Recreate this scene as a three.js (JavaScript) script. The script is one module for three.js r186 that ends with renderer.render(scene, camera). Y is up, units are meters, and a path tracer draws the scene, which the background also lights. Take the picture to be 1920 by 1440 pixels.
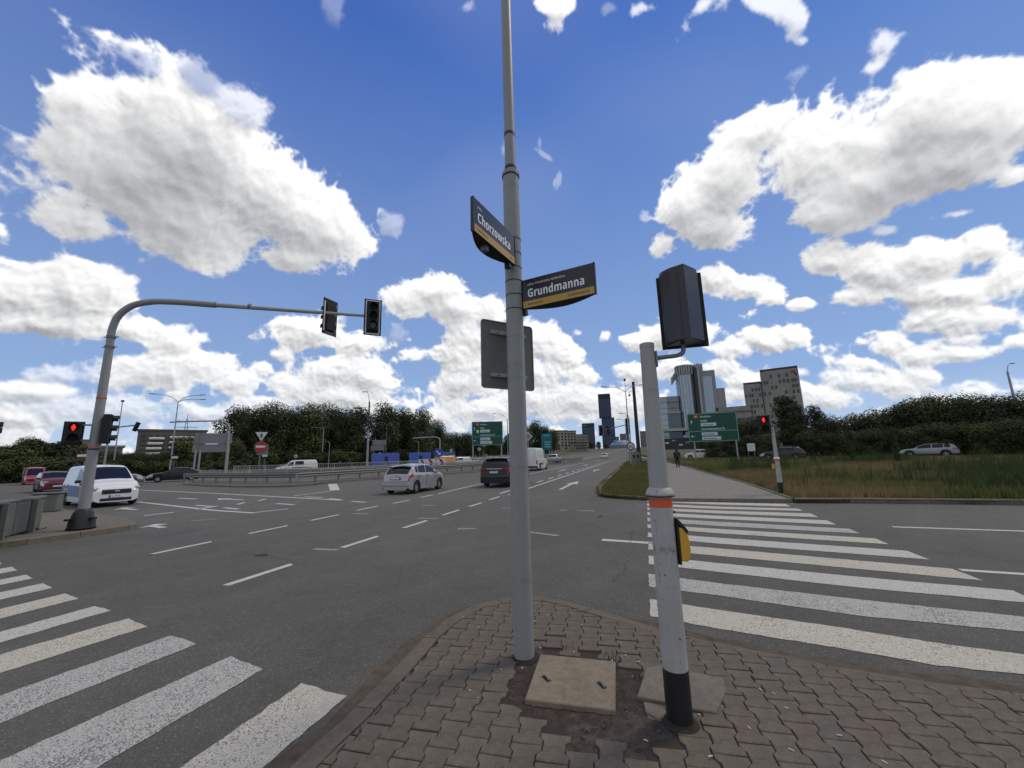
import * as THREE from 'three';
import { mergeGeometries, toCreasedNormals } from 'three/addons/utils/BufferGeometryUtils.js';
import { RoundedBoxGeometry } from 'three/addons/geometries/RoundedBoxGeometry.js';
import { ImprovedNoise } from 'three/addons/math/ImprovedNoise.js';
import { MarchingCubes } from 'three/addons/objects/MarchingCubes.js';

// ---------------------------------------------------------------- camera, sky, light, exposure
const scene = new THREE.Scene();
const camera = new THREE.PerspectiveCamera(88.23, 4 / 3, 0.05, 9000);
camera.position.set(0, 1.683, 0);
camera.rotation.set(0.177126, 0, -0.026245);
const renderer = new THREE.WebGLRenderer({ antialias: true });
renderer.setSize(1024, 768);
renderer.toneMapping = THREE.LinearToneMapping;
renderer.toneMappingExposure = 1.0;
renderer.shadowMap.enabled = true;
renderer.shadowMap.type = THREE.PCFSoftShadowMap;

// the sun is high on the right, behind thin cloud: weak and very soft
const SUN_AZ = 62, SUN_EL = 58;
const rad = (d) => d * Math.PI / 180;
const sunDir = new THREE.Vector3(Math.sin(rad(SUN_AZ)) * Math.cos(rad(SUN_EL)), Math.sin(rad(SUN_EL)), -Math.cos(rad(SUN_AZ)) * Math.cos(rad(SUN_EL)));
const sun = new THREE.DirectionalLight(0xffefcf, 1.5);
sun.position.copy(sunDir).multiplyScalar(300);
sun.castShadow = true;
sun.shadow.mapSize.set(2048, 2048);
sun.shadow.radius = 26;
Object.assign(sun.shadow.camera, { left: -120, right: 120, top: 120, bottom: -120, near: 10, far: 700 });
scene.add(sun, sun.target);

let seed = 12345;
const rnd = () => { seed = (seed * 1664525 + 1013904223) >>> 0; return seed / 4294967296; };
const rr = (a, b) => a + (b - a) * rnd();
const PN = new ImprovedNoise();
const clamp = (x, a, b) => Math.min(b, Math.max(a, x));
const sstep = (a, b, x) => { const t = clamp((x - a) / (b - a), 0, 1); return t * t * (3 - 2 * t); };
const lerp = (a, b, t) => a + (b - a) * t;

// cumulus field: [azimuth, elevation, half length, half height, tilt (all degrees), density]
const CLOUDS = [
[-50.9,33.8,3.7,3.3,-1,1],[-47.1,28.8,6.3,5.7,-23,1],[-42.2,33.9,8.4,6.4,-12,1],[-35.8,31.2,8.8,7.1,-23,1],[-30.1,29.2,6.9,5.0,-14,1],[-41.7,26.0,9.9,4.4,5,1],
[-26.1,28.7,4.6,2.9,1,1],[-30.7,25.0,4.1,2.5,1,0.9],[-49.2,23.4,3.2,2.0,2,0.8],[-37.9,38.8,3.4,2.4,-9,0.55],[-47.7,38.6,2.4,1.3,10,0.4],[-41.9,39.5,2.4,2.0,7,0.35],
[-54.6,20.5,0.9,1.5,24,1],[-54.5,28.0,0.8,0.5,31,0.3],[-17.8,31.0,1.3,1.6,8,0.35],[-53.0,15.1,5.0,3.4,17,1],[-49.0,16.2,3.8,3.1,16,1],[-46.7,17.6,1.8,2.6,16,1],
[-50.8,13.2,5.8,1.7,13,0.9],[-44.9,13.9,3.4,1.9,11,0.9],[-41.3,13.4,3.5,2.6,10,1],[-38.7,11.3,4.6,2.9,7,1],[-42.3,9.7,5.1,2.6,7,1],[-35.5,9.5,3.8,2.4,5,1],
[-33.0,11.3,2.0,1.6,5,1],[-31.1,13.2,1.8,1.5,6,1],[-51.0,6.9,3.3,1.4,6,0.8],[-46.3,5.4,6.7,1.9,4,0.55],[-49.2,8.8,3.2,1.4,8,0.5],[-51.6,4.4,2.9,1.3,3,0.8],
[-27.3,16.3,5.1,2.7,7,1],[-21.9,15.7,4.5,2.7,5,1],[-25.1,11.2,5.7,3.2,4,1],[-20.3,10.8,3.8,2.9,2,1],[-28.7,9.0,4.7,2.6,3,1],[-23.6,8.1,8.3,2.5,2,0.9],
[-32.1,7.1,5.3,1.6,3,0.7],[-37.2,5.6,5.8,1.7,2,0.6],[-24.1,18.3,1.3,1.0,6,0.4],[-15.6,21.9,3.4,2.7,4,1],[-11.3,23.3,4.4,2.5,3,1],[-7.8,21.2,3.8,2.3,1,1],
[-2.6,20.1,2.7,3.7,-1,1],[-4.2,16.4,4.6,3.0,0,0.9],[-7.8,14.5,3.8,2.9,0,1],[-3.1,12.5,7.0,2.7,-1,0.9],[-7.0,10.3,5.4,2.9,0,1],[3.4,16.2,4.6,3.2,-17,1],
[8.0,14.0,4.1,2.6,-19,1],[10.5,11.2,2.6,2.1,-4,0.9],[4.0,11.6,6.5,3.1,-2,0.9],[3.0,7.7,7.6,3.5,-2,1],[9.2,7.5,4.5,3.0,-3,1],[-4.7,6.4,8.5,2.3,-1,0.8],
[-12.3,5.3,6.8,1.9,0,0.8],[-0.1,22.3,1.9,1.3,-1,0.5],[-17.0,17.1,1.8,1.3,4,0.3],[13.9,16.2,1.8,2.1,-5,0.9],[17.9,15.1,3.1,2.3,-6,1],[22.2,15.3,3.9,2.5,-8,1],
[26.2,14.8,3.7,2.2,-9,1],[29.7,12.8,3.4,2.0,-9,1],[33.3,12.9,3.2,1.9,-10,0.9],[36.5,12.7,2.2,1.6,-11,0.9],[18.3,10.7,4.1,2.3,-5,1],[23.1,10.9,3.8,2.3,-6,1],
[27.6,10.4,3.0,1.9,-7,1],[16.5,6.4,7.5,3.0,-3,0.9],[10.1,16.9,0.9,0.7,-4,0.5],[29.2,21.4,2.6,1.8,-13,1],[32.4,19.7,3.5,2.1,-14,1],[35.1,18.1,2.3,1.7,-14,1],
[37.6,16.5,1.9,1.0,-14,1],[22.3,27.1,2.1,1.9,9,0.9],[26.7,30.6,3.4,3.4,-6,1],[32.2,32.1,4.8,4.7,1,1],[29.9,27.3,3.9,2.3,-16,0.9],[36.6,35.9,3.4,2.7,-9,0.9],
[39.9,31.7,5.5,4.5,-14,1],[44.9,31.1,4.1,4.7,2,1],[50.1,30.9,3.4,3.7,-15,1],[53.8,28.7,3.4,3.5,-35,1],[56.3,26.7,2.3,3.9,-36,1],[45.9,26.4,5.3,3.1,-14,1],
[52.1,25.4,4.5,2.7,-24,1],[41.9,25.3,3.9,2.1,-23,0.9],[50.5,33.0,1.8,1.3,-35,0.9],[54.9,22.9,2.0,1.7,-31,0.9],[51.3,21.3,2.2,0.8,-15,0.6],[46.0,21.8,1.2,0.5,-23,0.5],
[40.9,20.4,2.7,2.1,-19,1],[44.5,18.1,3.6,2.7,-19,1],[48.5,17.8,3.1,2.5,-21,1],[52.4,17.8,2.7,2.6,-24,1],[53.5,14.9,2.3,2.8,-22,1],[42.4,16.2,3.0,1.6,-16,0.9],
[49.5,14.3,3.9,1.8,-18,0.9],[46.9,12.4,2.0,1.9,-15,0.9],[49.4,11.7,2.3,1.9,-16,1],[51.7,11.3,2.1,1.9,-16,1],[52.8,8.8,1.4,1.2,-14,0.9],[44.2,10.2,2.2,1.7,-12,1],
[42.6,11.1,1.3,1.1,-12,0.9],[46.4,8.7,2.2,1.5,-11,0.9],[49.2,8.4,2.0,1.1,-12,0.9],[34.7,6.6,3.5,2.0,-6,0.9],[31.0,8.3,2.8,1.7,-7,0.9],[38.6,5.2,3.2,1.8,-6,0.9],
[41.1,7.0,2.6,1.5,-8,0.7],[44.4,6.2,2.7,1.7,-8,1],[46.5,6.7,2.1,1.4,-9,1],[49.7,4.9,2.8,1.4,-8,0.7],[47.8,3.6,3.9,1.6,-6,0.7],[51.7,3.2,2.3,1.4,-6,0.6],
[36.5,8.6,1.7,1.2,-8,0.6],[8.8,53.4,2.2,1.2,-8,1],[8.3,52.0,1.4,1.2,-15,0.62],[23.8,51.0,2.1,0.8,-12,0.52],[31.9,48.9,2.2,1.8,-9,0.58],[29.1,48.0,1.7,1.6,-35,0.58],
[38.8,46.5,2.0,0.8,-46,0.58],[41.3,44.3,2.3,1.0,-61,0.58],[41.9,42.1,1.4,0.7,-55,0.52],[49.1,38.3,1.3,1.4,-1,0.55],[47.9,36.7,1.2,0.9,2,0.58],[49.7,34.9,1.1,0.8,-19,0.58],
[41.9,39.5,1.9,1.2,-4,0.3],[-27.6,50.9,0.7,1.3,9,0.24],[-5.8,53.6,1.7,0.9,4,0.35],[18.1,52.1,1.4,0.6,-16,0.25],[-0.1,41.1,0.5,1.5,-14,0.3],[5.6,41.4,0.3,0.7,12,0.24],
[6.2,40.0,1.0,0.3,-36,0.28],[8.2,36.8,0.3,0.8,-20,0.28],[20.8,30.6,0.6,0.9,-12,0.35]
];
function makeSky() {
  const W = 4096, H = 2048, HH = H / 2, D2 = Math.PI / 180;
  const blobs = [];
  const add = (az, el, ra, rb, rot, de) => {
    const c = new THREE.Vector3(Math.sin(az * D2) * Math.cos(el * D2), Math.sin(el * D2), -Math.cos(az * D2) * Math.cos(el * D2));
    const e = new THREE.Vector3(-c.z, 0, c.x).normalize(), n = new THREE.Vector3().crossVectors(e, c);
    const cr = Math.cos(rot * D2), sr = Math.sin(rot * D2);
    blobs.push({ az, el, c, e, n, ra: ra * D2, rb: rb * D2, cr, sr, de, sz: clamp(0.45 + ra * 0.16, 0.5, 1), er: 0.16 * sstep(3.2, 0.8, ra) });
  };
  for (const b of CLOUDS) add(...b);
  for (let i = 0; i < 230; i++) {          // the same weather all round
    const el = 3 + 62 * Math.pow(rnd(), 2.0), az = rr(88, 272), s = (1.2 + el * 0.14) * rr(0.6, 1.35);
    const k = 2 + Math.floor(rnd() * 3);
    for (let j = 0; j < k; j++) add(az + rr(-1, 1) * s * 1.6, Math.max(2, el + rr(-0.35, 0.35) * s), s * rr(0.8, 1.5), s * rr(0.5, 0.8), rr(-12, 12), rr(0.7, 1));
  }
  const dens = new Float32Array(W * HH), env = new Float32Array(W * HH).fill(-1), soft = new Float32Array(W * HH).fill(1), sumE = new Float32Array(W * HH), sumD = new Float32Array(W * HH);
  for (const b of blobs) {
    const R = Math.max(b.ra, b.rb) * 1.9, r0 = Math.max(0, Math.floor((b.el * D2 - R) / (Math.PI / 2) * HH)), r1 = Math.min(HH - 1, Math.ceil((b.el * D2 + R) / (Math.PI / 2) * HH));
    for (let r = r0; r <= r1; r++) {
      const el = (r + 0.5) / HH * Math.PI / 2, ce = Math.cos(el), se = Math.sin(el);
      const span = Math.min(W / 2, Math.ceil(R / Math.max(0.05, Math.cos(Math.min(1.5, el + R * .5))) / (2 * Math.PI) * W));
      const col0 = Math.round(((Math.atan2(-Math.cos(b.az * D2), Math.sin(b.az * D2)) / (2 * Math.PI)) + 0.5) * W);
      for (let k = -span; k <= span; k++) {
        const col = ((col0 + k) % W + W) % W, th = ((col + 0.5) / W - 0.5) * 2 * Math.PI;
        const x = Math.cos(th) * ce, z = Math.sin(th) * ce, y = se;
        const kk = x * b.c.x + y * b.c.y + z * b.c.z;
        if (kk < 0.4) continue;
        const lx = (x * b.e.x + z * b.e.z) / kk, ly = (x * b.n.x + y * b.n.y + z * b.n.z) / kk;
        const p = (lx * b.cr + ly * b.sr) / b.ra; let q = (-lx * b.sr + ly * b.cr) / b.rb;
        if (q < 0) q *= 1.12;
        const v = (1 - Math.sqrt(p * p + q * q)) * b.sz - b.er, o = r * W + col;
        const e8 = Math.exp(9 * v); sumE[o] += e8; sumD[o] += e8 * b.de;
      }
    }
  }
  for (let o = 0; o < env.length; o++) if (sumE[o] > 0) { env[o] = Math.max(-1, Math.log(sumE[o]) / 9 - 0.09 - 0.07 * sstep(28, 10, Math.floor(o / W) / HH * 90)); soft[o] = sumD[o] / sumE[o]; }
  for (let r = 0; r < Math.floor(HH * 17 / 90); r++) {      // broken rows of far cumulus low over the horizon
    const el = (r + 0.5) / HH * 90, lift = 0.20 * sstep(0, 3, el) * sstep(17, 6, el);
    for (let c = 0; c < W; c++) {
      const th = ((c + 0.5) / W - 0.5) * 2 * Math.PI, o = r * W + c;
      const v = -0.34 + lift + 0.5 * PN.noise(Math.cos(th) * 9, el * 0.33 + 31, Math.sin(th) * 9) + 0.3 * PN.noise(Math.cos(th) * 21, el * 0.7, Math.sin(th) * 21);
      if (v > env[o]) { env[o] = v; soft[o] = Math.max(0.8, Math.min(1, soft[o])); }
    }
  }
  const bill = new Float32Array(W * HH);
  for (let r = 0; r < HH; r++) {
    const el = (r + 0.5) / HH * Math.PI / 2, ce = Math.cos(el), se = Math.sin(el), eld = el / D2;
    const low = sstep(24, 5, eld);          // close to the horizon the puffs are far off and small
    for (let c = 0; c < W; c++) {
      const o = r * W + c; if (env[o] < -0.75) continue;
      const th = ((c + 0.5) / W - 0.5) * 2 * Math.PI;
      let x = Math.cos(th) * ce * 5.2, y = se * 5.2, z = Math.sin(th) * ce * 5.2;
      const wx = PN.noise(x * 1.3 + 7, y * 1.3, z * 1.3), wy = PN.noise(x * 1.3, y * 1.3 + 19, z * 1.3);
      x += wx * 0.10; y += wy * 0.10;
      let a = 0.9 - low * 0.6, f = 1.35, s = 0, s2 = 0;
      for (let k = 0; k < 6; k++) {
        const n = PN.noise(x * f + k * 9.1, y * f + 3.3 * k, z * f);
        const b = k < 1 ? n : (0.42 - Math.abs(n) * 1.45);
        s += b * a; if (k > 1) s2 += b * a;
        if (k === 0) a = 0.55; else a *= 0.59;
        f *= 2.03;
      }
      bill[o] = s2;
      dens[o] = env[o] + s * lerp(1.05, 0.68, sstep(0.4, 0.95, soft[o]));
    }
  }
  // light that comes down through the cloud from the upper right: marched on a coarse grid
  const Q = 4, w = W / Q, h = HH / Q, low = new Float32Array(w * h), lit = new Float32Array(w * h);
  for (let r = 0; r < h; r++) for (let c = 0; c < w; c++) {
    let s = 0;
    for (let i = 0; i < Q; i++) for (let j = 0; j < Q; j++) { const o = (r * Q + i) * W + c * Q + j; if (env[o] > -0.75 && dens[o] > 0) s += Math.min(0.9, dens[o]) * soft[o]; }
    low[r * w + c] = s / (Q * Q);
  }
  const at = (f, x, y) => {
    y = clamp(y, 0, h - 1.001); const x0 = Math.floor(x), y0 = Math.floor(y), fx = x - x0, fy = y - y0, a = ((x0 % w) + w) % w, b = (a + 1) % w;
    return lerp(lerp(f[y0 * w + a], f[y0 * w + b], fx), lerp(f[(y0 + 1) * w + a], f[(y0 + 1) * w + b], fx), fy);
  };
  for (let r = 0; r < h; r++) {
    const el = (r + 0.5) / h * 90, ce = Math.cos(el * D2), reach = (1.6 + el * 0.30) * h / 90, n = 26;
    for (let c = 0; c < w; c++) {
      if (low[r * w + c] <= 0) { lit[r * w + c] = 0; continue; }
      let sum = 0;
      for (let k = 0; k < n; k++) { const t = (k + 0.5) / n, dist = reach * t; sum += at(low, c + 0.42 * dist / Math.max(0.25, ce), r + 0.91 * dist) * (1 - t * 0.6); }
      lit[r * w + c] = sum / n;
    }
  }
  for (let pass = 0; pass < 3; pass++) {       // soften the light, no streaks
    const src = lit.slice();
    for (let r = 0; r < h; r++) for (let c = 0; c < w; c++) {
      if (low[r * w + c] <= 0) continue; let s = 0, n = 0;
      for (let i = -2; i <= 2; i++) for (let j = -2; j <= 2; j++) { const y = r + i; if (y < 0 || y >= h) continue; const o = y * w + ((c + j) % w + w) % w; if (low[o] > 0) { s += src[o]; n++; } }
      lit[r * w + c] = s / n;
    }
  }
  const data = new Float32Array(W * H * 4);
  for (let r = 0; r < HH; r++) {
    const el = (r + 0.5) / HH * 90, ce = Math.cos(el * D2);
    const ppd = HH / 90;
    for (let c = 0; c < W; c++) {
      const o = r * W + c, th = ((c + 0.5) / W - 0.5) * 2 * Math.PI;
      const az = Math.atan2(Math.cos(th), -Math.sin(th)) / D2;  // from straight ahead, clockwise
      // clear air
      const t = Math.pow(clamp(el / 52, 0, 1), 0.62);
      const side = 0.5 + 0.5 * Math.sin((az - 5) * D2);
      let R = lerp(0.40, lerp(0.050, 0.076, side), t), G = lerp(0.58, lerp(0.124, 0.195, side), t), B = lerp(0.84, lerp(0.44, 0.585, side), t);
      const veil = clamp(0.22 * (PN.noise(Math.cos(th) * ce * 3 + 5, el * 0.06, Math.sin(th) * ce * 3) + 0.2), 0, 1) * sstep(18, 45, el);
      R = lerp(R, 0.42, veil); G = lerp(G, 0.46, veil); B = lerp(B, 0.66, veil);
      const hz = sstep(9, 0, el) * 0.55; R = lerp(R, 0.66, hz); G = lerp(G, 0.74, hz); B = lerp(B, 0.86, hz);
      const d = dens[o];
      if (env[o] > -0.75 && d > -0.12) {
        const thin = soft[o], wide = lerp(0.46, 0.19, sstep(0.4, 1, thin));
        const al = sstep(-0.05, wide, d - (1 - thin) * 0.1) * lerp(0.06, 1, sstep(0.08, 0.9, thin));
        if (al > 0) {
          const T = Math.exp(-at(lit, (c + .5) / Q - .5, (r + .5) / Q - .5) * lerp(2.0, 2.75, sstep(10, 30, el)));
          const g = Math.max(1, Math.round((0.22 + el * 0.016) * ppd)), ro = Math.min(HH - 1, r + g) * W + (c + Math.round(g * 0.5)) % W;
          const relief = clamp(d - (env[ro] > -0.75 ? dens[ro] : -0.2), -0.35, 0.35);
          let L = lerp(lerp(0.52, 0.27, sstep(12, 30, el)), lerp(1.02, 1.10, sstep(15, 35, el)), T) + relief * lerp(lerp(0.95, 0.16, sstep(10, 24, el)), lerp(1.15, 0.7, sstep(10, 28, el)), T) + bill[o] * lerp(0.16, 0.07, sstep(8, 26, el)) * lerp(0.4, 1, T);
          L = clamp(L, 0.30, 1.3);
          const cool = 1 - sstep(0.3, 0.95, L), far = sstep(16, 2, el) * 0.28;
          let cr = L * lerp(1, 0.955, cool), cg = L * lerp(1, 0.975, cool), cb = L * lerp(1.0, 1.03, cool);
          cr = lerp(cr, 0.66, far * .8); cg = lerp(cg, 0.73, far * .8); cb = lerp(cb, 0.83, far * .8);
          R = lerp(R, cr, al); G = lerp(G, cg, al); B = lerp(B, cb, al);
        }
      }
      const i = ((r + HH) * W + c) * 4;
      data[i] = R; data[i + 1] = G; data[i + 2] = B; data[i + 3] = 1;
    }
  }
  for (let r = 0; r < HH; r++) for (let c = 0; c < W; c++) { const i = (r * W + c) * 4; data[i] = 0.10; data[i + 1] = 0.10; data[i + 2] = 0.09; data[i + 3] = 1; }
  const t = new THREE.DataTexture(data, W, H, THREE.RGBAFormat, THREE.FloatType);
  t.mapping = THREE.EquirectangularReflectionMapping; t.magFilter = t.minFilter = THREE.LinearFilter; t.wrapS = THREE.RepeatWrapping; t.needsUpdate = true;
  return t;
}
scene.background = scene.environment = makeSky();

// ---------------------------------------------------------------- helpers
const V3 = (x, y, z) => new THREE.Vector3(x, y, z);
const lin = (r, g, b) => new THREE.Color().setRGB(r, g, b);
const used = {};
function numbered(n) { const k = used[n] = (used[n] ?? -1) + 1; return k ? n + '_' + String(k).padStart(3, '0') : n; }
function tag(o, label, category, group) { o.userData.label = label; if (category) o.userData.category = category; if (group) o.userData.group = group; return o; }
function thing(name, label, category, [x, y, z] = [0, 0, 0], turn = 0, group) {
  const o = new THREE.Group(); o.name = numbered(name); o.position.set(x, y, z); o.rotation.y = turn; scene.add(o);
  return tag(o, label, category, group);
}
function shadows(o) { o.castShadow = o.receiveShadow = true; return o; }
function part(name, geo, mat, parent, label) {
  const m = shadows(new THREE.Mesh(geo, mat)); m.name = name; parent.add(m); if (label) m.userData.label = label; return m;
}
function struct(name, geo, mat, label) {
  const m = geo ? shadows(new THREE.Mesh(geo, mat)) : new THREE.Group(); m.name = numbered(name); m.userData.kind = 'structure'; if (label) m.userData.label = label; scene.add(m); return m;
}
function copyOf(root, label, [x, y, z], turn = 0, scale = 1) {
  const r = root.clone(); r.name = numbered(root.name.replace(/_\d{3}$/, '')); r.userData = { ...root.userData, label };
  r.position.set(x, y, z); r.rotation.y = turn; if (scale.length) r.scale.set(...scale); else r.scale.setScalar(scale); scene.add(r); return r;
}
// geometry pieces; everything is non-indexed with position, normal, uv (metres)
function boxUV(g) {
  const p = g.attributes.position, n = g.attributes.normal, uv = new Float32Array(p.count * 2);
  for (let i = 0; i < p.count; i++) {
    const ax = Math.abs(n.getX(i)), ay = Math.abs(n.getY(i)), az = Math.abs(n.getZ(i));
    if (ay >= ax && ay >= az) { uv[2 * i] = p.getX(i); uv[2 * i + 1] = p.getZ(i); } else if (ax >= az) { uv[2 * i] = p.getZ(i); uv[2 * i + 1] = p.getY(i); } else { uv[2 * i] = p.getX(i); uv[2 * i + 1] = p.getY(i); }
  }
  g.setAttribute('uv', new THREE.BufferAttribute(uv, 2)); return g;
}
function plain(g, keepUV) {
  if (g.index) g = g.toNonIndexed();
  for (const k of Object.keys(g.attributes)) if (!['position', 'normal', 'uv', 'color'].includes(k)) g.deleteAttribute(k);
  if (!g.attributes.normal) g.computeVertexNormals();
  if (!keepUV || !g.attributes.uv) boxUV(g);
  return g;
}
function merge(list, keepUV) { return list.length === 1 ? plain(list[0], keepUV) : mergeGeometries(list.map((g) => plain(g, keepUV)), false); }
const place = (g, x, y, z, ry = 0, rx = 0, rz = 0) => { const m = new THREE.Matrix4().makeRotationFromEuler(new THREE.Euler(rx, ry, rz, 'YXZ')); m.setPosition(x, y, z); return g.applyMatrix4(m); };
const box = (w, h, d, x = 0, y = 0, z = 0, ry = 0, rx = 0, rz = 0) => place(new THREE.BoxGeometry(w, h, d), x, y, z, ry, rx, rz);
const rbox = (w, h, d, r, x = 0, y = 0, z = 0, ry = 0, rx = 0, rz = 0) => place(new RoundedBoxGeometry(w, h, d, 2, r), x, y, z, ry, rx, rz);
const cyl = (r0, r1, h, x = 0, y = 0, z = 0, seg = 20, rx = 0, rz = 0, ry = 0) => place(new THREE.CylinderGeometry(r1, r0, h, seg), x, y, z, ry, rx, rz);   // r0 bottom, r1 top, centred
const pole = (r0, r1, y0, y1, x = 0, z = 0, seg = 24) => cyl(r0, r1, y1 - y0, x, (y0 + y1) / 2, z, seg);
const tube = (pts, r, seg = 24, rs = 10) => new THREE.TubeGeometry(new THREE.CatmullRomCurve3(pts.map((p) => V3(...p)), false, 'centripetal'), seg, r, rs, false);
function bar(a, b, r, seg = 8) {   // a straight rod between two points
  const A = V3(...a), B = V3(...b), d = B.clone().sub(A), g = new THREE.CylinderGeometry(r, r, d.length(), seg);
  g.applyQuaternion(new THREE.Quaternion().setFromUnitVectors(V3(0, 1, 0), d.clone().normalize())); const m = A.add(B).multiplyScalar(0.5); return g.translate(m.x, m.y, m.z);
}
function beam(a, b, w, h) {        // a straight square bar between two points
  const A = V3(...a), B = V3(...b), d = B.clone().sub(A), g = new THREE.BoxGeometry(w, h, d.length());
  g.applyQuaternion(new THREE.Quaternion().setFromRotationMatrix(new THREE.Matrix4().lookAt(A, B, V3(0, 1, 0)))); const m = A.add(B).multiplyScalar(0.5); return g.translate(m.x, m.y, m.z);
}
const pairs = (a) => { const o = []; for (let i = 0; i < a.length; i += 2) o.push([a[i], a[i + 1]]); return o; };
function sheet(pts, y) {           // flat polygon of [x, z] points, facing up
  const s = new THREE.Shape(pts.map(([x, z]) => new THREE.Vector2(x, -z))), g = new THREE.ShapeGeometry(s); g.rotateX(-Math.PI / 2); g.translate(0, y, 0); return plain(g);
}
function prism(pts, y0, y1, bevel = 0) {   // upright prism over a plan polygon of [x, z]
  const s = new THREE.Shape(pts.map(([x, z]) => new THREE.Vector2(x, -z)));
  const g = new THREE.ExtrudeGeometry(s, { depth: y1 - y0 - 2 * bevel, bevelEnabled: bevel > 0, bevelThickness: bevel, bevelSize: bevel, bevelOffset: -bevel, bevelSegments: 1, curveSegments: 6 });
  g.rotateX(-Math.PI / 2); g.translate(0, y0 + bevel, 0); return plain(g);
}
function subdivided(g, f) { return g; }
const gY = (d) => 0.0125 * Math.max(0, d - 100) * clamp((d - 100) / 80, 0, 1);     // the land rises gently beyond the junction
const gAt = (x, z) => gY(Math.hypot(x, z));
// the main road runs along U from the camera; R is its right-hand side
const U = [0.295, -0.9555], RR = [0.9555, 0.295];
const W2 = (s, t) => [s * U[0] + t * RR[0], s * U[1] + t * RR[1]];

// ---------------------------------------------------------------- procedural textures
function tileNoise(size, cells, sd) {
  const L = new Float32Array(cells * cells); let s = sd >>> 0;
  for (let i = 0; i < L.length; i++) { s = (s * 1664525 + 1013904223) >>> 0; L[i] = s / 4294967296; }
  const out = new Float32Array(size * size);
  for (let y = 0; y < size; y++) for (let x = 0; x < size; x++) {
    const u = x / size * cells, v = y / size * cells, x0 = Math.floor(u), y0 = Math.floor(v), fx = u - x0, fy = v - y0, sx = fx * fx * (3 - 2 * fx), sy = fy * fy * (3 - 2 * fy), x1 = (x0 + 1) % cells, y1 = (y0 + 1) % cells;
    out[y * size + x] = lerp(lerp(L[y0 * cells + x0], L[y0 * cells + x1], sx), lerp(L[y1 * cells + x0], L[y1 * cells + x1], sx), sy);
  }
  return out;
}
function fbmTile(size, cells, oct, sd, gain = 0.55) {
  const o = new Float32Array(size * size); let a = 1, tot = 0;
  for (let k = 0; k < oct && cells <= size; k++, cells *= 2) { const n = tileNoise(size, cells, sd + k * 77); for (let i = 0; i < o.length; i++) o[i] += n[i] * a; tot += a; a *= gain; }
  for (let i = 0; i < o.length; i++) o[i] /= tot; return o;
}
const enc = (v) => { v = clamp(v, 0, 1); return Math.round(255 * (v <= 0.0031308 ? v * 12.92 : 1.055 * Math.pow(v, 1 / 2.4) - 0.055)); };
function tex(size, fn, srgb, rep = 1, repY = rep, h = size) {
  const d = new Uint8Array(size * h * 4);
  for (let y = 0; y < h; y++) for (let x = 0; x < size; x++) {
    const c = fn(y * size + x, x, y), i = (y * size + x) * 4;
    if (srgb) { d[i] = enc(c[0]); d[i + 1] = enc(c[1]); d[i + 2] = enc(c[2]); } else { d[i] = d[i + 1] = d[i + 2] = clamp(Math.round(c * 255), 0, 255); }
    d[i + 3] = 255;
  }
  const t = new THREE.DataTexture(d, size, h, THREE.RGBAFormat, THREE.UnsignedByteType);
  t.wrapS = t.wrapT = THREE.RepeatWrapping; t.magFilter = THREE.LinearFilter; t.minFilter = THREE.LinearMipmapLinearFilter; t.generateMipmaps = true;
  if (srgb) t.colorSpace = THREE.SRGBColorSpace; t.repeat.set(rep, repY); t.needsUpdate = true; return t;
}
const std = (c, roughness = 0.8, o = {}) => new THREE.MeshStandardMaterial({ color: c, roughness, ...o });
const N = { fine: fbmTile(1024, 256, 3, 11), mid: fbmTile(1024, 32, 5, 23), big: fbmTile(1024, 6, 6, 31), fine5: fbmTile(512, 128, 3, 41), mid5: fbmTile(512, 16, 5, 53), big5: fbmTile(512, 4, 6, 61) };
const M = {};
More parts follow.
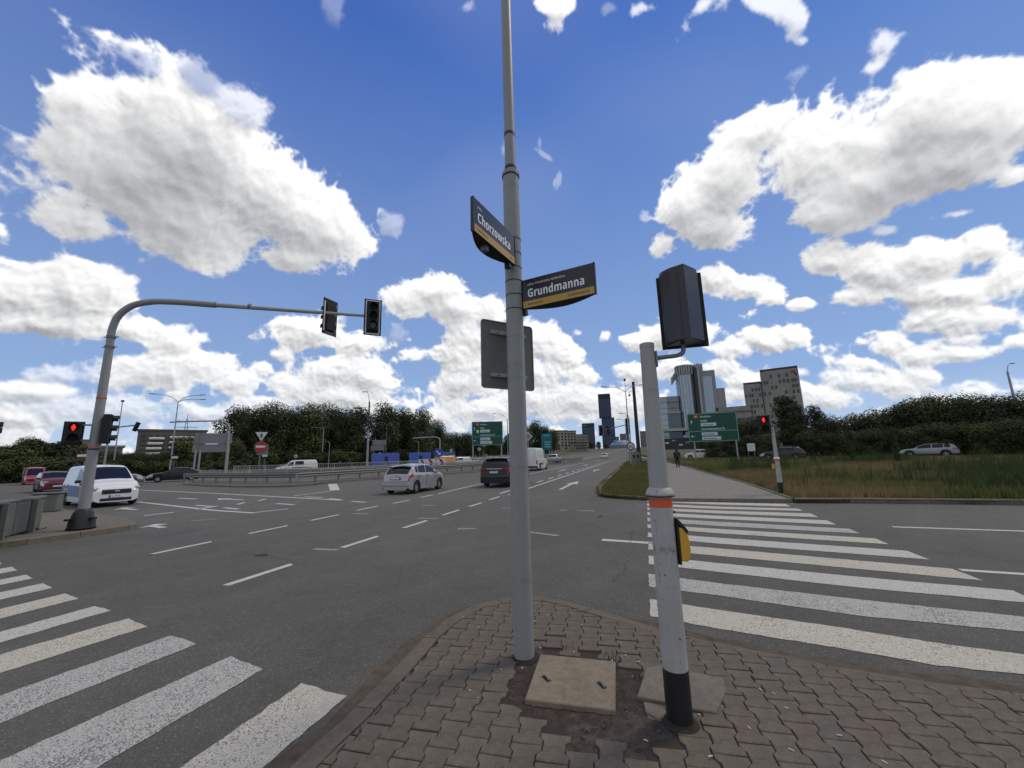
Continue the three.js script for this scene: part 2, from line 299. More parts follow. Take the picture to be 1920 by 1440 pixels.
{
  // asphalt: stones of many greys in a dark binder, 2.2 m to a tile
  const stone = tileNoise(1024, 300, 5);
  const asC = tex(1024, (i) => { const s = stone[i], k = 0.92 + (N.mid[i] - 0.5) * 0.22 + (N.big[i] - 0.5) * 0.3; const v = (s > 0.86 ? 2.0 : s > 0.74 ? 1.3 : s < 0.2 ? 0.7 : 0.95) * k; return [0.096 * v, 0.0925 * v, 0.081 * v]; }, true, 1 / 2.2);
  const asB = tex(1024, (i) => stone[i] * 0.6 + N.fine[i] * 0.4, false, 1 / 2.2);
  M.asphalt = std(0xffffff, 0.93, { map: asC, bumpMap: asB, bumpScale: 0.003, vertexColors: true });
  // road paint, worn through to the stones
  const paint = (wear, tint) => {
    const c = tex(1024, (i) => {
      const w = sstep(wear, wear - 0.07, stone[i] * 0.42 + N.fine[i] * 0.50 + N.mid[i] * 0.22 + (N.big[i] - 0.5) * 0.20), k = 0.88 + (N.mid[i] - 0.5) * 0.35 + (N.big[i] - 0.5) * 0.25;
      const h = (1 - w) * 0.86; return [lerp(tint[0] * k, 0.085, h), lerp(tint[1] * k, 0.082, h), lerp(tint[2] * k, 0.076, h)];
    }, true, 1 / 1.7);
    return std(0xffffff, 0.8, { map: c, bumpMap: asB, bumpScale: 0.004 });
  };
  M.paintA = paint(0.735, [0.56, 0.55, 0.50]); M.paintB = paint(0.665, [0.51, 0.505, 0.47]); M.paintC = paint(0.72, [0.57, 0.535, 0.45]); M.paintLine = paint(0.78, [0.60, 0.59, 0.565]); M.paintFaint = paint(0.63, [0.40, 0.385, 0.36]);
  // concrete in several tints
  const coC = tex(512, (i) => { const v = 0.82 + (N.mid5[i] - 0.5) * 0.42 + (N.big5[i] - 0.5) * 0.26 + (N.fine5[i] - 0.5) * 0.5; return [v * .8, v * .8, v * .8]; }, true, 1 / 0.7);
  const coB = tex(512, (i) => N.fine5[i] * 0.7 + N.mid5[i] * 0.3, false, 1 / 0.35);
  const conc = (r, g, b, rough = 0.93) => std(lin(r, g, b), rough, { map: coC, bumpMap: coB, bumpScale: 0.0025 });
  M.pavers = [conc(0.182, 0.152, 0.118), conc(0.192, 0.160, 0.125), conc(0.175, 0.147, 0.115), conc(0.187, 0.153, 0.117), conc(0.188, 0.152, 0.121), conc(0.172, 0.153, 0.125)];
  M.kerb = conc(0.178, 0.146, 0.110); M.kerbFar = conc(0.245, 0.215, 0.168); M.slab = conc(0.30, 0.245, 0.18); M.slabGrey = conc(0.23, 0.20, 0.165); M.concrete = conc(0.38, 0.36, 0.33); M.wallGrey = conc(0.30, 0.29, 0.27);
  M.island = conc(0.215, 0.185, 0.14); M.medianTop = conc(0.15, 0.14, 0.12);
  const diC = tex(512, (i) => { const v = 0.65 + (N.mid5[i] - 0.5) * 0.9 + (N.fine5[i] - 0.5) * 0.9, g = N.big5[i] > 0.56 ? 1.4 : 1; return [0.088 * v * g, 0.068 * v * g, 0.053 * v * g]; }, true, 1 / 0.8);
  M.soil = std(0xffffff, 1, { map: diC, bumpMap: coB, bumpScale: 0.012 });
  M.joint = std(lin(0.042, 0.034, 0.027), 1, { bumpMap: coB, bumpScale: 0.006 });
  M.gutter = std(lin(0.96, 0.88, 0.80), 1, { map: tex(512, (i) => { const v = 0.8 + (N.mid5[i] - 0.5) * 0.7 + (N.fine5[i] - 0.5) * 0.5; return [0.108 * v, 0.091 * v, 0.070 * v]; }, true, 1 / 1.1), bumpMap: asB, bumpScale: 0.003 });
  // far brick path
  const pav = tex(512, (i, x, y) => { const row = Math.floor(y / 32), u = (x + (row % 2) * 32) % 64, v = y % 32, j = u < 3 || v < 3; let h = (Math.floor((x + (row % 2) * 32) / 64) * 37 + row * 101) % 17 / 17; const k = (j ? 0.6 : 0.9 + h * 0.25) * (0.9 + (N.mid5[i] - .5) * .4); return [0.215 * k, 0.200 * k, 0.172 * k]; }, true, 1 / 1.6);
  M.path = std(0xffffff, 0.95, { map: pav });
  const grC = tex(512, (i) => { const n = N.mid5[i], b = N.big5[i], f = N.fine5[i], dry = sstep(0.46, 0.66, b * 0.6 + n * 0.4), v = 0.7 + (f - 0.5) * 1.1; return [lerp(0.058, 0.130, dry) * v, lerp(0.068, 0.104, dry) * v, lerp(0.020, 0.045, dry) * v]; }, true, 1 / 6);
  M.grass = std(0xffffff, 1, { map: grC, bumpMap: coB, bumpScale: 0.03 });
  M.grassFar = std(lin(1, 1.05, 0.95), 1, { map: tex(512, (i) => { const v = 0.6 + N.mid5[i] * 0.8; return [0.062 * v, 0.070 * v, 0.030 * v]; }, true, 1 / 9) });
  // pole paint with smudges
  const smudge = (k) => tex(512, (i) => { const v = 1 - sstep(0.62, 0.80, N.mid5[i]) * 0.14 * k + (N.big5[i] - 0.5) * 0.22 * k + (N.fine5[i] - 0.5) * 0.06; return [v * .9, v * .9, v * .9]; }, true, 1 / 0.9);
  const sm = smudge(1);
  M.poleGrey = std(lin(0.285, 0.30, 0.30), 0.5, { map: sm, bumpMap: coB, bumpScale: 0.0006 });
  M.poleWhite = std(lin(0.43, 0.43, 0.41), 0.52, { map: smudge(2.2), bumpMap: coB, bumpScale: 0.0006 });
  M.poleUpper = std(lin(0.36, 0.36, 0.35), 0.55, { map: sm, bumpMap: coB, bumpScale: 0.0006 });
  M.galv = std(lin(0.36, 0.37, 0.37), 0.5, { map: sm, metalness: 0.3 });
  M.galvDark = std(lin(0.20, 0.21, 0.21), 0.55, { map: sm, metalness: 0.3 });
  M.signBack = std(lin(0.165, 0.165, 0.155), 0.6, { map: sm, metalness: 0.2 });
}
M.barrier = std(lin(0.20, 0.21, 0.19), 0.7, { map: M.slab.map });
M.black = std(lin(0.012, 0.012, 0.013), 0.45); M.blackMatt = std(lin(0.014, 0.014, 0.015), 0.8); M.blackGloss = std(lin(0.018, 0.019, 0.024), 0.28); M.rubber = std(lin(0.02, 0.02, 0.02), 0.85);
M.white = std(lin(0.72, 0.72, 0.70), 0.5); M.plateWhite = std(lin(0.62, 0.62, 0.60), 0.45); M.red = std(lin(0.42, 0.02, 0.02), 0.4); M.blue = std(lin(0.02, 0.06, 0.36), 0.4); M.yellow = std(lin(0.62, 0.33, 0.03), 0.45); M.orange = std(lin(0.62, 0.10, 0.035), 0.6);
M.green = std(lin(0.0, 0.10, 0.07), 0.5); M.lensDark = std(lin(0.004, 0.0045, 0.005), 0.9); M.lensGreen = std(lin(0.006, 0.05, 0.04), 0.35); M.lamp = std(lin(0.5, 0.5, 0.5), 0.4);
M.litRed = new THREE.MeshStandardMaterial({ color: 0x300000, emissive: new THREE.Color(1, 0.03, 0.03), emissiveIntensity: 1.3, roughness: 0.4 });
M.glass = std(lin(0.018, 0.022, 0.026), 0.06, { metalness: 0.0 }); M.glassSky = std(lin(0.03, 0.045, 0.06), 0.05, { metalness: 0.25 });
M.redWhite = M.white;

// ---------------------------------------------------------------- ground, roads, markings
{
  // the land: one sheet to the horizon
  const radii = [0, 15, 30, 50, 70, 90, 105, 120, 140, 170, 220, 300, 450, 700, 1100, 1800, 3000, 5000], seg = 96, pos = [], idx = [];
  for (const r of radii) for (let k = 0; k < seg; k++) { const a = k / seg * 2 * Math.PI; pos.push(Math.cos(a) * r, gY(Math.min(r, 1400)) - 0.07, Math.sin(a) * r); }
  for (let i = 0; i < radii.length - 1; i++) for (let k = 0; k < seg; k++) { const a = i * seg + k, b = i * seg + (k + 1) % seg, c = a + seg, d = b + seg; idx.push(a, b, c, b, d, c); }
  const g = new THREE.BufferGeometry(); g.setAttribute('position', new THREE.Float32BufferAttribute(pos, 3)); g.setIndex(idx); g.computeVertexNormals();
  struct('ground', plain(g), M.grassFar, 'dull green land reaching to the horizon');
  // asphalt, with long darker wheel tracks, patches and dust
  const road = (name, s0, s1, t0, t1, ds, dt, label) => {
    const ns = Math.round((s1 - s0) / ds), nt = Math.round((t1 - t0) / dt), P = [], C = [], I = [], uv = [];
    for (let i = 0; i <= ns; i++) for (let j = 0; j <= nt; j++) {
      const s = lerp(s0, s1, i / ns), t = lerp(t0, t1, j / nt), [x, z] = W2(s, t);
      P.push(x, gAt(x, z), z); uv.push(x, z);
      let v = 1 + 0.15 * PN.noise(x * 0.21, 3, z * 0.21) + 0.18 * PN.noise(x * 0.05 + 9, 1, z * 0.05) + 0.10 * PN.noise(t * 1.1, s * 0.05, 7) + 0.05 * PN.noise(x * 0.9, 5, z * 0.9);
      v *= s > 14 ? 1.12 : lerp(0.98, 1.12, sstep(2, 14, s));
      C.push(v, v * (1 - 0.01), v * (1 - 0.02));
    }
    for (let i = 0; i < ns; i++) for (let j = 0; j < nt; j++) { const a = i * (nt + 1) + j, b = a + 1, c = a + nt + 1, d = c + 1; I.push(a, c, b, b, c, d); }
    const g = new THREE.BufferGeometry(); g.setAttribute('position', new THREE.Float32BufferAttribute(P, 3)); g.setAttribute('uv', new THREE.Float32BufferAttribute(uv, 2)); g.setAttribute('color', new THREE.Float32BufferAttribute(C, 3)); g.setIndex(I); g.computeVertexNormals();
    if (g.attributes.normal.getY(0) < 0) { for (let i = 0; i < I.length; i += 3) { const q = I[i]; I[i] = I[i + 1]; I[i + 1] = q; } g.setIndex(I); g.computeVertexNormals(); }
    return struct(name, g, M.asphalt, label);
  };
  road('road', -30, 92, -110, 80, 1, 1, 'grey asphalt of the wide junction');
  road('road', 92, 900, -29, -2, 8, 3, 'asphalt of the avenue running away towards the towers');
}
// a marking is a thin sheet 4 mm above the asphalt; each painted piece is a child
const markings = struct('road_markings', null, null, 'worn white lane lines, arrows and guide dashes on the asphalt');
const quad = (a, b, w, y = 0.004) => { const dx = b[0] - a[0], dz = b[1] - a[1], l = Math.hypot(dx, dz), nx = -dz / l * w / 2, nz = dx / l * w / 2, cut = 0.06; return sheet([[a[0] + nx, a[1] + nz], [a[0] - nx, a[1] - nz], [b[0] - nx + dx / l * cut, b[1] - nz + dz / l * cut], [b[0] + nx, b[1] + nz]], y); };
const line = (name, a, b, w, mat = M.paintLine, y) => part(name, quad(a, b, w, y), mat, markings);
{
  const rowA = pairs([-4.05, -5.89, -3.37, -8.09, -2.73, -10.1, -2.13, -12.07, -1.55, -13.9, -0.98, -15.86]), rowB = pairs([-6.94, -7.97, -6.35, -9.86, -5.8, -11.71, -5.27, -13.69, -4.6, -15.45]);
  for (const p of [...rowA, ...rowB]) line('lane_dash', p, [p[0] + 0.33, p[1] - 1.02], 0.125);
  line('lane_dash', [-4.02, -17.4], [-3.7, -18.5], 0.13);
  // solid lane lines towards the avenue, with short dashes beside them
  const dir = (p, l) => [p[0] + U[0] * l, p[1] + U[1] * l];
  line('lane_line', [-0.25, -17.5], dir([-0.25, -17.5], 62), 0.15); line('lane_line', [-3.55, -18.9], [-2.18, -24.3], 0.14); line('lane_line', [-2.18, -24.3], dir([-2.18, -24.3], 50), 0.13);
  for (let k = 0; k < 16; k++) { const p = dir([-0.55, -18.2], k * 3.4); line('lane_dash', [p[0] - 0.12, p[1] - 0.04], dir([p[0] - 0.12, p[1] - 0.04], 1.7), 0.16); }
  for (let k = 0; k < 14; k++) for (const t of [-5.2, -8.2]) { const a = W2(84 + k * 12, t), b = W2(88 + k * 12, t); part('lane_dash', sheet([[a[0], a[1]], [a[0] + 0.14, a[1]], [b[0] + 0.14, b[1]], [b[0], b[1]]], 0).translate(0, gY(84 + k * 12) + 0.02, 0), M.paintLine, markings); }
  for (let k = 0; k < 9; k++) { const p = W2(78, -10.6 + k * 0.98); line('stop_dash', p, [p[0] + RR[0] * 0.5, p[1] + RR[1] * 0.5], 0.4); }
  // turning arrows
  const arrow = (x, z, dx, dz, l, bend) => {
    const n = [-dz, dx], q = (a, b) => [x + dx * a + n[0] * b, z + dz * a + n[1] * b];
    const g = [sheet([q(0, -0.09), q(0, 0.09), q(l * 0.62, 0.09), q(l * 0.62, -0.09)], 0.005), sheet([q(l * 0.6, -0.34), q(l, bend), q(l * 0.6, 0.34)], 0.0055)];
    part('lane_arrow', merge(g), M.paintLine, markings);
  };
  arrow(2.15, -19.45, U[0], U[1], 5.6, 0.1); arrow(7.21, -37.16, U[0], U[1], 4.5, 0.1); arrow(4.3, -39.5, U[0], U[1], 4.4, 0); arrow(9.4, -55, U[0], U[1], 5, 0);
  arrow(-9.45, -11.1, -0.86, -0.5, 1.1, 0.2); arrow(-14.4, -15.6, -0.9, -0.43, 1.6, 0.2); arrow(-12.2, -18.4, -0.9, -0.43, 2.2, 0.1);
  // lines across the far left of the junction
  for (const [a, b] of [[[-25.21, -27.36], [-16.87, -22.81]], [[-16.87, -22.81], [-7.27, -17.14]], [[-17.39, -18.84], [-10.84, -14.75]], [[-10.84, -14.75], [-8.71, -13.7]]]) line('lane_line', a, b, 0.17);
  line('lane_dash', [-8.75, -13.85], [-8.1, -14.6], 0.14);
  for (const [a, b] of [[[-16.75, -20.29], [-15.2, -19.5]], [[-12.42, -13.76], [-12.05, -14.45]], [[-11.78, -15.21], [-11.73, -16.1]], [[-11.2, -16.53], [-11.38, -17.2]], [[-11.18, -17.85], [-11.3, -18.5]], [[-10.72, -19.78], [-10.4, -20.7]], [[-10.4, -20.9], [-9.99, -22.14]],
    [[-12.9, -16.6], [-11.9, -16.05]], [[-11.0, -15.5], [-10.1, -14.95]], [[-9.6, -16.5], [-8.6, -15.9]], [[-9.9, -19.2], [-8.8, -18.6]], [[-8.2, -18.0], [-7.4, -17.4]], [[-6.6, -16.6], [-5.9, -16.1]]]) line('guide_dash', a, b, 0.17);
  part('nose_block', sheet([[-13.12, -28.6], [-12.40, -28.4], [-9.75, -22.73], [-10.20, -22.52]], 0.006), M.paintLine, markings);
  // older, half worn guide dashes
  for (const [a, b] of [[[0.30, -9.15], [0.86, -8.70]], [[-1.37, -9.77], [-0.95, -9.75]], [[1.84, -12.22], [2.3, -12.12]], [[1.34, -12.45], [1.52, -12.38]], [[-0.45, -13.27], [0.02, -13.17]], [[-9.58, -12.22], [-9.1, -12.5]], [[-15.56, -23.09], [-14.45, -23.1]], [[-3.9, -8.05], [-3.4, -7.9]], [[-2.75, -11.6], [-2.2, -11.45]], [[-5.1, -12.9], [-4.6, -12.75]], [[-3.3, -14.6], [-2.8, -14.4]]]) line('guide_dash', a, b, 0.13, M.paintFaint);
  line('stop_line', [1.68, -8.18], [2.62, -7.74], 0.17, M.paintLine); line('lane_line', [7.85, -8.69], [40, 4.2], 0.12); line('lane_line', [5.97, -5.72], [36, 7.2], 0.12);
}
// zebra crossings, every stripe a painted piece of its own
{
  const right = struct('zebra_crossing', null, null, 'white zebra stripes running up to the far brick path');
  const st = [
    [[1.53, -4.96, 2.10, -4.60, 3.06, -4.08, 3.59, -3.74, 4.04, -3.53, 5.4, -2.85], [1.37, -4.47, 1.88, -4.15, 2.71, -3.71, 3.21, -3.40, 3.70, -3.25, 5.0, -2.75]], [[1.84, -5.92, 2.53, -5.46, 3.87, -4.73, 4.93, -4.22, 5.7, -3.85], [1.66, -5.37, 2.31, -5.03, 3.43, -4.34, 4.54, -3.91, 5.45, -3.5]],
    [[2.16, -6.89, 2.99, -6.37, 4.40, -5.57, 5.68, -4.92], [2.00, -6.39, 2.77, -5.94, 4.07, -5.17, 5.5, -4.5]], [[2.47, -7.84, 3.44, -7.28, 5.93, -5.78], [2.30, -7.31, 3.19, -6.79, 5.76, -5.28]], [[2.78, -8.77, 3.86, -8.12, 6.27, -6.77], [2.63, -8.33, 3.62, -7.63, 6.10, -6.25]], [[3.08, -9.71, 4.29, -8.99, 6.59, -7.68], [2.94, -9.28, 4.07, -8.54, 6.41, -7.22]],
    [[3.39, -10.65, 4.73, -9.86, 6.88, -8.62], [3.22, -10.14, 4.46, -9.33, 6.70, -8.13]], [[3.71, -11.62, 5.15, -10.71, 7.21, -9.62], [3.54, -11.08, 4.91, -10.23, 6.99, -9.08]], [[4.01, -12.54, 5.59, -11.58, 7.59, -10.65], [3.84, -12.01, 5.35, -11.10, 7.35, -10.07]], [[4.32, -13.49, 5.98, -12.36, 7.88, -11.51], [4.14, -12.93, 5.76, -11.93, 7.73, -11.11]], [[4.60, -14.40, 6.46, -13.34, 8.22, -12.53], [4.47, -13.93, 6.21, -12.83, 7.97, -11.96]]];
  const mats = [M.paintC, M.paintB, M.paintA, M.paintC, M.paintA, M.paintC, M.paintB, M.paintA, M.paintC, M.paintA, M.paintA];
  // edges broken up a little, as thick paint crumbles
  const crumbled = (poly, amp) => { const o = []; for (let i = 0; i < poly.length; i++) { const a = poly[i], b = poly[(i + 1) % poly.length], l = Math.hypot(b[0] - a[0], b[1] - a[1]), n = Math.max(1, Math.round(l / 0.07)); for (let k = 0; k < n; k++) { const t = k / n; o.push([lerp(a[0], b[0], t) + rr(-amp, amp), lerp(a[1], b[1], t) + rr(-amp, amp)]); } } return o; };
  st.forEach(([top, bot], i) => part('stripe', sheet(crumbled([...pairs(top), ...pairs(bot).reverse()], i < 5 ? 0.008 : 0.003), 0.004), mats[i], right));
  const left = struct('zebra_crossing', null, null, 'white zebra stripes crossing the avenue beside the corner pavement');
  const ls = [[-1.67, -3.38, -1.25, -3.20, -1.92, -2.56, -1.45, -2.55], [-2.54, -3.84, -2.11, -3.61, -3.05, -2.65, -2.40, -2.58], [-3.46, -4.31, -3.04, -4.10, -3.91, -3.32, -3.49, -3.00], [-4.34, -4.78, -3.91, -4.54, -4.76, -3.99, -4.33, -3.65], [-5.15, -5.20, -4.79, -5.04, -5.54, -4.61, -5.12, -4.27], [-6.09, -5.72, -5.66, -5.49, -6.34, -5.23, -5.94, -4.91], [-6.98, -6.22, -6.56, -5.98, -7.10, -5.82, -6.72, -5.53], [-7.83, -6.72, -7.45, -6.49, -8.03, -6.55, -7.56, -6.18], [-8.73, -7.26, -8.32, -7.00, -8.87, -7.21, -8.38, -6.82], [-9.65, -7.78, -9.22, -7.51, -9.75, -7.72, -9.3, -7.4]];
  const lm = [M.paintC, M.paintB, M.paintB, M.paintC, M.paintA, M.paintC, M.paintA, M.paintA, M.paintA, M.paintA];
  ls.forEach(([ax, az, bx, bz, cx, cz, dx, dz], i) => {
    const l = Math.hypot(dx - bx, dz - bz), e = [(-0.42) * 4.1, 0.907 * 4.1], k = i < 4 ? 4.1 / l : 0;
    const far = k ? [[bx + (dx - bx) * k, bz + (dz - bz) * k], [ax + (cx - ax) * k, az + (cz - az) * k]] : [[bx - 1.35, bz + 3.7], [ax - 1.35, az + 3.7]];
    part('stripe', sheet(crumbled([[ax, az], [bx, bz], ...far], i < 5 ? 0.009 : 0.004), 0.004), lm[i], left);
  });
}
// cracks in the asphalt, filled with dirt
{
  const cr = struct('road_crack', null, null, 'dark cracks and small potholes in the asphalt');
  M.crackFill = std(lin(0.05, 0.048, 0.042), 1);
  const crack = (pts, w) => { for (let i = 0; i < pts.length - 1; i++) { const a = pts[i], b = pts[i + 1], g = []; let p = a; for (let k = 1; k <= 6; k++) { const t = k / 6, q = [lerp(a[0], b[0], t) + rr(-0.05, 0.05), lerp(a[1], b[1], t) + rr(-0.05, 0.05)]; if (rnd() < 0.75) g.push(quad(p, q, w * rr(0.4, 1.5), 0.006)); p = q; } if (g.length) part('crack', merge(g), M.crackFill, cr); } };
  crack([[-5.75, -8.25], [-5.0, -7.85], [-4.5, -7.55], [-3.9, -7.2]], 0.007); crack([[1.25, -5.6], [1.5, -6.0], [1.75, -6.6]], 0.009); crack([[1.9, -7.2], [2.35, -8.5], [2.6, -9.2]], 0.007); crack([[2.2, -10.9], [2.35, -11.3]], 0.04);
  part('pothole', sheet([[-4.78, -7.62], [-4.62, -7.55], [-4.5, -7.6], [-4.6, -7.72], [-4.74, -7.7]], 0.007), M.joint, cr);
}

// ---------------------------------------------------------------- the corner pavement in front: kerb stones, interlocking pavers, bare soil
const HP = 0.08;
const INNER = pairs([-1.09, -2.42, -1.04, -2.60, -0.97, -2.80, -0.92, -3.01, -0.81, -3.46, -0.72, -3.90, -0.60, -4.26, -0.37, -4.61, -0.06, -4.77, 0.26, -4.77, 0.53, -4.58, 0.68, -4.42, 1.04, -4.10, 1.52, -3.75, 2.00, -3.46, 2.39, -3.22, 2.87, -2.99, 3.24, -2.87, 4.2, -2.45, 6.5, -1.5]);
const SOIL = pairs([-0.11, -3.04, -0.06, -3.40, 0.02, -3.60, 0.17, -3.67, 0.80, -3.42, 0.97, -3.36, 0.86, -3.05, 0.79, -2.94, 0.90, -2.80, 0.93, -2.62, 0.80, -2.58, 0.70, -2.51, 0.66, -2.43, 0.54, -2.42, 0.39, -2.54, 0.23, -2.70, 0.08, -2.75, -0.05, -2.92]);
const inside = (p, poly) => { let c = false; for (let i = 0, j = poly.length - 1; i < poly.length; j = i++) if ((poly[i][1] > p[1]) !== (poly[j][1] > p[1]) && p[0] < (poly[j][0] - poly[i][0]) * (p[1] - poly[i][1]) / (poly[j][1] - poly[i][1]) + poly[i][0]) c = !c; return c; };
const PAVED = [[-1.75, 1.5], [-1.35, -1.2], ...INNER, [6.5, 1.5]];
{
  const pavement = struct('pavement', null, null, 'corner pavement of brownish interlocking concrete pavers');
  part('joint_sand', sheet(PAVED, HP - 0.016), M.joint, pavement);
  const A = [0.217, -0.976], C = [0.976, 0.217], P = 0.155, L = 0.23;
  const outline = () => { const w1 = P / 2 + 0.0125 - 0.0036, w2 = P / 2 - 0.0125 - 0.0036, l = L / 2 - 0.003; return [[-l, -w1], [-0.068, -w1], [-0.040, -w2], [0.040, -w2], [0.068, -w1], [l, -w1], [l, w1], [0.068, w1], [0.040, w2], [-0.040, w2], [-0.068, w1], [-l, w1]]; };
  const clip = (poly, a, b) => { const o = [], f = (p) => (b[0] - a[0]) * (p[1] - a[1]) - (b[1] - a[1]) * (p[0] - a[0]) - 0.004 * Math.hypot(b[0] - a[0], b[1] - a[1]); for (let i = 0; i < poly.length; i++) { const p = poly[i], q = poly[(i + 1) % poly.length], fp = f(p), fq = f(q); if (fp >= 0) o.push(p); if ((fp >= 0) !== (fq >= 0)) { const t = fp / (fp - fq); o.push([lerp(p[0], q[0], t), lerp(p[1], q[1], t)]); } } return o; };
  const block = (poly, tilt) => {   // chamfered block from a plan outline, top at y = 0
    let cx = 0, cz = 0; for (const p of poly) { cx += p[0] / poly.length; cz += p[1] / poly.length; }
    const inn = poly.map(([x, z]) => { const d = Math.hypot(x - cx, z - cz), k = Math.max(0.2, (d - 0.007) / d); return [cx + (x - cx) * k, cz + (z - cz) * k]; });
    const tri = THREE.ShapeUtils.triangulateShape(inn.map(([x, z]) => new THREE.Vector2(x, -z)), []), pos = [], y = (x, z, h) => h + (x - cx) * tilt[0] + (z - cz) * tilt[1];
    const v = (p, h) => pos.push(p[0], y(p[0], p[1], h), p[1]);
    const ccw = THREE.ShapeUtils.area(inn.map(([x, z]) => new THREE.Vector2(x, -z))) > 0;
    for (const t of tri) for (const k of ccw ? t : [t[0], t[2], t[1]]) v(inn[k], 0);
    for (let i = 0; i < poly.length; i++) { const j = (i + 1) % poly.length; const q = (a, ha, b, hb, c, hc, d, hd) => { if (ccw) { v(a, ha); v(b, hb); v(c, hc); v(a, ha); v(c, hc); v(d, hd); } else { v(a, ha); v(c, hc); v(b, hb); v(a, ha); v(d, hd); v(c, hc); } }; q(poly[i], -0.004, poly[j], -0.004, inn[j], 0, inn[i], 0); q(poly[i], -0.04, poly[j], -0.04, poly[j], -0.004, poly[i], -0.004); }
    const g = new THREE.BufferGeometry(); g.setAttribute('position', new THREE.Float32BufferAttribute(pos, 3)); g.computeVertexNormals(); return boxUV(g);
  };
  const rest = [];
  for (let i = -8; i < 52; i++) for (let j = -18; j < 12; j++) {
    const u = j * L + (Math.abs(i) % 2) * L / 2 + L / 2, v = i * P + P / 2, ox = -0.905 + A[0] * u + C[0] * v, oz = -3.0 + A[1] * u + C[1] * v;
    if (oz > 1.3 || ox > 6.2 || ox < -2.2 || oz < -5.2) continue;
    const jr = rr(-0.012, 0.012), ca = Math.cos(jr), sa = Math.sin(jr);
    let poly = outline().map(([a, b]) => { const a2 = a * ca - b * sa, b2 = a * sa + b * ca; return [A[0] * a2 + C[0] * b2 + ox, A[1] * a2 + C[1] * b2 + oz]; });
    const out = poly.filter((p) => !inside(p, PAVED)).length;
    if (out === poly.length) continue;
    if (out) { for (let k = 0; k < INNER.length - 1; k++) { const m = [(INNER[k][0] + INNER[k + 1][0]) / 2, (INNER[k][1] + INNER[k + 1][1]) / 2], d = Math.hypot(INNER[k + 1][0] - INNER[k][0], INNER[k + 1][1] - INNER[k][1]); if (Math.hypot(m[0] - ox, m[1] - oz) < d / 2 + 0.2) poly = clip(poly, INNER[k], INNER[k + 1]); if (poly.length < 3) break; } }
    if (poly.length < 3 || Math.abs(THREE.ShapeUtils.area(poly.map(([x, z]) => new THREE.Vector2(x, z)))) < 0.0018) continue;
    if (inside([ox, oz], SOIL)) continue;
    const near = SOIL.some((p) => Math.hypot(p[0] - ox, p[1] - oz) < 0.22) ? 2.2 : 1;
    const local = poly.map(([x, z]) => [x - ox, z - oz]), g = block(local, [rr(-0.02, 0.02) * near, rr(-0.02, 0.02) * near]);
    const right = ox > 1.3, mi = right ? [0, 1, 4, 5, 3, 4][Math.floor(rnd() * 6)] : [0, 1, 2, 0, 3, 2][Math.floor(rnd() * 6)];
    const y = HP + rr(-0.0022, 0.0022) - (near > 1 ? rr(0, 0.008) : 0);
    if (oz < -2.12 && ox < 3.4) { const m = part('paver', g, M.pavers[mi], pavement); m.position.set(ox, y, oz); } else rest.push(g.translate(ox, y, oz));
  }
  const m = part('paver_rest', merge(rest, true), M.pavers[0], pavement); m.userData.kind = 'stuff';
  // kerb stones, a metre long, with a worn top edge
  const kerb = struct('kerb', null, null, 'low worn kerb stones round the corner pavement');
  let acc = 0, cur = [INNER[0]];
  const dense = []; for (let k = 0; k < INNER.length - 1; k++) { const n = Math.max(2, Math.round(Math.hypot(INNER[k + 1][0] - INNER[k][0], INNER[k + 1][1] - INNER[k][1]) / 0.12)); for (let q = 0; q < n; q++) dense.push([lerp(INNER[k][0], INNER[k + 1][0], q / n), lerp(INNER[k][1], INNER[k + 1][1], q / n)]); }
  dense.unshift([-1.75, 1.5], [-1.6, 0.5], [-1.45, -0.5], [-1.3, -1.4], [-1.18, -2.0]); dense.push(INNER[INNER.length - 1]);
  const nrm = dense.map((p, i) => { const a = dense[Math.max(0, i - 1)], b = dense[Math.min(dense.length - 1, i + 1)], l = Math.hypot(b[0] - a[0], b[1] - a[1]); return [(b[1] - a[1]) / l, -(b[0] - a[0]) / l]; });
  const stone = (i0, i1) => {
    const ring = (i, t) => { const p = dense[i], n = nrm[i], w = 0.16, drop = sstep(0.7, 1.6, p[0]) * 0.045, s = (d, y) => [p[0] + n[0] * d, y - drop, p[1] + n[1] * d]; const e = t; return [s(0.006, -0.06), s(0.006, HP - 0.003), s(0.012, HP + 0.001), s(w - 0.02, HP - 0.004), s(w, HP - 0.02), s(w + 0.02, -0.06)]; };
    const rings = []; for (let i = i0; i <= i1; i++) rings.push(ring(i)); const pos = [];
    const end = (a, b, f) => a.map((v, k) => v.map((x, c) => lerp(x, b[k][c], f))); const f = 0.035; rings[0] = end(rings[0], rings[1], f); rings[rings.length - 1] = end(rings[rings.length - 1], rings[rings.length - 2], f);
    for (let i = 0; i < rings.length - 1; i++) for (let k = 0; k < 5; k++) { const a = rings[i][k], b = rings[i][k + 1], c = rings[i + 1][k + 1], d = rings[i + 1][k]; pos.push(...a, ...d, ...b, ...b, ...d, ...c); }
    for (const [r, fl] of [[rings[0], 0], [rings[rings.length - 1], 1]]) for (let k = 1; k < 5; k++) fl ? pos.push(...r[0], ...r[k + 1], ...r[k]) : pos.push(...r[0], ...r[k], ...r[k + 1]);
    const g = new THREE.BufferGeometry(); g.setAttribute('position', new THREE.Float32BufferAttribute(pos, 3)); g.computeVertexNormals(); part('kerb_stone', boxUV(g), M.kerb, kerb);
  };
  let i0 = 0, len = 0; for (let i = 1; i < dense.length; i++) { len += Math.hypot(dense[i][0] - dense[i - 1][0], dense[i][1] - dense[i - 1][1]); if (len > 0.92 || i === dense.length - 1) { stone(i0, i); i0 = i; len = 0; } }
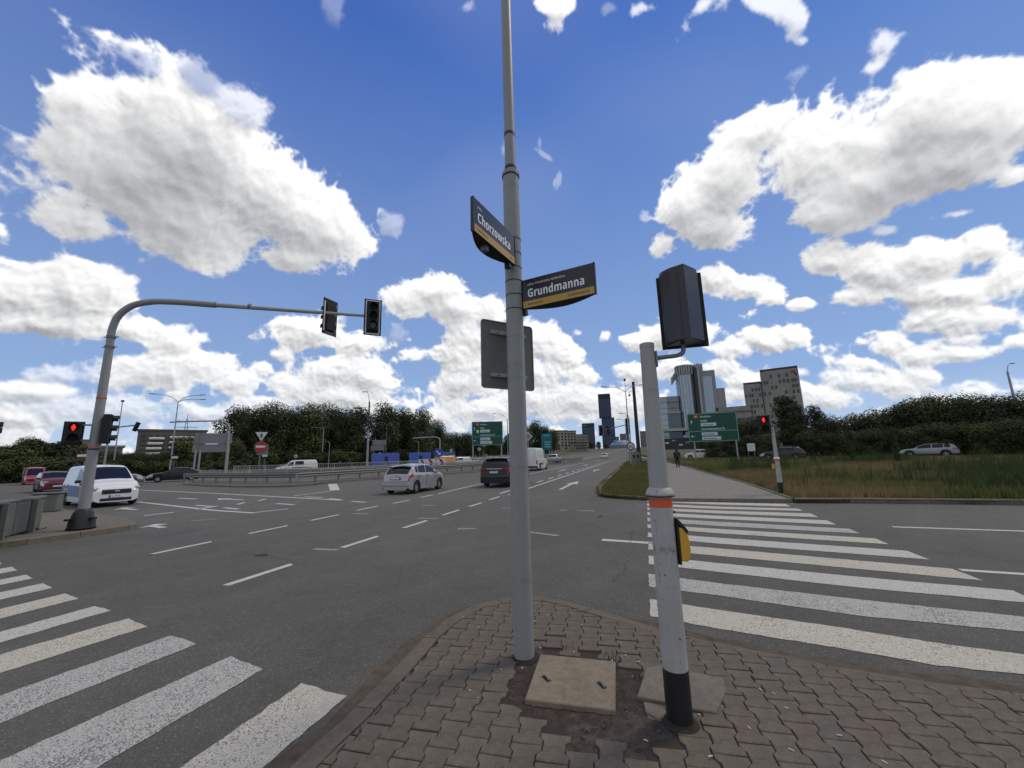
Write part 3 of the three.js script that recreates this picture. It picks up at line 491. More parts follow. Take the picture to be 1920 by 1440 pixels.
  // dust and sand washed against the kerb
  const off = (d) => dense.map((p, i) => [p[0] + nrm[i][0] * d * (0.9 + 0.25 * PN.noise(i * 0.37, d, 2)), p[1] + nrm[i][1] * d * (0.9 + 0.25 * PN.noise(i * 0.37, d, 2))]);
  const ga = off(0.12), gb = off(0.36), gp = []; for (let i = 0; i < ga.length - 1; i++) { const q = [ga[i], ga[i + 1], gb[i + 1], gb[i]].map(([x, z]) => [x, 0.003, z]); gp.push(...q[0], ...q[1], ...q[2], ...q[0], ...q[2], ...q[3]); }
  const gg = new THREE.BufferGeometry(); gg.setAttribute('position', new THREE.Float32BufferAttribute(gp, 3)); gg.computeVertexNormals(); if (gg.attributes.normal.getY(0) < 0) { for (let i = 0; i < gp.length; i += 9) for (let c = 0; c < 3; c++) { const t = gp[i + 3 + c]; gp[i + 3 + c] = gp[i + 6 + c]; gp[i + 6 + c] = t; } gg.setAttribute('position', new THREE.Float32BufferAttribute(gp, 3)); gg.computeVertexNormals(); }
  struct('gutter_dust', boxUV(gg), M.gutter, 'brown dust and sand along the kerb');
  // bare soil where the pavers are missing: humps that dive under the blocks at the rim
  const x0 = -0.35, x1 = 1.2, z0 = -3.9, z1 = -2.25, n = 90, pp = [], ii = [];
  for (let a = 0; a <= n; a++) for (let b = 0; b <= n; b++) { const x = lerp(x0, x1, a / n), z = lerp(z0, z1, b / n); const e = inside([x, z], SOIL); let dm = 9; for (const p of SOIL) dm = Math.min(dm, Math.hypot(p[0] - x, p[1] - z)); const h = 0.010 * PN.noise(x * 5, 0, z * 5) + 0.007 * PN.noise(x * 15, 3, z * 15) + 0.003 * PN.noise(x * 45, 5, z * 45); pp.push(x, e ? HP - 0.012 + h : HP - 0.02 + h * (dm < 0.25 ? 1.1 : 0.2), z); }
  for (let a = 0; a < n; a++) for (let b = 0; b < n; b++) { const k = a * (n + 1) + b; ii.push(k, k + 1, k + n + 1, k + 1, k + n + 2, k + n + 1); }
  const sg = new THREE.BufferGeometry(); sg.setAttribute('position', new THREE.Float32BufferAttribute(pp, 3)); sg.setIndex(ii); sg.computeVertexNormals();
  struct('soil', boxUV(sg), M.soil, 'bare brown soil where pavers are missing');
}
// litter and grit: cigarette ends, scraps, pebbles
{
  const g = [], scatter = (n, x0, x1, z0, z1, f) => { for (let i = 0; i < n; i++) { const x = rr(x0, x1), z = rr(z0, z1); if (inside([x, z], PAVED)) g.push(f(x, z)); } };
  const butt = (x, z) => cyl(0.004, 0.004, 0.024, x, HP + 0.004, z, 6, Math.PI / 2, 0, rr(0, 6));
  for (const [x, z] of [[0.02, -3.35], [-0.38, -4.1], [1.62, -3.0], [1.68, -2.95], [1.66, -2.8], [1.79, -2.55], [1.86, -2.35], [0.92, -3.4], [0.72, -3.42], [0.45, -3.58], [0.18, -3.66], [0.70, -2.55], [1.33, -2.63], [1.0, -2.42], [0.16, -4.2], [0.3, -4.35], [-0.55, -4.35], [0.85, -3.5], [1.45, -2.45], [0.5, -2.3]]) g.push(butt(x, z));
  scatter(14, -0.6, 2.6, -4.3, -2.4, (x, z) => box(rr(0.005, 0.014), 0.003, rr(0.004, 0.01), x, HP + 0.003, z, rr(0, 6)));
  const l = struct('litter', merge(g), std(lin(0.55, 0.52, 0.47), 0.8)); l.userData.kind = 'stuff'; tag(l, 'scattered cigarette ends and paper scraps on the pavers');
  const p = []; for (let i = 0; i < 260; i++) { const x = rr(-0.15, 1.0), z = rr(-3.75, -2.4); if (inside([x, z], SOIL)) { const r = rr(0.002, 0.008); p.push(place(new THREE.IcosahedronGeometry(r, 0), x, HP - 0.008 + r * 0.2, z, rr(0, 6), rr(0, 6))); } }
  const q = struct('gravel', merge(p), M.pavers[4]); q.userData.kind = 'stuff'; tag(q, 'small stones lying in the bare soil patch');
  const tf = []; for (const [x, z, k] of [[0.13, -3.62, 26], [0.02, -3.63, 18], [0.75, -3.5, 18], [0.9, -3.2, 12], [0.42, -3.66, 14]]) for (let i = 0; i < k; i++) { const a = rr(0, 6.28), r = rr(0, 0.07), hh = rr(0.012, 0.04); const b = new THREE.BufferGeometry(); const px = x + Math.cos(a) * r, pz = z + Math.sin(a) * r, dx = rr(-0.01, 0.01), dz = rr(-0.01, 0.01); b.setAttribute('position', new THREE.Float32BufferAttribute([px - 0.003, HP - 0.01, pz, px + 0.003, HP - 0.01, pz + 0.002, px + dx, HP + hh, pz + dz], 3)); b.computeVertexNormals(); tf.push(b); }
  const w = struct('weeds', merge(tf), std(lin(0.06, 0.075, 0.03), 0.9, { side: THREE.DoubleSide })); w.userData.kind = 'stuff'; tag(w, 'thin weeds sprouting round the tall post base');
}
// concrete inspection cover with two lifting eyes
{
  const c = pairs([0.17, -3.52, 0.74, -3.38, 0.59, -2.79, 0.03, -2.93]);
  const o = thing('inspection_cover', 'square sandy concrete cover plate with two lifting eyes, set in the bare soil', 'manhole cover', [0.38, HP, -3.15]);
  const lp = c.map(([x, z]) => [x - 0.38, z + 3.15]);
  part('cover_slab', prism(lp, -0.03, 0.022, 0.006), M.slab, o);
  for (const [x, z, a] of [[0.19, -3.16, -1.1], [0.565, -3.06, -1.25]]) {
    const e = new THREE.Group(); e.name = 'lifting_eye'; e.position.set(x - 0.38, 0.022, z + 3.15); e.rotation.y = a; o.add(e);
    part('recess', rbox(0.085, 0.006, 0.034, 0.002, 0, 0.0, 0), M.joint, e); part('handle_bar', tube([[-0.032, 0.002, 0], [-0.028, 0.011, 0], [0.028, 0.011, 0], [0.032, 0.002, 0]], 0.0055, 16, 8), M.galvDark, e);
  }
}
{
  const o = thing('footing_slab', 'broken grey concrete slab tilted round the foot of the short white post', 'concrete slab', [1.1, HP, -3.05]);
  part('slab_piece', prism(pairs([0.95, -3.30, 1.10, -3.33, 1.25, -3.23, 1.44, -3.13, 1.38, -2.98, 1.20, -2.76, 1.07, -2.80, 0.93, -2.88, 0.77, -2.94]).map(([x, z]) => [x - 1.1, z + 3.05]), -0.035, 0.014, 0.006), M.slabGrey, o);
  part('slab_chip', prism(pairs([0.80, -2.90, 0.90, -2.84, 0.92, -2.76, 0.84, -2.72, 0.78, -2.80]).map(([x, z]) => [x - 1.1, z + 3.05]), -0.035, 0.006, 0.004), M.slabGrey, o);
}
// ---------------------------------------------------------------- tall grey post with street name signs
{
  const X = 0.041, Z = -3.525, o = thing('tall_post', 'tall pale grey steel post carrying the two street name signs', 'post', [X, 0, Z]);
  part('lower_tube', merge([pole(0.081, 0.0795, 0.03, 4.40, 0, 0, 40)]), M.poleGrey, o);
  part('collar', merge([pole(0.086, 0.086, 4.40, 4.445, 0, 0, 40), pole(0.086, 0.058, 4.445, 4.475, 0, 0, 40)]), M.poleGrey, o);
  part('upper_tube', pole(0.0545, 0.046, 4.47, 8.6, 0, 0, 32), M.poleGrey, o);
  const ring = (y, r, h = 0.009) => part('clamp_band', pole(r, r, y - h / 2, y + h / 2, 0, 0, 40), M.black, o);
  ring(4.405, 0.0872, 0.012); ring(4.50, 0.058, 0.035); ring(4.885, 0.0565, 0.03);
  for (const y of [3.716, 3.571, 3.425, 3.289, 3.15, 3.012]) ring(y, 0.0825);
  for (const y of [2.74, 2.36]) part('seam', pole(0.0812, 0.0812, y, y + 0.003, 0, 0, 40), M.galvDark, o);
  part('mud_collar', pole(0.125, 0.082, HP - 0.02, HP + 0.012, 0, 0, 24), M.soil, o);
}
function signTexture(w, h, draw) { const c = document.createElement('canvas'); c.width = w; c.height = h; const x = c.getContext('2d'); draw(x, w, h); const t = new THREE.CanvasTexture(c); t.colorSpace = THREE.SRGBColorSpace; t.anisotropy = 8; return t; }
function streetSign(name, label, P, Q, y0, h, draw, atRight) {
  const dx = Q[0] - P[0], dz = Q[1] - P[1], L = Math.hypot(dx, dz), turn = Math.atan2(-dz, dx);
  const o = thing('street_sign', label, 'street sign', [P[0], y0, P[1]], turn);
  const arc = [[0, 0], [L, 0]]; for (let k = 0; k <= 14; k++) { const t = 1 - k / 14; arc.push([L * t, -0.020 - 0.115 * Math.sin(Math.PI * t)]); }
  part('casing', prism(arc, 0, h, 0.002), M.blackMatt, o);
  part('face', place(new THREE.PlaneGeometry(L - 0.008, h - 0.006), L / 2, h / 2, 0.0035), std(0xffffff, 0.3, { map: signTexture(1024, 430, draw) }), o);
  for (const x of [-0.004, L + 0.004]) part('end_cap', box(0.012, h + 0.004, 0.03, x, h / 2, -0.008), M.black, o);
  const bx = atRight ? L - 0.06 : 0.0;
  part('bracket', merge([box(0.05, 0.05, 0.05, bx - 0.005, -0.022, -0.035), box(0.02, h * 0.96, 0.035, atRight ? L - 0.03 : -0.02, h / 2, -0.06)]), M.black, o);
  if (atRight) part('fixing_block', box(0.045, 0.05, 0.05, L * 0.36, -0.018, -0.055), M.galvDark, o);
}
const signDraw = (small, big, l, r, navy) => (x, w, h) => {
  x.fillStyle = navy; x.fillRect(0, 0, w, h); x.fillStyle = '#b9923f'; x.fillRect(0, h * 0.765, w, h * 0.235);
  x.fillStyle = '#c9cccf'; x.font = 'bold 46px sans-serif'; x.fillText(small[0], 70, h * 0.23); if (small[1]) { x.fillText(small[1], 70 + x.measureText(small[0]).width + 16, h * 0.23); }
  x.fillStyle = '#eef0f0'; x.font = 'bold 172px sans-serif'; const m = x.measureText(big).width, k = 835 / m; x.save(); x.translate(70, h * 0.64); x.scale(k, 1); x.fillText(big, 0, 0); x.restore();
  x.fillStyle = '#14120d'; x.font = 'bold 52px sans-serif'; x.fillText(l, 70, h * 0.925); const q = x.measureText(r).width; x.fillText(r, w - q - 60, h * 0.925);
};
streetSign('street_sign', 'dark blue street sign reading Chorzowska above a yellow strip', [-0.264, -2.80], [0.055, -3.385], 3.395, 0.292, signDraw(['ulica', ''], 'Chorzowska', 'Katowice', 'Dąb', '#1b2338'), true);
streetSign('street_sign', 'charcoal street sign reading Grundmanna above a yellow strip', [0.122, -3.49], [0.724, -3.165], 3.008, 0.283, signDraw(['ulica', 'Friedricha Wilhelma'], 'Grundmanna', 'Katowice', 'Śródmieście', '#24262b'), false);
{
  // back of a road sign fixed behind the tall post
  const o = thing('road_sign_back', 'grey back of a rectangular road sign fixed behind the tall post', 'road sign', [-0.035, 2.635, -3.76], Math.atan2(0.30, 0.49));
  const s = new THREE.Shape(), w = 0.29, h = 0.33, r = 0.035; s.moveTo(-w + r, -h); s.lineTo(w - r, -h); s.quadraticCurveTo(w, -h, w, -h + r); s.lineTo(w, h - r); s.quadraticCurveTo(w, h, w - r, h); s.lineTo(-w + r, h); s.quadraticCurveTo(-w, h, -w, h - r); s.lineTo(-w, -h + r); s.quadraticCurveTo(-w, -h, -w + r, -h);
  part('plate', plain(new THREE.ExtrudeGeometry(s, { depth: 0.006, bevelEnabled: true, bevelSize: 0.003, bevelThickness: 0.002, bevelSegments: 2 })), M.signBack, o);
  const rim = []; const pts = s.getPoints(8); for (let i = 0; i < pts.length; i++) { const a = pts[i], b = pts[(i + 1) % pts.length]; if (a.distanceTo(b) > 1e-4) rim.push(bar([a.x, a.y, 0.010], [b.x, b.y, 0.010], 0.006, 6)); }
  part('rim', merge(rim), M.galvDark, o);
  for (const y of [0.215, -0.205]) { part('rail', box(0.40, 0.035, 0.02, 0.0, y, 0.018), M.galv, o); part('bolt', cyl(0.008, 0.008, 0.012, -0.12, y, 0.032, 8, Math.PI / 2), M.galvDark, o); part('arm', box(0.05, 0.03, 0.16, 0.02, y, 0.09), M.galvDark, o); }
}
// ---------------------------------------------------------------- short white post: the back of a pedestrian signal
function buttonBox(o, x, z, turn) {
  const b = new THREE.Group(); b.name = 'push_button'; b.position.set(x, 0, z); b.rotation.y = turn; o.add(b);
  const ext = (pts, w) => { const g = new THREE.ExtrudeGeometry(new THREE.Shape(pts.map((p) => new THREE.Vector2(...p))), { depth: w - 0.012, bevelEnabled: true, bevelSize: 0.006, bevelThickness: 0.006, bevelOffset: -0.006, bevelSegments: 2 }); g.translate(0, 0, -w / 2 + 0.006); return plain(g); };
  part('button_body', ext([[0.01, 0.995], [0.05, 0.99], [0.068, 1.01], [0.078, 1.05], [0.078, 1.10], [0.068, 1.15], [0.05, 1.19], [0.01, 1.20]], 0.085), M.yellow, b);
  part('hood', ext([[0, 1.255], [0.018, 1.240], [0.045, 1.212], [0.072, 1.178], [0.066, 1.158], [0.05, 1.165], [0.03, 1.195], [0, 1.215]], 0.095), M.black, b);
  part('back_plate', box(0.014, 0.25, 0.075, 0.003, 1.10, 0), M.black, b);
}
function redFigure(parent, s, x, y, z, turn) {   // a lit standing figure
  const g = [place(new THREE.SphereGeometry(0.022 * s, 10, 8), 0, 0.062 * s, 0), rbox(0.052 * s, 0.062 * s, 0.012 * s, 0.005 * s, 0, 0.01 * s, 0), rbox(0.016 * s, 0.07 * s, 0.012 * s, 0.004 * s, 0.035 * s, 0.002 * s, 0, 0, 0, 0.2), rbox(0.016 * s, 0.07 * s, 0.012 * s, 0.004 * s, -0.035 * s, 0.002 * s, 0, 0, 0, -0.2), rbox(0.02 * s, 0.072 * s, 0.012 * s, 0.004 * s, 0.014 * s, -0.054 * s, 0), rbox(0.02 * s, 0.072 * s, 0.012 * s, 0.004 * s, -0.014 * s, -0.054 * s, 0)];
  const m = part('red_figure', merge(g), M.litRed, parent); m.position.set(x, y, z); m.rotation.y = turn; return m;
}
{
  const X = 0.958, Z = -2.71, o = thing('pedestrian_signal', 'short white post with black foot and the black back of a pedestrian signal', 'pedestrian signal', [X, 0, Z]);
  part('black_foot', pole(0.0765, 0.0758, 0.03, 0.372, 0, 0, 36), M.black, o);
  part('lower_tube', pole(0.0750, 0.0715, 0.372, 1.405, 0, 0, 36), M.poleWhite, o);
  part('warning_band', pole(0.0722, 0.0720, 1.323, 1.381, 0, 0, 36), M.orange, o);
  part('collar', plain(new THREE.LatheGeometry([[0.066, 1.392], [0.086, 1.395], [0.090, 1.403], [0.086, 1.418], [0.076, 1.436], [0.064, 1.446], [0.06, 1.446]].map((p) => new THREE.Vector2(...p)), 40)), M.poleWhite, o);
  part('collar_seal', pole(0.0905, 0.0895, 1.389, 1.396, 0, 0, 36), M.black, o);
  part('upper_tube', pole(0.0635, 0.0475, 1.44, 2.405, 0, 0, 32), M.poleUpper, o);
  part('cap', merge([pole(0.0495, 0.0495, 2.398, 2.428, 0, 0, 32), pole(0.0495, 0.042, 2.428, 2.433, 0, 0, 32)]), M.poleUpper, o);
  for (const s of [[0.018, 0.56, 0.0735], [0.03, 1.06, 0.066], [-0.035, 0.92, 0.064]]) part('screw', cyl(0.0045, 0.0045, 0.006, ...s, 8, Math.PI / 2), M.black, o);
  part('cable_gland', cyl(0.01, 0.01, 0.02, 0.072, 1.29, 0.012, 8, 0, Math.PI / 2), M.black, o);
  part('mud_collar', pole(0.13, 0.08, HP - 0.02, HP + 0.014, 0, 0, 20), M.soil, o);
  const arm = new THREE.Group(); arm.name = 'bracket_arm'; o.add(arm);
  part('clamp_plate', box(0.012, 0.11, 0.05, 0.052, 2.315, 0.005), M.galvDark, arm);
  part('arm_tube', tube([[0.05, 2.325, 0.0], [0.13, 2.330, 0.012], [0.20, 2.336, 0.022], [0.232, 2.35, 0.028], [0.244, 2.38, 0.03], [0.244, 2.42, 0.03]], 0.0155, 30, 12), M.galvDark, arm);
  // signal head, seen from behind: a bevelled housing on a wider board
  const hd = new THREE.Group(); hd.name = 'signal_head'; o.add(hd); const rel = (a) => a.map(([x, z]) => [x - X, z - Z]);
  const H = rel([[1.088, -2.705], [1.094, -2.675], [1.130, -2.612], [1.207, -2.556], [1.338, -2.645], [1.352, -2.675]]), mid = [0.262, 0.015];
  const pos = [], ys = [2.405, 2.425, 2.93, 2.955], sc = [0.94, 1, 1, 0.955], R = H.length;
  const vv = (k, i) => { const p = H[i], s = sc[k]; return [mid[0] + (p[0] - mid[0]) * s, ys[k] + (k === 0 ? (i === 3 ? 0.022 : i === 2 || i === 4 ? 0.01 : 0) : k === 3 ? (i === 3 ? 0.004 : 0) : 0), mid[1] + (p[1] - mid[1]) * s]; };
  for (let k = 0; k < 3; k++) for (let i = 0; i < R; i++) { const j = (i + 1) % R, a = vv(k, i), b = vv(k, j), c = vv(k + 1, j), d = vv(k + 1, i); pos.push(...a, ...b, ...c, ...a, ...c, ...d); }
  for (let i = 1; i < R - 1; i++) { pos.push(...vv(0, 0), ...vv(0, i + 1), ...vv(0, i)); pos.push(...vv(3, 0), ...vv(3, i), ...vv(3, i + 1)); }
  const hg = new THREE.BufferGeometry(); hg.setAttribute('position', new THREE.Float32BufferAttribute(pos, 3)); hg.computeVertexNormals();
  part('housing', boxUV(hg), M.blackGloss, hd);
  part('seam_strip', beam([1.1685 - X, 2.43, -2.5835 - Z], [1.1685 - X, 2.925, -2.5835 - Z], 0.003, 0.003), M.black, hd);
  const a = [1.082, -2.748], b = [1.375, -2.668], bx = (a[0] + b[0]) / 2 - X, bz = (a[1] + b[1]) / 2 - Z, w = Math.hypot(b[0] - a[0], b[1] - a[1]), tn = Math.atan2(-(b[1] - a[1]), b[0] - a[0]);
  part('backing_board', rbox(w, 0.545, 0.022, 0.006, bx, 2.665, bz, tn), M.blackMatt, hd);
  for (const y of [2.78, 2.53]) part('lens_visor', cyl(0.1, 0.1, 0.10, bx + Math.sin(tn) * -0.06, y, bz - Math.cos(tn) * 0.06, 20, Math.PI / 2, 0, tn), M.black, hd);
  buttonBox(o, 0.066, 0.018, 0.22);
}

// ---------------------------------------------------------------- traffic island on the left with the curved signal mast
function islandSlab(name, label, pts, h, inset = 0.14, top = M.island) {
  let cx = 0, cz = 0; for (const p of pts) { cx += p[0] / pts.length; cz += p[1] / pts.length; }
  const o = struct(name, null, null, label), inn = pts.map(([x, z]) => { const d = Math.hypot(x - cx, z - cz); return [cx + (x - cx) * (d - inset) / d, cz + (z - cz) * (d - inset) / d]; });
  part('surface', prism(inn, -0.05, h - 0.004, 0), top, o);
  for (let i = 0; i < pts.length; i++) {
    const a = pts[i], b = pts[(i + 1) % pts.length], c = inn[(i + 1) % pts.length], d = inn[i], n = Math.max(1, Math.round(Math.hypot(b[0] - a[0], b[1] - a[1]) / 1.0)), P = (u, v, t) => [lerp(u[0], v[0], t), lerp(u[1], v[1], t)];
    for (let k = 0; k < n; k++) { const e = 0.006 / n, q = [P(a, b, k / n + e), P(a, b, (k + 1) / n - e), P(d, c, (k + 1) / n - e), P(d, c, k / n + e)]; part('kerb_stone', prism(q, -0.05, h, 0.012), M.kerbFar, o); }
  }
  return o;
}
islandSlab('traffic_island', 'paved island with pale kerb under the curved signal mast', pairs([-11.9, -7.2, -11.05, -8.91, -10.81, -9.19, -10.45, -9.95, -10.14, -10.85, -10.30, -11.25, -10.7, -11.6, -11.71, -12.35, -14.98, -14.25, -17.97, -15.95, -21, -17.2, -21.6, -16, -16, -11]), 0.13);
function signalHead(parent, name, x, y, z, turn, o = {}) {      // front faces +z before turning
  const n = o.n ?? 3, s = o.s ?? 1, g = new THREE.Group(); g.name = name; g.position.set(x, y, z); g.rotation.y = turn; parent.add(g); const h = 0.32 * n * s, w = 0.34 * s;
  part('housing', rbox(w, h, 0.20 * s, 0.03 * s, 0, 0, -0.02 * s), M.blackMatt, g);
  if (o.board) {
    const bw = o.board[0], bh = o.board[1]; part('backing_board', rbox(bw, bh, 0.02, 0.01, 0, 0, -0.06), M.blackMatt, g);
    const rim = (zz) => { const b = 0.035, q = 0.05; return [[bw - 2 * q, b, 0, bh / 2 - q], [bw - 2 * q, b, 0, -bh / 2 + q], [b, bh - 2 * q - b, bw / 2 - q - b / 2 + 0.01, 0], [b, bh - 2 * q - b, -bw / 2 + q + b / 2 - 0.01, 0]].map(([ww, hh, xx, yy]) => box(ww, hh, 0.004, xx, yy, zz)); };
    if (o.rimFront) part('white_border', merge(rim(-0.046)), M.plateWhite, g);
    if (o.rimBack) { const q = []; for (let k = 0; k < 4; k++) q.push(box(0.05, 0.12, 0.004, -bw / 2 + 0.06, -bh / 2 + 0.16 + k * (bh - 0.32) / 3, -0.074)); for (let k = 0; k < 4; k++) q.push(box(0.06, 0.06, 0.004, -bw / 2 + 0.15 + k * (bw - 0.3) / 3, -bh / 2 + 0.055, -0.074)); part('border_patch', merge(q), M.signBack, g).userData.kind = 'stuff'; part('border_strip', box(0.045, bh - 0.2, 0.004, bw / 2 - 0.055, 0, -0.074), M.plateWhite, g); }
  }
  for (let k = 0; k < n; k++) {
    const yy = h / 2 - 0.16 * s - k * 0.32 * s;
    part('lens', cyl(0.105 * s, 0.105 * s, 0.02, 0, yy, 0.082 * s, 20, Math.PI / 2), o.green === k ? M.lensGreen : M.lensDark, g);
    const v = new THREE.CylinderGeometry(0.12 * s, 0.13 * s, 0.17 * s, 20, 1, true, Math.PI * 0.5, Math.PI * 1.15); part('visor', place(v, 0, yy, 0.15 * s, 0, Math.PI / 2, Math.PI * 0.92), std(lin(0.012, 0.012, 0.012), 0.7, { side: THREE.DoubleSide }), g);
    if (o.red === k) redFigure(g, 1.05 * s, 0, yy, 0.10 * s, 0);
  }
  return g;
}
function redGlow(x, y, z) { const l = new THREE.PointLight(0xff2a1a, 0.012, 6); l.position.set(x, y, z); l.castShadow = true; scene.add(l); }
{
  const X = -10.90, Z = -10.36, B = 0.13, o = thing('signal_mast', 'grey curved signal mast on the island, black cast foot, two heads hanging over the road', 'traffic signal', [X, B, Z]);
  part('cast_foot', merge([plain(new THREE.LatheGeometry([[0.0, 0.0], [0.27, 0.0], [0.27, 0.05], [0.25, 0.07], [0.245, 0.20], [0.215, 0.27], [0.19, 0.40], [0.15, 0.47], [0.145, 0.50], [0.10, 0.50]].map((p) => new THREE.Vector2(...p)), 8)), box(0.14, 0.05, 0.1, 0.25, 0.26, 0), box(0.1, 0.05, 0.14, -0.1, 0.26, 0.22)]), M.black, o);
  part('shaft', pole(0.115, 0.09, 0.45, 4.70, 0, 0, 24), M.poleGrey, o);
  for (const y of [4.72, 5.0]) { part('flange', merge([pole(0.105, 0.105, y - 0.03, y + 0.03, 0, 0, 20), bar([-0.2, y, 0.0], [0.2, y, 0.0], 0.014)]), M.galvDark, o); }
  for (const y of [2.02, 3.3]) part('red_band', pole(0.108, 0.107, y, y + 0.04, 0, 0, 20), M.orange, o);
  part('black_band', pole(0.112, 0.112, 1.96, 2.0, 0, 0, 20), M.black, o);
  // arm: up, round and over the road
  const E1 = [6.4, 0, -1.4], L = Math.hypot(E1[0], E1[2]), e = [E1[0] / L, E1[2] / L];
  const P = (d, y) => [e[0] * d, y, e[1] * d];
  part('curved_arm', tube([P(0, 4.70), P(0, 5.25), P(0.10, 5.62), P(0.38, 5.92), P(0.80, 6.06), P(1.35, 6.09), P(2.4, 6.06)], 0.085, 60, 16), M.poleGrey, o);
  part('straight_arm', (() => { const A = V3(...P(2.35, 6.06)), Bp = V3(...P(6.5, 5.94)), d = Bp.clone().sub(A), g = new THREE.CylinderGeometry(0.042, 0.066, d.length(), 16); g.applyQuaternion(new THREE.Quaternion().setFromUnitVectors(V3(0, 1, 0), d.clone().normalize())); const m = A.add(Bp).multiplyScalar(0.5); return plain(g.translate(m.x, m.y, m.z)); })(), M.poleUpper, o);
  for (const d of [2.4, 3.3]) part('arm_flange', place(new THREE.CylinderGeometry(0.082, 0.082, 0.06, 16), ...P(d, 6.06), Math.atan2(-e[1], e[0]), 0, Math.PI / 2), M.galvDark, o);
  const ta = Math.atan2(-(X + P(6.75, 0)[0]), -(Z + P(6.75, 0)[2]));
  signalHead(o, 'signal_head', ...P(6.76, 5.92), ta + 0.05, { board: [0.52, 1.18], s: 0.92, rimFront: true, green: 2 });
  signalHead(o, 'signal_head', P(5.42, 5.95)[0] - 0.02, 5.88, P(5.42, 5.95)[2] - 0.16, ta + Math.PI + 0.86, { board: [0.56, 1.14], s: 0.9, rimBack: true });
  // heads on the shaft
  signalHead(o, 'pedestrian_head', -0.27, 2.39, 0.30, 0.76, { n: 2, red: 0, s: 0.86, board: [0.37, 0.59] });
  for (const y of [2.2, 2.6]) part('head_bracket', beam([-0.05, y, 0.03], [-0.22, y, 0.22], 0.04, 0.04), M.galvDark, o);
  signalHead(o, 'signal_head', 0.225, 2.50, -0.07, 2.2, { s: 0.8 });
  part('side_bracket', beam([0.05, 2.45, 0.0], [0.2, 2.45, -0.06], 0.05, 0.3), M.black, o);
  const b = new THREE.Group(); b.name = 'push_button'; b.rotation.y = 2.9; o.add(b);
  part('button_body', rbox(0.10, 0.22, 0.11, 0.03, 0.15, 0.94, 0), M.yellow, b); part('hood', rbox(0.13, 0.05, 0.13, 0.02, 0.145, 1.09, 0), M.black, b);
  redGlow(X - 0.20, B + 2.52, Z + 0.62);
}
// steel crash barrier end on the island, close to the frame edge
{
  const o = thing('crash_barrier', 'grey steel crash barrier with rounded end panels standing on the island', 'barrier', [-12.32, 0.12, -10.62], Math.atan2(-0.87, 0.48));
  const wave = (x0, x1, y0, y1, z) => { const g = []; const prof = [[0, 0], [0.05, 0.06], [0.12, 0.07], [0.2, 0.0], [0.28, 0.07], [0.35, 0.06], [0.4, 0]]; for (let i = 0; i < prof.length - 1; i++) { const a = prof[i], b = prof[i + 1], k = (y1 - y0) / 0.4; g.push(beam([(x0 + x1) / 2, y0 + a[0] * k, z + a[1]], [(x0 + x1) / 2, y0 + b[0] * k, z + b[1]], x1 - x0, 0.012)); } return merge(g); };
  for (let k = 0; k < 5; k++) { const x = 0.30 + k * 0.62; part('panel', rbox(0.58, 0.76, 0.16, 0.05, x, 0.40, rr(-0.01, 0.01)), M.barrier, o); }
  part('top_rail', rbox(3.2, 0.09, 0.18, 0.04, 1.56, 0.80, 0), M.barrier, o);
  for (let k = 0; k < 3; k++) part('post', box(0.1, 0.8, 0.1, 0.6 + k * 1.2, 0.39, -0.14), M.barrier, o);
  part('foot_plate', box(1.0, 0.03, 0.34, 0.45, 0.012, 0), M.black, o);
}
{
  const o = thing('barrier_block', 'small grey barrier block standing behind the crash barrier', 'barrier', [-16.6, 0.12, -14.5], 0.4);
  part('block', rbox(0.7, 0.62, 0.4, 0.06, 0, 0.31, 0), M.barrier, o); part('lid', rbox(0.76, 0.06, 0.46, 0.02, 0, 0.65, 0), M.barrier, o);
}
{
  const o = thing('rubber_kerb', 'dark blue rubber kerb piece lying at the island edge', 'kerb piece', [-12.55, 0.13, -9.35], 0.4);
  part('rubber_block', rbox(0.9, 0.14, 0.3, 0.05, 0, 0.07, 0), std(lin(0.012, 0.016, 0.03), 0.7), o); part('end_cap', rbox(0.12, 0.12, 0.28, 0.04, 0.46, 0.06, 0), M.rubber, o);
}
// ---------------------------------------------------------------- median: kerb, guard rail, railing
const MED = pairs([-31.5, -41, -29.5, -36.3, -26.23, -32.2, -22.5, -29.6, -18.95, -27.6, -16.2, -26.6, -14.5, -26.6, -13.7, -27.4, -13.37, -29.57, -11.55, -33.23, -4.08, -41.69, 2.66, -56.24, 10.93, -71.33, 17.5, -92, 14.5, -93, 6, -72, -4, -57, -12, -47, -20, -44, -27, -46]);
islandSlab('median', 'long paved median with brown kerb between the carriageways', MED, 0.12, 0.18, M.medianTop);
{ const p = []; for (let k = 0; k <= 22; k++) p.push([92 + k * 24, -11.2]); const q = (s, t) => { const [x, z] = W2(s, t); return [x, z]; };
  const pos = []; for (let k = 0; k < 22; k++) { const s0 = 92 + k * 24, s1 = s0 + 24, a = q(s0, -15.6), b = q(s0, -11.2), c = q(s1, -11.2), d = q(s1, -15.6), y0 = gY(s0) + 0.14, y1 = gY(s1) + 0.14; pos.push(a[0], y0, a[1], b[0], y0, b[1], c[0], y1, c[1], a[0], y0, a[1], c[0], y1, c[1], d[0], y1, d[1], b[0], y0 - 0.2, b[1], c[0], y1 - 0.2, c[1], c[0], y1, c[1], b[0], y0 - 0.2, b[1], c[0], y1, c[1], b[0], y0, b[1]); }
  const g = new THREE.BufferGeometry(); g.setAttribute('position', new THREE.Float32BufferAttribute(pos, 3)); g.computeVertexNormals(); struct('median_strip', boxUV(g), M.island, 'sandy median strip running up the avenue'); }
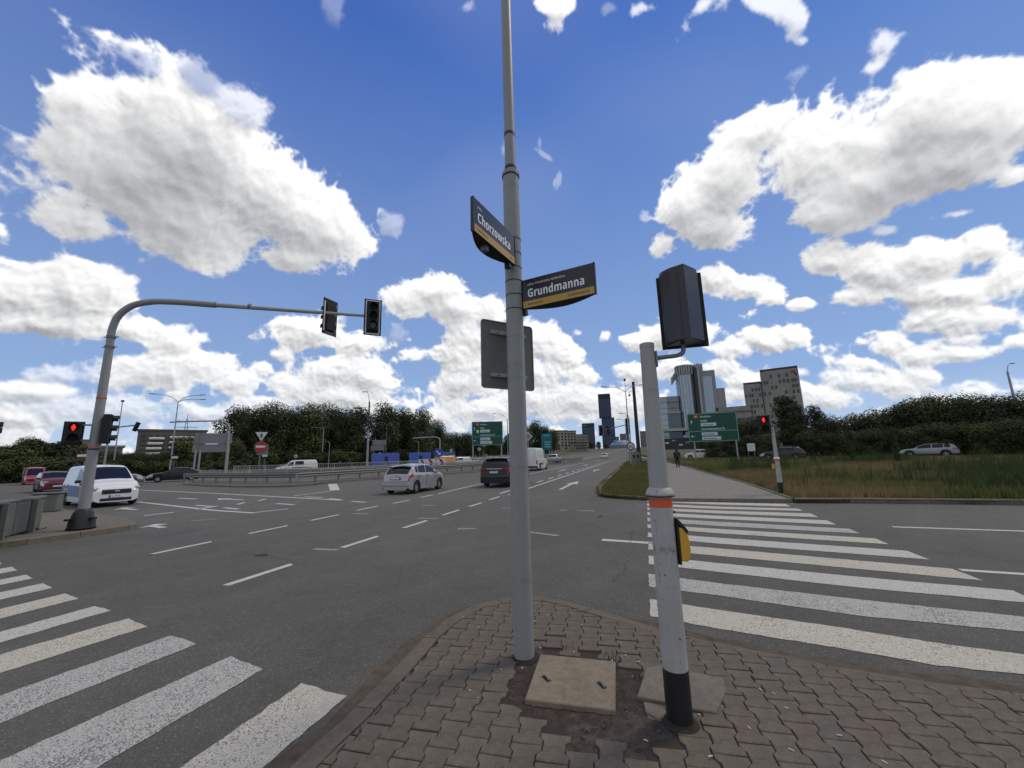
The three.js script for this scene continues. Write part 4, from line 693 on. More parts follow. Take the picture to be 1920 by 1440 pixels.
const along = (pts, step) => { const o = []; let rest = 0; for (let i = 0; i < pts.length - 1; i++) { const a = pts[i], b = pts[i + 1], l = Math.hypot(b[0] - a[0], b[1] - a[1]); for (let d = rest; d < l; d += step) o.push([lerp(a[0], b[0], d / l), lerp(a[1], b[1], d / l), Math.atan2(-(b[1] - a[1]), b[0] - a[0])]); rest = (rest + Math.ceil((l - rest) / step) * step) - l; } return o; };
M.railSteel = std(lin(0.15, 0.15, 0.145), 0.6, { metalness: 0.2, side: THREE.DoubleSide }); M.railTop = std(lin(0.10, 0.10, 0.10), 0.6);
function guardRail(label, pts, step, h = 0.72) {
  const o = thing('guard_rail', label, 'guard rail', [pts[0][0], 0.11, pts[0][1]]), [ox, oz] = pts[0];
  for (const [x, z, a] of along(pts, step)) part('post', box(0.10, h, 0.12, x - ox, h / 2, z - oz, a), M.galvDark, o);
  for (let i = 0; i < pts.length - 1; i++) {
    const a = [pts[i][0] - ox, 0, pts[i][1] - oz], b = [pts[i + 1][0] - ox, 0, pts[i + 1][1] - oz], l = Math.hypot(b[0] - a[0], b[2] - a[2]), n = [(b[2] - a[2]) / l, -(b[0] - a[0]) / l].map((v) => -v * 0.09), s = (p, y, k) => [p[0] + n[0] * k, y, p[2] + n[1] * k];
    const g = []; for (const [y0, k0, y1, k1] of [[h - 0.31, 0.9, h - 0.24, 1.5], [h - 0.24, 1.5, h - 0.155, 0.9], [h - 0.155, 0.9, h - 0.07, 1.5], [h - 0.07, 1.5, h, 0.9]]) { const A = s(a, y0, k0), B = s(b, y0, k0), C = s(b, y1, k1), D = s(a, y1, k1), q = new THREE.BufferGeometry(); q.setAttribute('position', new THREE.Float32BufferAttribute([...A, ...B, ...C, ...A, ...C, ...D], 3)); q.computeVertexNormals(); g.push(q); }
    part('rail_beam', merge(g), M.railSteel, o);
    part('top_tube', beam([a[0], h + 0.03, a[2]], [b[0], h + 0.03, b[2]], 0.12, 0.05), M.railTop, o);
  }
  return o;
}
guardRail('double steel guard rail on dark posts along the near edge of the median', pairs([-28.2, -34.6, -24.6, -32.2, -19.5, -29.5, -15.2, -28.3, -13.2, -32.0, -11.0, -36.0, -5.2, -43.2, 1.6, -56.8, 9.8, -71.5, 15, -88]), 2.0);
guardRail('plain guard rail further back on the median behind the railing', pairs([-27.5, -42.5, -19, -39.8, -12.2, -44.0, -5.0, -54.0, 4.0, -70.0]), 2.6);
function railing(label, pts, h, step, mat, group) {    // slim vertical bars between two rails
  const o = thing('railing', label, 'railing', [pts[0][0], 0.11, pts[0][1]], 0, group), [ox, oz] = pts[0], bars = [];
  for (const [x, z, a] of along(pts, 2.0)) part('post', box(0.06, h + 0.05, 0.06, x - ox, h / 2, z - oz, a), mat, o);
  for (const [x, z, a] of along(pts, step)) bars.push(box(0.028, h - 0.16, 0.028, x - ox, h / 2, z - oz, a));
  for (let i = 0; i < pts.length - 1; i++) for (const y of [h - 0.03, 0.1]) part('rail', beam([pts[i][0] - ox, y, pts[i][1] - oz], [pts[i + 1][0] - ox, y, pts[i + 1][1] - oz], 0.045, 0.05), mat, o);
  part('vertical_bars', merge(bars), mat, o).userData.kind = 'stuff'; return o;
}
M.railPaint = std(lin(0.36, 0.36, 0.32), 0.6); M.railPale = std(lin(0.44, 0.44, 0.38), 0.6);
railing('pale railing of slim upright bars on the median behind the guard rail', pairs([-27.5, -35.3, -24.2, -33.2, -19.4, -30.6, -15.6, -29.6, -14.0, -32.6, -11.8, -36.6, -6.0, -43.9, 0.7, -57.6, 8.8, -72.0]), 0.98, 0.15, M.railPaint);
railing('second pale railing across the far carriageway, in front of the parked vans', pairs([-33.0, -47.5, -25.0, -46.5, -16.0, -52.0, -8.0, -63.0, 0.0, -78.0]), 1.15, 0.2, M.railPale);
// meadow, grass wedge and brick path on the right
{
  const hM = (x, z) => 0.12 + 0.16 * sstep(14, 48, Math.hypot(x, z));
  const area = (name, poly, h, mat, label, step) => {
    let [x0, x1, z0, z1] = [1e9, -1e9, 1e9, -1e9]; for (const [x, z] of poly) { x0 = Math.min(x0, x); x1 = Math.max(x1, x); z0 = Math.min(z0, z); z1 = Math.max(z1, z); }
    const s = struct(name, prism(poly, -0.05, h, 0), mat, label); return s;
  };
  const EDGE = pairs([8.62, -12.62, 10.0, -12.30, 11.8, -11.72, 13.6, -11.10, 18, -9.55, 30, -5.4, 60, 4]);
  const MEADOW = [...EDGE, [80, 12], [120, -50], [60, -150], [46, -150], [23.3, -63], [17.0, -40.2], [13.6, -29], [10.9, -19.5]];
  // meadow surface rises a little away from the kerb
  const pos = [], step = 1.5; for (let x = 8; x < 120; x += step) for (let z = -150; z < 12; z += step) { const c = [x + step / 2, z + step / 2]; if (![[x, z], [x + step, z], [x, z + step], [x + step, z + step]].every((p) => inside(p, MEADOW) && inside([p[0] - 0.25, p[1] + 0.35], MEADOW))) continue; const y = (a, b) => hM(a, b) - 0.02 + gAt(a, b) + 0.03 * PN.noise(a * 0.4, 2, b * 0.4); const q = [[x, z], [x + step, z], [x + step, z + step], [x, z + step]].map(([a, b]) => [a, y(a, b), b]); pos.push(...q[0], ...q[3], ...q[2], ...q[0], ...q[2], ...q[1]); }
  const g = new THREE.BufferGeometry(); g.setAttribute('position', new THREE.Float32BufferAttribute(pos, 3)); g.computeVertexNormals();
  struct('meadow', merge([boxUV(g), prism(MEADOW, -0.05, 0.112, 0)]), M.grass, 'unmown meadow beside the brick path');
  const WEDGE = pairs([3.32, -16.25, 3.95, -19.2, 8.05, -32.7, 15.0, -55.2, 23.1, -81.6, 27.2, -82, 20.8, -62, 14.2, -41, 8.6, -24.5, 4.75, -14.1, 3.85, -14.95, 3.45, -15.5]);
  struct('grass_wedge', prism(WEDGE, -0.05, 0.10, 0), M.grass, 'narrow wedge of mown grass between avenue and brick path');
  const PATH = [[4.68, -14.05], [8.6, -12.9], [10.85, -19.5], [13.5, -29], [16.9, -40.2], [23.2, -63], [33, -95], [48, -150], [44, -150], [27.3, -82], [20.9, -62], [14.3, -41], [8.7, -24.5]];
  struct('path', prism(PATH, -0.05, 0.105, 0), M.path, 'reddish brick footpath leading away along the avenue');
  // kerbs, stone by stone
  const kerb = struct('kerb', null, null, 'pale kerb stones along meadow, path and grass wedge');
  const run = (pts, w, h, low) => { for (let i = 0; i < pts.length - 1; i++) { const a = pts[i], b = pts[i + 1], l = Math.hypot(b[0] - a[0], b[1] - a[1]), n = Math.max(1, Math.round(l)), nx = (b[1] - a[1]) / l * w, nz = -(b[0] - a[0]) / l * w; for (let k = 0; k < n; k++) { const p = [lerp(a[0], b[0], (k + 0.006) / n), lerp(a[1], b[1], (k + 0.006) / n)], q = [lerp(a[0], b[0], (k + 0.994) / n), lerp(a[1], b[1], (k + 0.994) / n)]; part('kerb_stone', prism([p, q, [q[0] - nx, q[1] - nz], [p[0] - nx, p[1] - nz]], -0.04, h + rr(-0.004, 0.004), 0.01), M.kerbFar, kerb); } } };
  run(EDGE.slice(0, 5), -0.16, 0.145); run(pairs([4.75, -14.1, 3.85, -14.95, 3.45, -15.5, 3.32, -16.25, 3.95, -19.2, 8.05, -32.7, 15.0, -55.2]), 0.15, 0.135); run(pairs([4.68, -13.95, 8.58, -12.72]), -0.12, 0.118);
  run(pairs([8.7, -12.9, 10.95, -19.5, 13.6, -29, 17, -40.2]), -0.08, 0.15);
  // tall grass tufts: too many to count
  const blade = (h, w, lean, a) => { const c = Math.cos(a), s = Math.sin(a), b = new THREE.BufferGeometry(); const L = [lean * c, lean * s]; b.setAttribute('position', new THREE.Float32BufferAttribute([-w * s, 0, w * c, w * s, 0, -w * c, L[0] * 0.45, h * 0.6, L[1] * 0.45, w * 0.8 * s + L[0] * .45, h * 0.6, -w * 0.8 * c + L[1] * .45, -w * 0.8 * s + L[0] * .45, h * 0.6, w * .8 * c + L[1] * .45, L[0], h, L[1]], 3)); b.setIndex([0, 1, 3, 0, 3, 4, 4, 3, 5]); b.computeVertexNormals(); return b; };
  const tuft = (n, h) => { const q = []; for (let i = 0; i < n; i++) { const a = rr(0, 6.28), b = blade(h * rr(0.5, 1), rr(0.006, 0.012), rr(0.05, 0.28) * h, a); b.translate(rr(-0.16, 0.16), 0, rr(-0.16, 0.16)); q.push(b); } return merge(q); };
  const field = (name, label, n, h, region, cols, dens) => {
    const gm = tuft(14, h), mat = std(0xffffff, 1, { side: THREE.DoubleSide }), im = new THREE.InstancedMesh(gm, mat, n), m4 = new THREE.Matrix4(), col = new THREE.Color(); let k = 0, guard = 0;
    while (k < n && guard++ < n * 60) {
      const [x, z, y] = region(); if (x === null) continue; const v = PN.noise(x * 0.16, 1, z * 0.16) + 0.5 * PN.noise(x * 0.6, 4, z * 0.6); if (dens && rnd() > dens(v)) continue;
      const s = rr(0.6, 1.25) * (1 + 0.35 * v); m4.compose(V3(x, y, z), new THREE.Quaternion().setFromAxisAngle(V3(0, 1, 0), rr(0, 6.28)), V3(s, s * rr(0.8, 1.2), s)); im.setMatrixAt(k, m4);
      const t = clamp(0.40 - v * 1.6 + rr(-0.2, 0.2), 0, 1), c = rr(0.75, 1.2); col.setRGB(lerp(cols[0][0], cols[1][0], t) * c, lerp(cols[0][1], cols[1][1], t) * c, lerp(cols[0][2], cols[1][2], t) * c); im.setColorAt(k, col); k++;
    }
    im.count = k; im.name = name; shadows(im); scene.add(im); im.userData.kind = 'stuff'; tag(im, label); return im;
  };
  const GREEN = [[0.115, 0.132, 0.034], [0.285, 0.205, 0.090]];
  field('tall_grass', 'shin-high meadow grass, green with brownish seed heads', 34000, 0.33, () => { const d = 9 + 62 * Math.pow(rnd(), 1.3), a = rr(0.24, 1.25), x = Math.sin(a) * d * 1.25, z = -Math.cos(a) * d; if (!inside([x, z], MEADOW) || !inside([x - 0.25, z + 0.1], MEADOW)) return [null]; const e = Math.hypot(x - 12, (z + 11.7)); return [x, z, hM(x, z) - 0.03]; }, GREEN);
  field('meadow_weeds', 'clumps of taller darker weeds in the meadow', 1500, 0.75, () => { const d = 14 + 40 * rnd(), a = rr(0.4, 1.15), x = Math.sin(a) * d * 1.25, z = -Math.cos(a) * d; if (!inside([x, z], MEADOW) || !inside([x - 1.2, z + 1], MEADOW)) return [null]; return [x, z, hM(x, z) - 0.03]; }, [[0.050, 0.075, 0.022], [0.11, 0.105, 0.042]], (v) => (v > 0.18 ? 1 : 0.03));
  field('mown_grass', 'short grass on the wedge beside the avenue', 9000, 0.085, () => { const t = Math.pow(rnd(), 1.6), s = 15 + t * 55, x = s * 0.295 + rr(-3.5, 4.2), z = -s * 0.9555 + rr(-1, 1); if (!inside([x, z], WEDGE)) return [null]; return [x, z, 0.09]; }, [[0.135, 0.140, 0.035], [0.19, 0.15, 0.055]]);
}

// ---------------------------------------------------------------- vehicles: a body lofted along its length, glass and lamps cut out of the same skin
const poly1 = (pts, x) => { if (x <= pts[0][0]) return pts[0][1]; for (let i = 0; i < pts.length - 1; i++) { const [a, b] = [pts[i], pts[i + 1]]; if (x <= b[0]) { const t = (x - a[0]) / (b[0] - a[0]), p = pts[Math.max(0, i - 1)], n = pts[Math.min(pts.length - 1, i + 2)], m0 = (b[1] - p[1]) / (b[0] - p[0]), m1 = (n[1] - a[1]) / (n[0] - a[0]), h = b[0] - a[0], s = i === 0 || i === pts.length - 2 ? 0.5 : 1, lim = (m) => { const d = (b[1] - a[1]) / h; return d === 0 || m * d < 0 ? 0 : Math.sign(d) * Math.min(Math.abs(m), 2.2 * Math.abs(d)); }, q0 = lim(m0) * s, q1 = lim(m1) * s; const t2 = t * t, t3 = t2 * t; return (2 * t3 - 3 * t2 + 1) * a[1] + (t3 - 2 * t2 + t) * h * q0 + (-2 * t3 + 3 * t2) * b[1] + (t3 - t2) * h * q1; } } return pts[pts.length - 1][1]; };
const carPaint = (r, g, b, metal = 0.0) => new THREE.MeshPhysicalMaterial({ color: lin(r, g, b), roughness: 0.42, metalness: metal, clearcoat: 0.8, clearcoatRoughness: 0.12 });
const darkPaint = (r, g, b) => new THREE.MeshPhysicalMaterial({ color: lin(r, g, b), roughness: 0.5, clearcoat: 0.35, clearcoatRoughness: 0.2, specularIntensity: 0.6 });
M.tyre = std(lin(0.016, 0.016, 0.016), 0.9); M.rim = std(lin(0.40, 0.41, 0.42), 0.35, { metalness: 0.6 }); M.trim = std(lin(0.018, 0.018, 0.018), 0.7); M.carGlass = new THREE.MeshPhysicalMaterial({ color: lin(0.010, 0.012, 0.013), roughness: 0.06, specularIntensity: 0.75 }); M.headLamp = std(lin(0.45, 0.47, 0.48), 0.12, { metalness: 0.2 }); M.tail = std(lin(0.34, 0.012, 0.012), 0.18); M.plate = std(lin(0.55, 0.55, 0.53), 0.5); M.chrome = std(lin(0.6, 0.6, 0.6), 0.2, { metalness: 0.8 }); M.grille = std(lin(0.012, 0.012, 0.012), 0.45);
function makeCar(s) {     // s: spec in metres, front at x = 0, rear at x = L; the finished car faces +x, centred
  const o = thing(s.name, s.label, s.category ?? 'car', [0, 0, 0], 0, s.group);
  const L = s.L, W = s.W, xs = new Set(); for (let i = 0; i <= 84; i++) xs.add(+(L * i / 84).toFixed(4)); for (const e of [0.008, 0.025, 0.055, 0.1]) { xs.add(e); xs.add(+(L - e).toFixed(4)); } for (const w of s.wheels) for (const d of [-1.03, -0.98, 0.98, 1.03]) xs.add(+(w + d * (s.wr + 0.055)).toFixed(4));
  for (const r of [...s.side, s.ws, s.rear].filter(Boolean)) for (const v of r) xs.add(+v.toFixed(4));
  const X = [...xs].filter((v) => v >= 0 && v <= L).sort((a, b) => a - b);
  const ra = s.wr + 0.055, plan = (x) => { const f = s.nose ?? 0.55, b = s.tailR ?? 0.4, a = clamp(x / f, 0, 1), c = clamp((L - x) / b, 0, 1); return W / 2 * (1 - (s.nosePinch ?? 0.2) * Math.pow(1 - a, 2.2) - (s.tailPinch ?? 0.1) * Math.pow(1 - c, 2.4)); };
  const ring = (x) => {
    const T = poly1(s.top, x), B0 = poly1(s.belt, x), B = Math.min(B0, T - 0.03), w = plan(x); let bt = s.clear + 0.08 * Math.pow(clamp(1 - x / 0.25, 0, 1), 2) + 0.12 * Math.pow(clamp(1 - (L - x) / 0.3, 0, 1), 2);
    for (const c of s.wheels) { const d = Math.abs(x - c); if (d < ra) bt = Math.max(bt, s.wr + Math.sqrt(ra * ra - d * d)); }
    const h = T - B, cab = clamp((h - 0.05) / 0.3, 0, 1), wr = w - 0.045 - (s.tumble ?? 0.17) * clamp(h / 0.55, 0, 1.2) * cab - (1 - cab) * 0.07, m = Math.min(bt, B - 0.05);
    const y = (t) => lerp(m, B, t);
    return [[0, s.clear + 0.02], [w * 0.78, Math.min(m, s.clear + 0.03)], [w - 0.05, m], [w - 0.012, m + 0.02], [w - 0.004, y(0.28)], [w, y(0.55)], [w - 0.004, y(0.82)], [w - 0.022, y(0.95)], [w - 0.045, B + Math.min(0.012, h * 0.2)], [lerp(w - 0.045, wr, 0.08), B + h * 0.10], [lerp(w - 0.045, wr, 0.45), B + h * 0.47], [lerp(w - 0.045, wr, 0.86), B + h * 0.84], [wr - 0.012, B + h * 0.91], [wr - 0.065, B + h * 0.97], [wr * 0.72, T - 0.008], [wr * 0.35, T + (s.crown ?? 0.012) * 0.7], [0, T + (s.crown ?? 0.012)]];
  };
  const R = X.map(ring), out = {}; const put = (k, ...v) => (out[k] ??= []).push(...v);
  const within = (x, r) => r && x > r[0] && x < r[1];
  for (let i = 0; i < X.length - 1; i++) for (let j = 0; j < 16; j++) for (const sg of [1, -1]) {
    const xm = (X[i] + X[i + 1]) / 2, P = (a, k) => [L / 2 - X[a], R[a][k][1], sg * R[a][k][0]];
    const ym = (R[i][j][1] + R[i][j + 1][1] + R[i + 1][j][1] + R[i + 1][j + 1][1]) / 4, T = poly1(s.top, xm), h = T - Math.min(poly1(s.belt, xm), T - .03);
    let k = 'body';
    if (j >= 9 && j <= 10 && h > 0.2) for (const r of s.side) if (within(xm, r)) k = 'side_window';
    if (j >= 14 && within(xm, s.ws)) k = 'windshield'; if (j >= 13 && within(xm, s.ws)) k = 'windshield';
    if (j >= 13 && within(xm, s.rear)) k = 'rear_window';
    if (s.lights) for (const q of s.lights) if (within(xm, q.x) && j >= q.j[0] && j <= q.j[1]) k = q.k;
    if (j <= 2 || (s.skirt && ym < s.skirt && j < 7)) k = k === 'body' ? 'lower_trim' : k;
    if (s.wrap && k === 'body' && s.wrap(xm, ym, j)) k = 'wrap_panel';
    if (s.roofTrim && k === 'body' && j >= s.roofTrim[0] && within(xm, s.roofTrim[1])) k = 'roof_panel';
    const a = P(i, j), b = P(i, j + 1), c = P(i + 1, j + 1), d = P(i + 1, j);
    if (sg > 0) put(k, ...a, ...b, ...c, ...a, ...c, ...d); else put(k, ...a, ...c, ...b, ...a, ...d, ...c);
  }
  for (const [i, f] of [[0, 1], [X.length - 1, -1]]) { const x = L / 2 - X[i], c = [x + f * 0.01, (R[i][2][1] + R[i][16][1]) / 2, 0]; for (let j = 0; j < 16; j++) for (const sg of [1, -1]) { const p = [x, R[i][j][1], sg * R[i][j][0]], q = [x, R[i][j + 1][1], sg * R[i][j + 1][0]]; if (sg * f > 0) put('body', ...c, ...q, ...p); else put('body', ...c, ...p, ...q); } }
  const mats = { body: s.paint, side_window: M.carGlass, windshield: M.carGlass, rear_window: M.carGlass, headlight: M.headLamp, tail_light: M.tail, lower_trim: s.trim ?? M.trim, wrap_panel: s.wrapMat, roof_panel: s.roofMat ?? M.trim };
  for (const k in out) {
    let g = new THREE.BufferGeometry(); g.setAttribute('position', new THREE.Float32BufferAttribute(out[k], 3)); g = toCreasedNormals(g, 0.62);
    const mt = mats[k]; if (k === 'body' || k.includes('panel')) mt.side = THREE.DoubleSide; part(k, plain(g), mt, o);
  }
  const tyre = new THREE.LatheGeometry([[s.wr * 0.62, -0.09], [s.wr * 0.9, -0.1], [s.wr * 0.985, -0.075], [s.wr, -0.04], [s.wr, 0.04], [s.wr * 0.985, 0.075], [s.wr * 0.9, 0.1], [s.wr * 0.62, 0.09]].map((p) => new THREE.Vector2(...p)), 28);
  const rim = [cyl(s.wr * 0.64, s.wr * 0.64, 0.10, 0, -0.02, 0, 24)]; const spk = []; for (let k = 0; k < 5; k++) spk.push(place(new THREE.BoxGeometry(s.wr * 0.62, 0.035, 0.085), Math.cos(k * 1.2566) * s.wr * 0.32, 0.045, Math.sin(k * 1.2566) * s.wr * 0.32, -k * 1.2566)); spk.push(cyl(0.06, 0.05, 0.06, 0, 0.05, 0, 12));
  spk.push(plain(new THREE.LatheGeometry([[s.wr * 0.6, 0.03], [s.wr * 0.66, 0.06], [s.wr * 0.66, 0.03]].map((p) => new THREE.Vector2(...p)), 24)));
  const tg = plain(tyre), dg = merge(rim), sp = merge(spk);
  for (const c of s.wheels) for (const sg of [1, -1]) {
    const w = new THREE.Group(); w.name = 'wheel'; w.position.set(L / 2 - c, s.wr, sg * (W / 2 - 0.115)); w.rotation.x = sg * Math.PI / 2; o.add(w);
    part('tyre', tg, M.tyre, w); part('wheel_disc', dg, M.blackMatt, w); part('rim', sp, s.rimMat ?? M.rim, w);
  }
  // things at nose and tail
  const F = L / 2, has = (n, g, m) => part(n, g, m, o);
  if (s.mirror !== false) for (const sg of [1, -1]) has('mirror', rbox(0.10, 0.14, 0.20, 0.04, L / 2 - s.mirrorX, s.mirrorY, sg * (W / 2 + 0.05)), s.mirrorMat ?? s.paint);
  if (s.plateF) has('front_plate', box(0.02, 0.11, 0.50, F + 0.02, s.plateF, s.plateFZ ?? 0), M.plate);
  if (s.plateR) has('rear_plate', box(0.02, 0.11, 0.50, -F - 0.018, s.plateR, 0), M.plate);
  for (const e of s.extras ?? []) e(has, F, W, L);
  return o;
}
// a vehicle parked by pixel-free coordinates: heading (hx, hz), ground height y
const setCar = (o, x, z, hx, hz, scale = 0.93, y = 0.002) => { o.position.set(x, y, z); o.rotation.y = Math.atan2(-hz, hx); o.scale.setScalar(scale); return o; };
const hatch = (e) => ({ L: 4.0, W: 1.66, wr: 0.30, clear: 0.19, wheels: [0.82, 3.28], nose: 0.7, nosePinch: 0.24, tailR: 0.45, tailPinch: 0.10, tumble: 0.15, crown: 0.025,
  top: [[0, 0.62], [0.12, 0.74], [0.5, 0.90], [0.98, 1.0], [1.66, 1.37], [2.0, 1.455], [2.55, 1.475], [3.2, 1.425], [3.52, 1.35], [3.86, 0.99], [3.95, 0.80], [4.0, 0.58]], belt: [[0, 0.60], [0.4, 0.82], [1.0, 0.93], [2.4, 0.965], [3.5, 1.01], [4, 0.9]],
  side: [[1.42, 2.28], [2.34, 3.08], [3.14, 3.36]], ws: [1.03, 1.80], rear: [3.50, 3.86], mirrorX: 1.35, mirrorY: 1.0, plateF: 0.45, plateR: 0.80, lights: [{ k: 'headlight', x: [0.06, 0.5], j: [5, 7] }, { k: 'tail_light', x: [3.62, 3.99], j: [6, 8] }], ...e });
const groove = (x, y0, y1, sg, W, L) => beam([L / 2 - x, y0, sg * (W / 2 + 0.001)], [L / 2 - x - 0.02, y1, sg * (W / 2 - 0.004)], 0.012, 0.012);
const doorBits = (has, F, W, L, xs, hy) => { for (const sg of [1, -1]) { for (const x of xs) has('door_gap', groove(x, 0.35, 0.93, sg, W, L), M.trim); for (const x of xs.slice(1)) has('door_handle', rbox(0.16, 0.035, 0.03, 0.012, L / 2 - x + 0.16, hy, sg * (W / 2 + 0.006)), M.black); } };
setCar(makeCar(hatch({ name: 'silver_hatchback', label: 'silver hatchback seen from behind, crossing the junction ahead of the median', paint: carPaint(0.36, 0.37, 0.375, 0.35), skirt: 0.0, extras: [
  (has, F, W, L) => { doorBits(has, F, W, L, [1.2, 2.32, 3.15], 0.86); has('bumper_groove', rbox(0.03, 0.03, W * 0.86, 0.01, -F - 0.0, 0.62, 0), M.trim); has('plate_frame', rbox(0.016, 0.14, 0.56, 0.005, -F - 0.012, 0.80, 0), M.black); has('aerial', bar([-1.1, 1.47, 0], [-1.35, 1.66, 0], 0.006), M.black); has('wiper', rbox(0.02, 0.02, 0.5, 0.006, -F + 0.12, 1.10, 0.05), M.black); has('rear_badge', cyl(0.04, 0.04, 0.012, -F + 0.035, 0.94, 0, 12, 0, Math.PI / 2), M.chrome); has('rear_bumper', rbox(0.16, 0.24, W * 0.93, 0.06, -F + 0.05, 0.50, 0), carPaint(0.36, 0.37, 0.375, 0.35)); has('roof_spoiler', rbox(0.22, 0.03, 1.1, 0.012, -F + 0.42, 1.44, 0), carPaint(0.36, 0.37, 0.375, 0.35)); },
] })), -5.02, -20.75, 0.295, -0.9555, 0.93);
const suvSpec = (e) => ({ L: 4.6, W: 1.86, wr: 0.36, clear: 0.22, wheels: [0.92, 3.60], nose: 0.6, tailR: 0.5, nosePinch: 0.16, tailPinch: 0.10, tumble: 0.17, crown: 0.02,
  top: [[0, 0.78], [0.12, 0.92], [0.6, 1.04], [1.2, 1.12], [1.85, 1.54], [2.3, 1.67], [3.2, 1.69], [3.95, 1.64], [4.12, 1.60], [4.46, 1.16], [4.54, 0.95], [4.6, 0.72]], belt: [[0, 0.74], [0.5, 0.95], [1.3, 1.05], [3, 1.09], [4.2, 1.15], [4.6, 1.0]],
  side: [[1.62, 2.62], [2.7, 3.5], [3.58, 3.98]], ws: [1.24, 2.05], rear: [4.1, 4.44], mirrorX: 1.6, mirrorY: 1.13, plateF: 0.55, plateR: 0.86, skirt: 0.44, lights: [{ k: 'headlight', x: [0.05, 0.45], j: [5, 7] }, { k: 'tail_light', x: [4.12, 4.6], j: [6, 7] }], ...e });
setCar(makeCar(suvSpec({ name: 'dark_suv', label: 'dark charcoal sports utility vehicle seen from behind, beside the tall post', paint: darkPaint(0.014, 0.014, 0.016), extras: [
  (has, F, W, L) => { doorBits(has, F, W, L, [1.4, 2.66, 3.52], 0.96); has('roof_rail', rbox(2.0, 0.04, 0.05, 0.015, -0.6, 1.71, 0.68), M.chrome); has('roof_rail', rbox(2.0, 0.04, 0.05, 0.015, -0.6, 1.71, -0.68), M.chrome); has('roof_spoiler', rbox(0.30, 0.035, 1.3, 0.014, -F + 0.42, 1.66, 0), carPaint(0.42, 0.43, 0.44, 0.3)); has('chrome_strip', rbox(0.03, 0.05, 0.9, 0.015, -F + 0.03, 1.04, 0), M.chrome); for (const sg of [1, -1]) has('tail_bar', rbox(0.05, 0.10, 0.42, 0.02, -F + 0.06, 1.03, sg * 0.66), M.tail); has('rear_bumper', rbox(0.14, 0.10, W * 0.86, 0.04, -F + 0.0, 0.62, 0), std(lin(0.05, 0.05, 0.05), 0.5)); has('skid_plate', rbox(0.1, 0.2, W * 0.8, 0.04, -F + 0.05, 0.42, 0), M.trim); },
] })), -0.45, -23.55, 0.295, -0.9555, 0.93);
// small delivery van facing the camera, blue wrap on its flank
const vanPaint = carPaint(0.70, 0.71, 0.72);
setCar(makeCar({ name: 'delivery_van', label: 'white delivery van with blue lower flank, turning in behind the signal mast', category: 'van', L: 4.42, W: 1.82, wr: 0.32, clear: 0.19, wheels: [0.90, 3.56], nose: 0.85, nosePinch: 0.20, tailR: 0.25, tailPinch: 0.06, tumble: 0.10, crown: 0.02,
  top: [[0, 0.70], [0.10, 0.88], [0.55, 1.04], [1.08, 1.16], [1.85, 1.66], [2.2, 1.80], [3.2, 1.83], [4.2, 1.80], [4.36, 1.72], [4.42, 1.0]], belt: [[0, 0.64], [0.5, 0.92], [1.1, 1.06], [2.2, 1.10], [4.4, 1.10]], side: [[1.52, 2.38]], ws: [1.13, 1.98], rear: [9, 9.1], mirrorX: 1.55, mirrorY: 1.12, mirrorMat: M.trim, plateF: 0.46, plateFZ: 0, paint: vanPaint,
  wrap: (x, y, j) => j > 3 && j < 8 && x > 1.25 && y < 0.95, wrapMat: carPaint(0.06, 0.16, 0.42), lights: [{ k: 'headlight', x: [0.12, 0.72], j: [6, 7] }], extras: [
    (has, F, W) => {
      has('grille', rbox(0.08, 0.20, 0.98, 0.05, F - 0.01, 0.66, 0), M.grille); has('grille_badge', rbox(0.03, 0.05, 0.17, 0.012, F + 0.035, 0.68, 0), M.chrome); has('lower_intake', rbox(0.08, 0.13, 1.05, 0.03, F - 0.02, 0.33, 0), M.grille);
      for (const sg of [1, -1]) { has('fog_lamp', rbox(0.05, 0.05, 0.14, 0.015, F - 0.10, 0.40, sg * 0.70), M.trim); has('headlamp', rbox(0.16, 0.12, 0.34, 0.05, F - 0.13, 0.80, sg * 0.63, sg * 0.45), M.headLamp); }
      has('front_bumper', rbox(0.12, 0.22, 1.5, 0.05, F - 0.07, 0.43, 0), vanPaint); has('aerial', bar([F - 2.1, 1.80, 0], [F - 2.2, 2.02, 0], 0.007), M.black); has('wiper', bar([F - 1.15, 1.14, -0.4], [F - 1.32, 1.27, 0.15], 0.01), M.black);
      const t = signTexture(256, 64, (x, w, h) => { x.fillStyle = '#d9dcdf'; x.fillRect(0, 0, w, h); x.fillStyle = '#17191c'; x.fillRect(0, 0, 26, h); x.font = 'bold 50px sans-serif'; x.fillText('K 7Y4S', 40, 50); }); has('plate_print', place(new THREE.PlaneGeometry(0.48, 0.10), F + 0.032, 0.46, 0, Math.PI / 2), std(0xffffff, 0.5, { map: t }));
    }] }), -18.35, -18.05, 0.855, 0.52, 0.93);
setCar(makeCar(hatch({ name: 'red_hatchback', label: 'dark red hatchback following the delivery van', paint: darkPaint(0.10, 0.006, 0.008), extras: [(has, F) => { has('grille', rbox(0.06, 0.12, 0.9, 0.03, F - 0.01, 0.58, 0), M.grille); has('lower_intake', rbox(0.06, 0.12, 1.1, 0.03, F - 0.02, 0.32, 0), M.grille); for (const sg of [1, -1]) has('headlamp', rbox(0.2, 0.11, 0.36, 0.04, F - 0.22, 0.73, sg * 0.58, sg * 0.5), M.headLamp); }] })), -32.3, -28.4, 0.82, 0.57, 0.93);
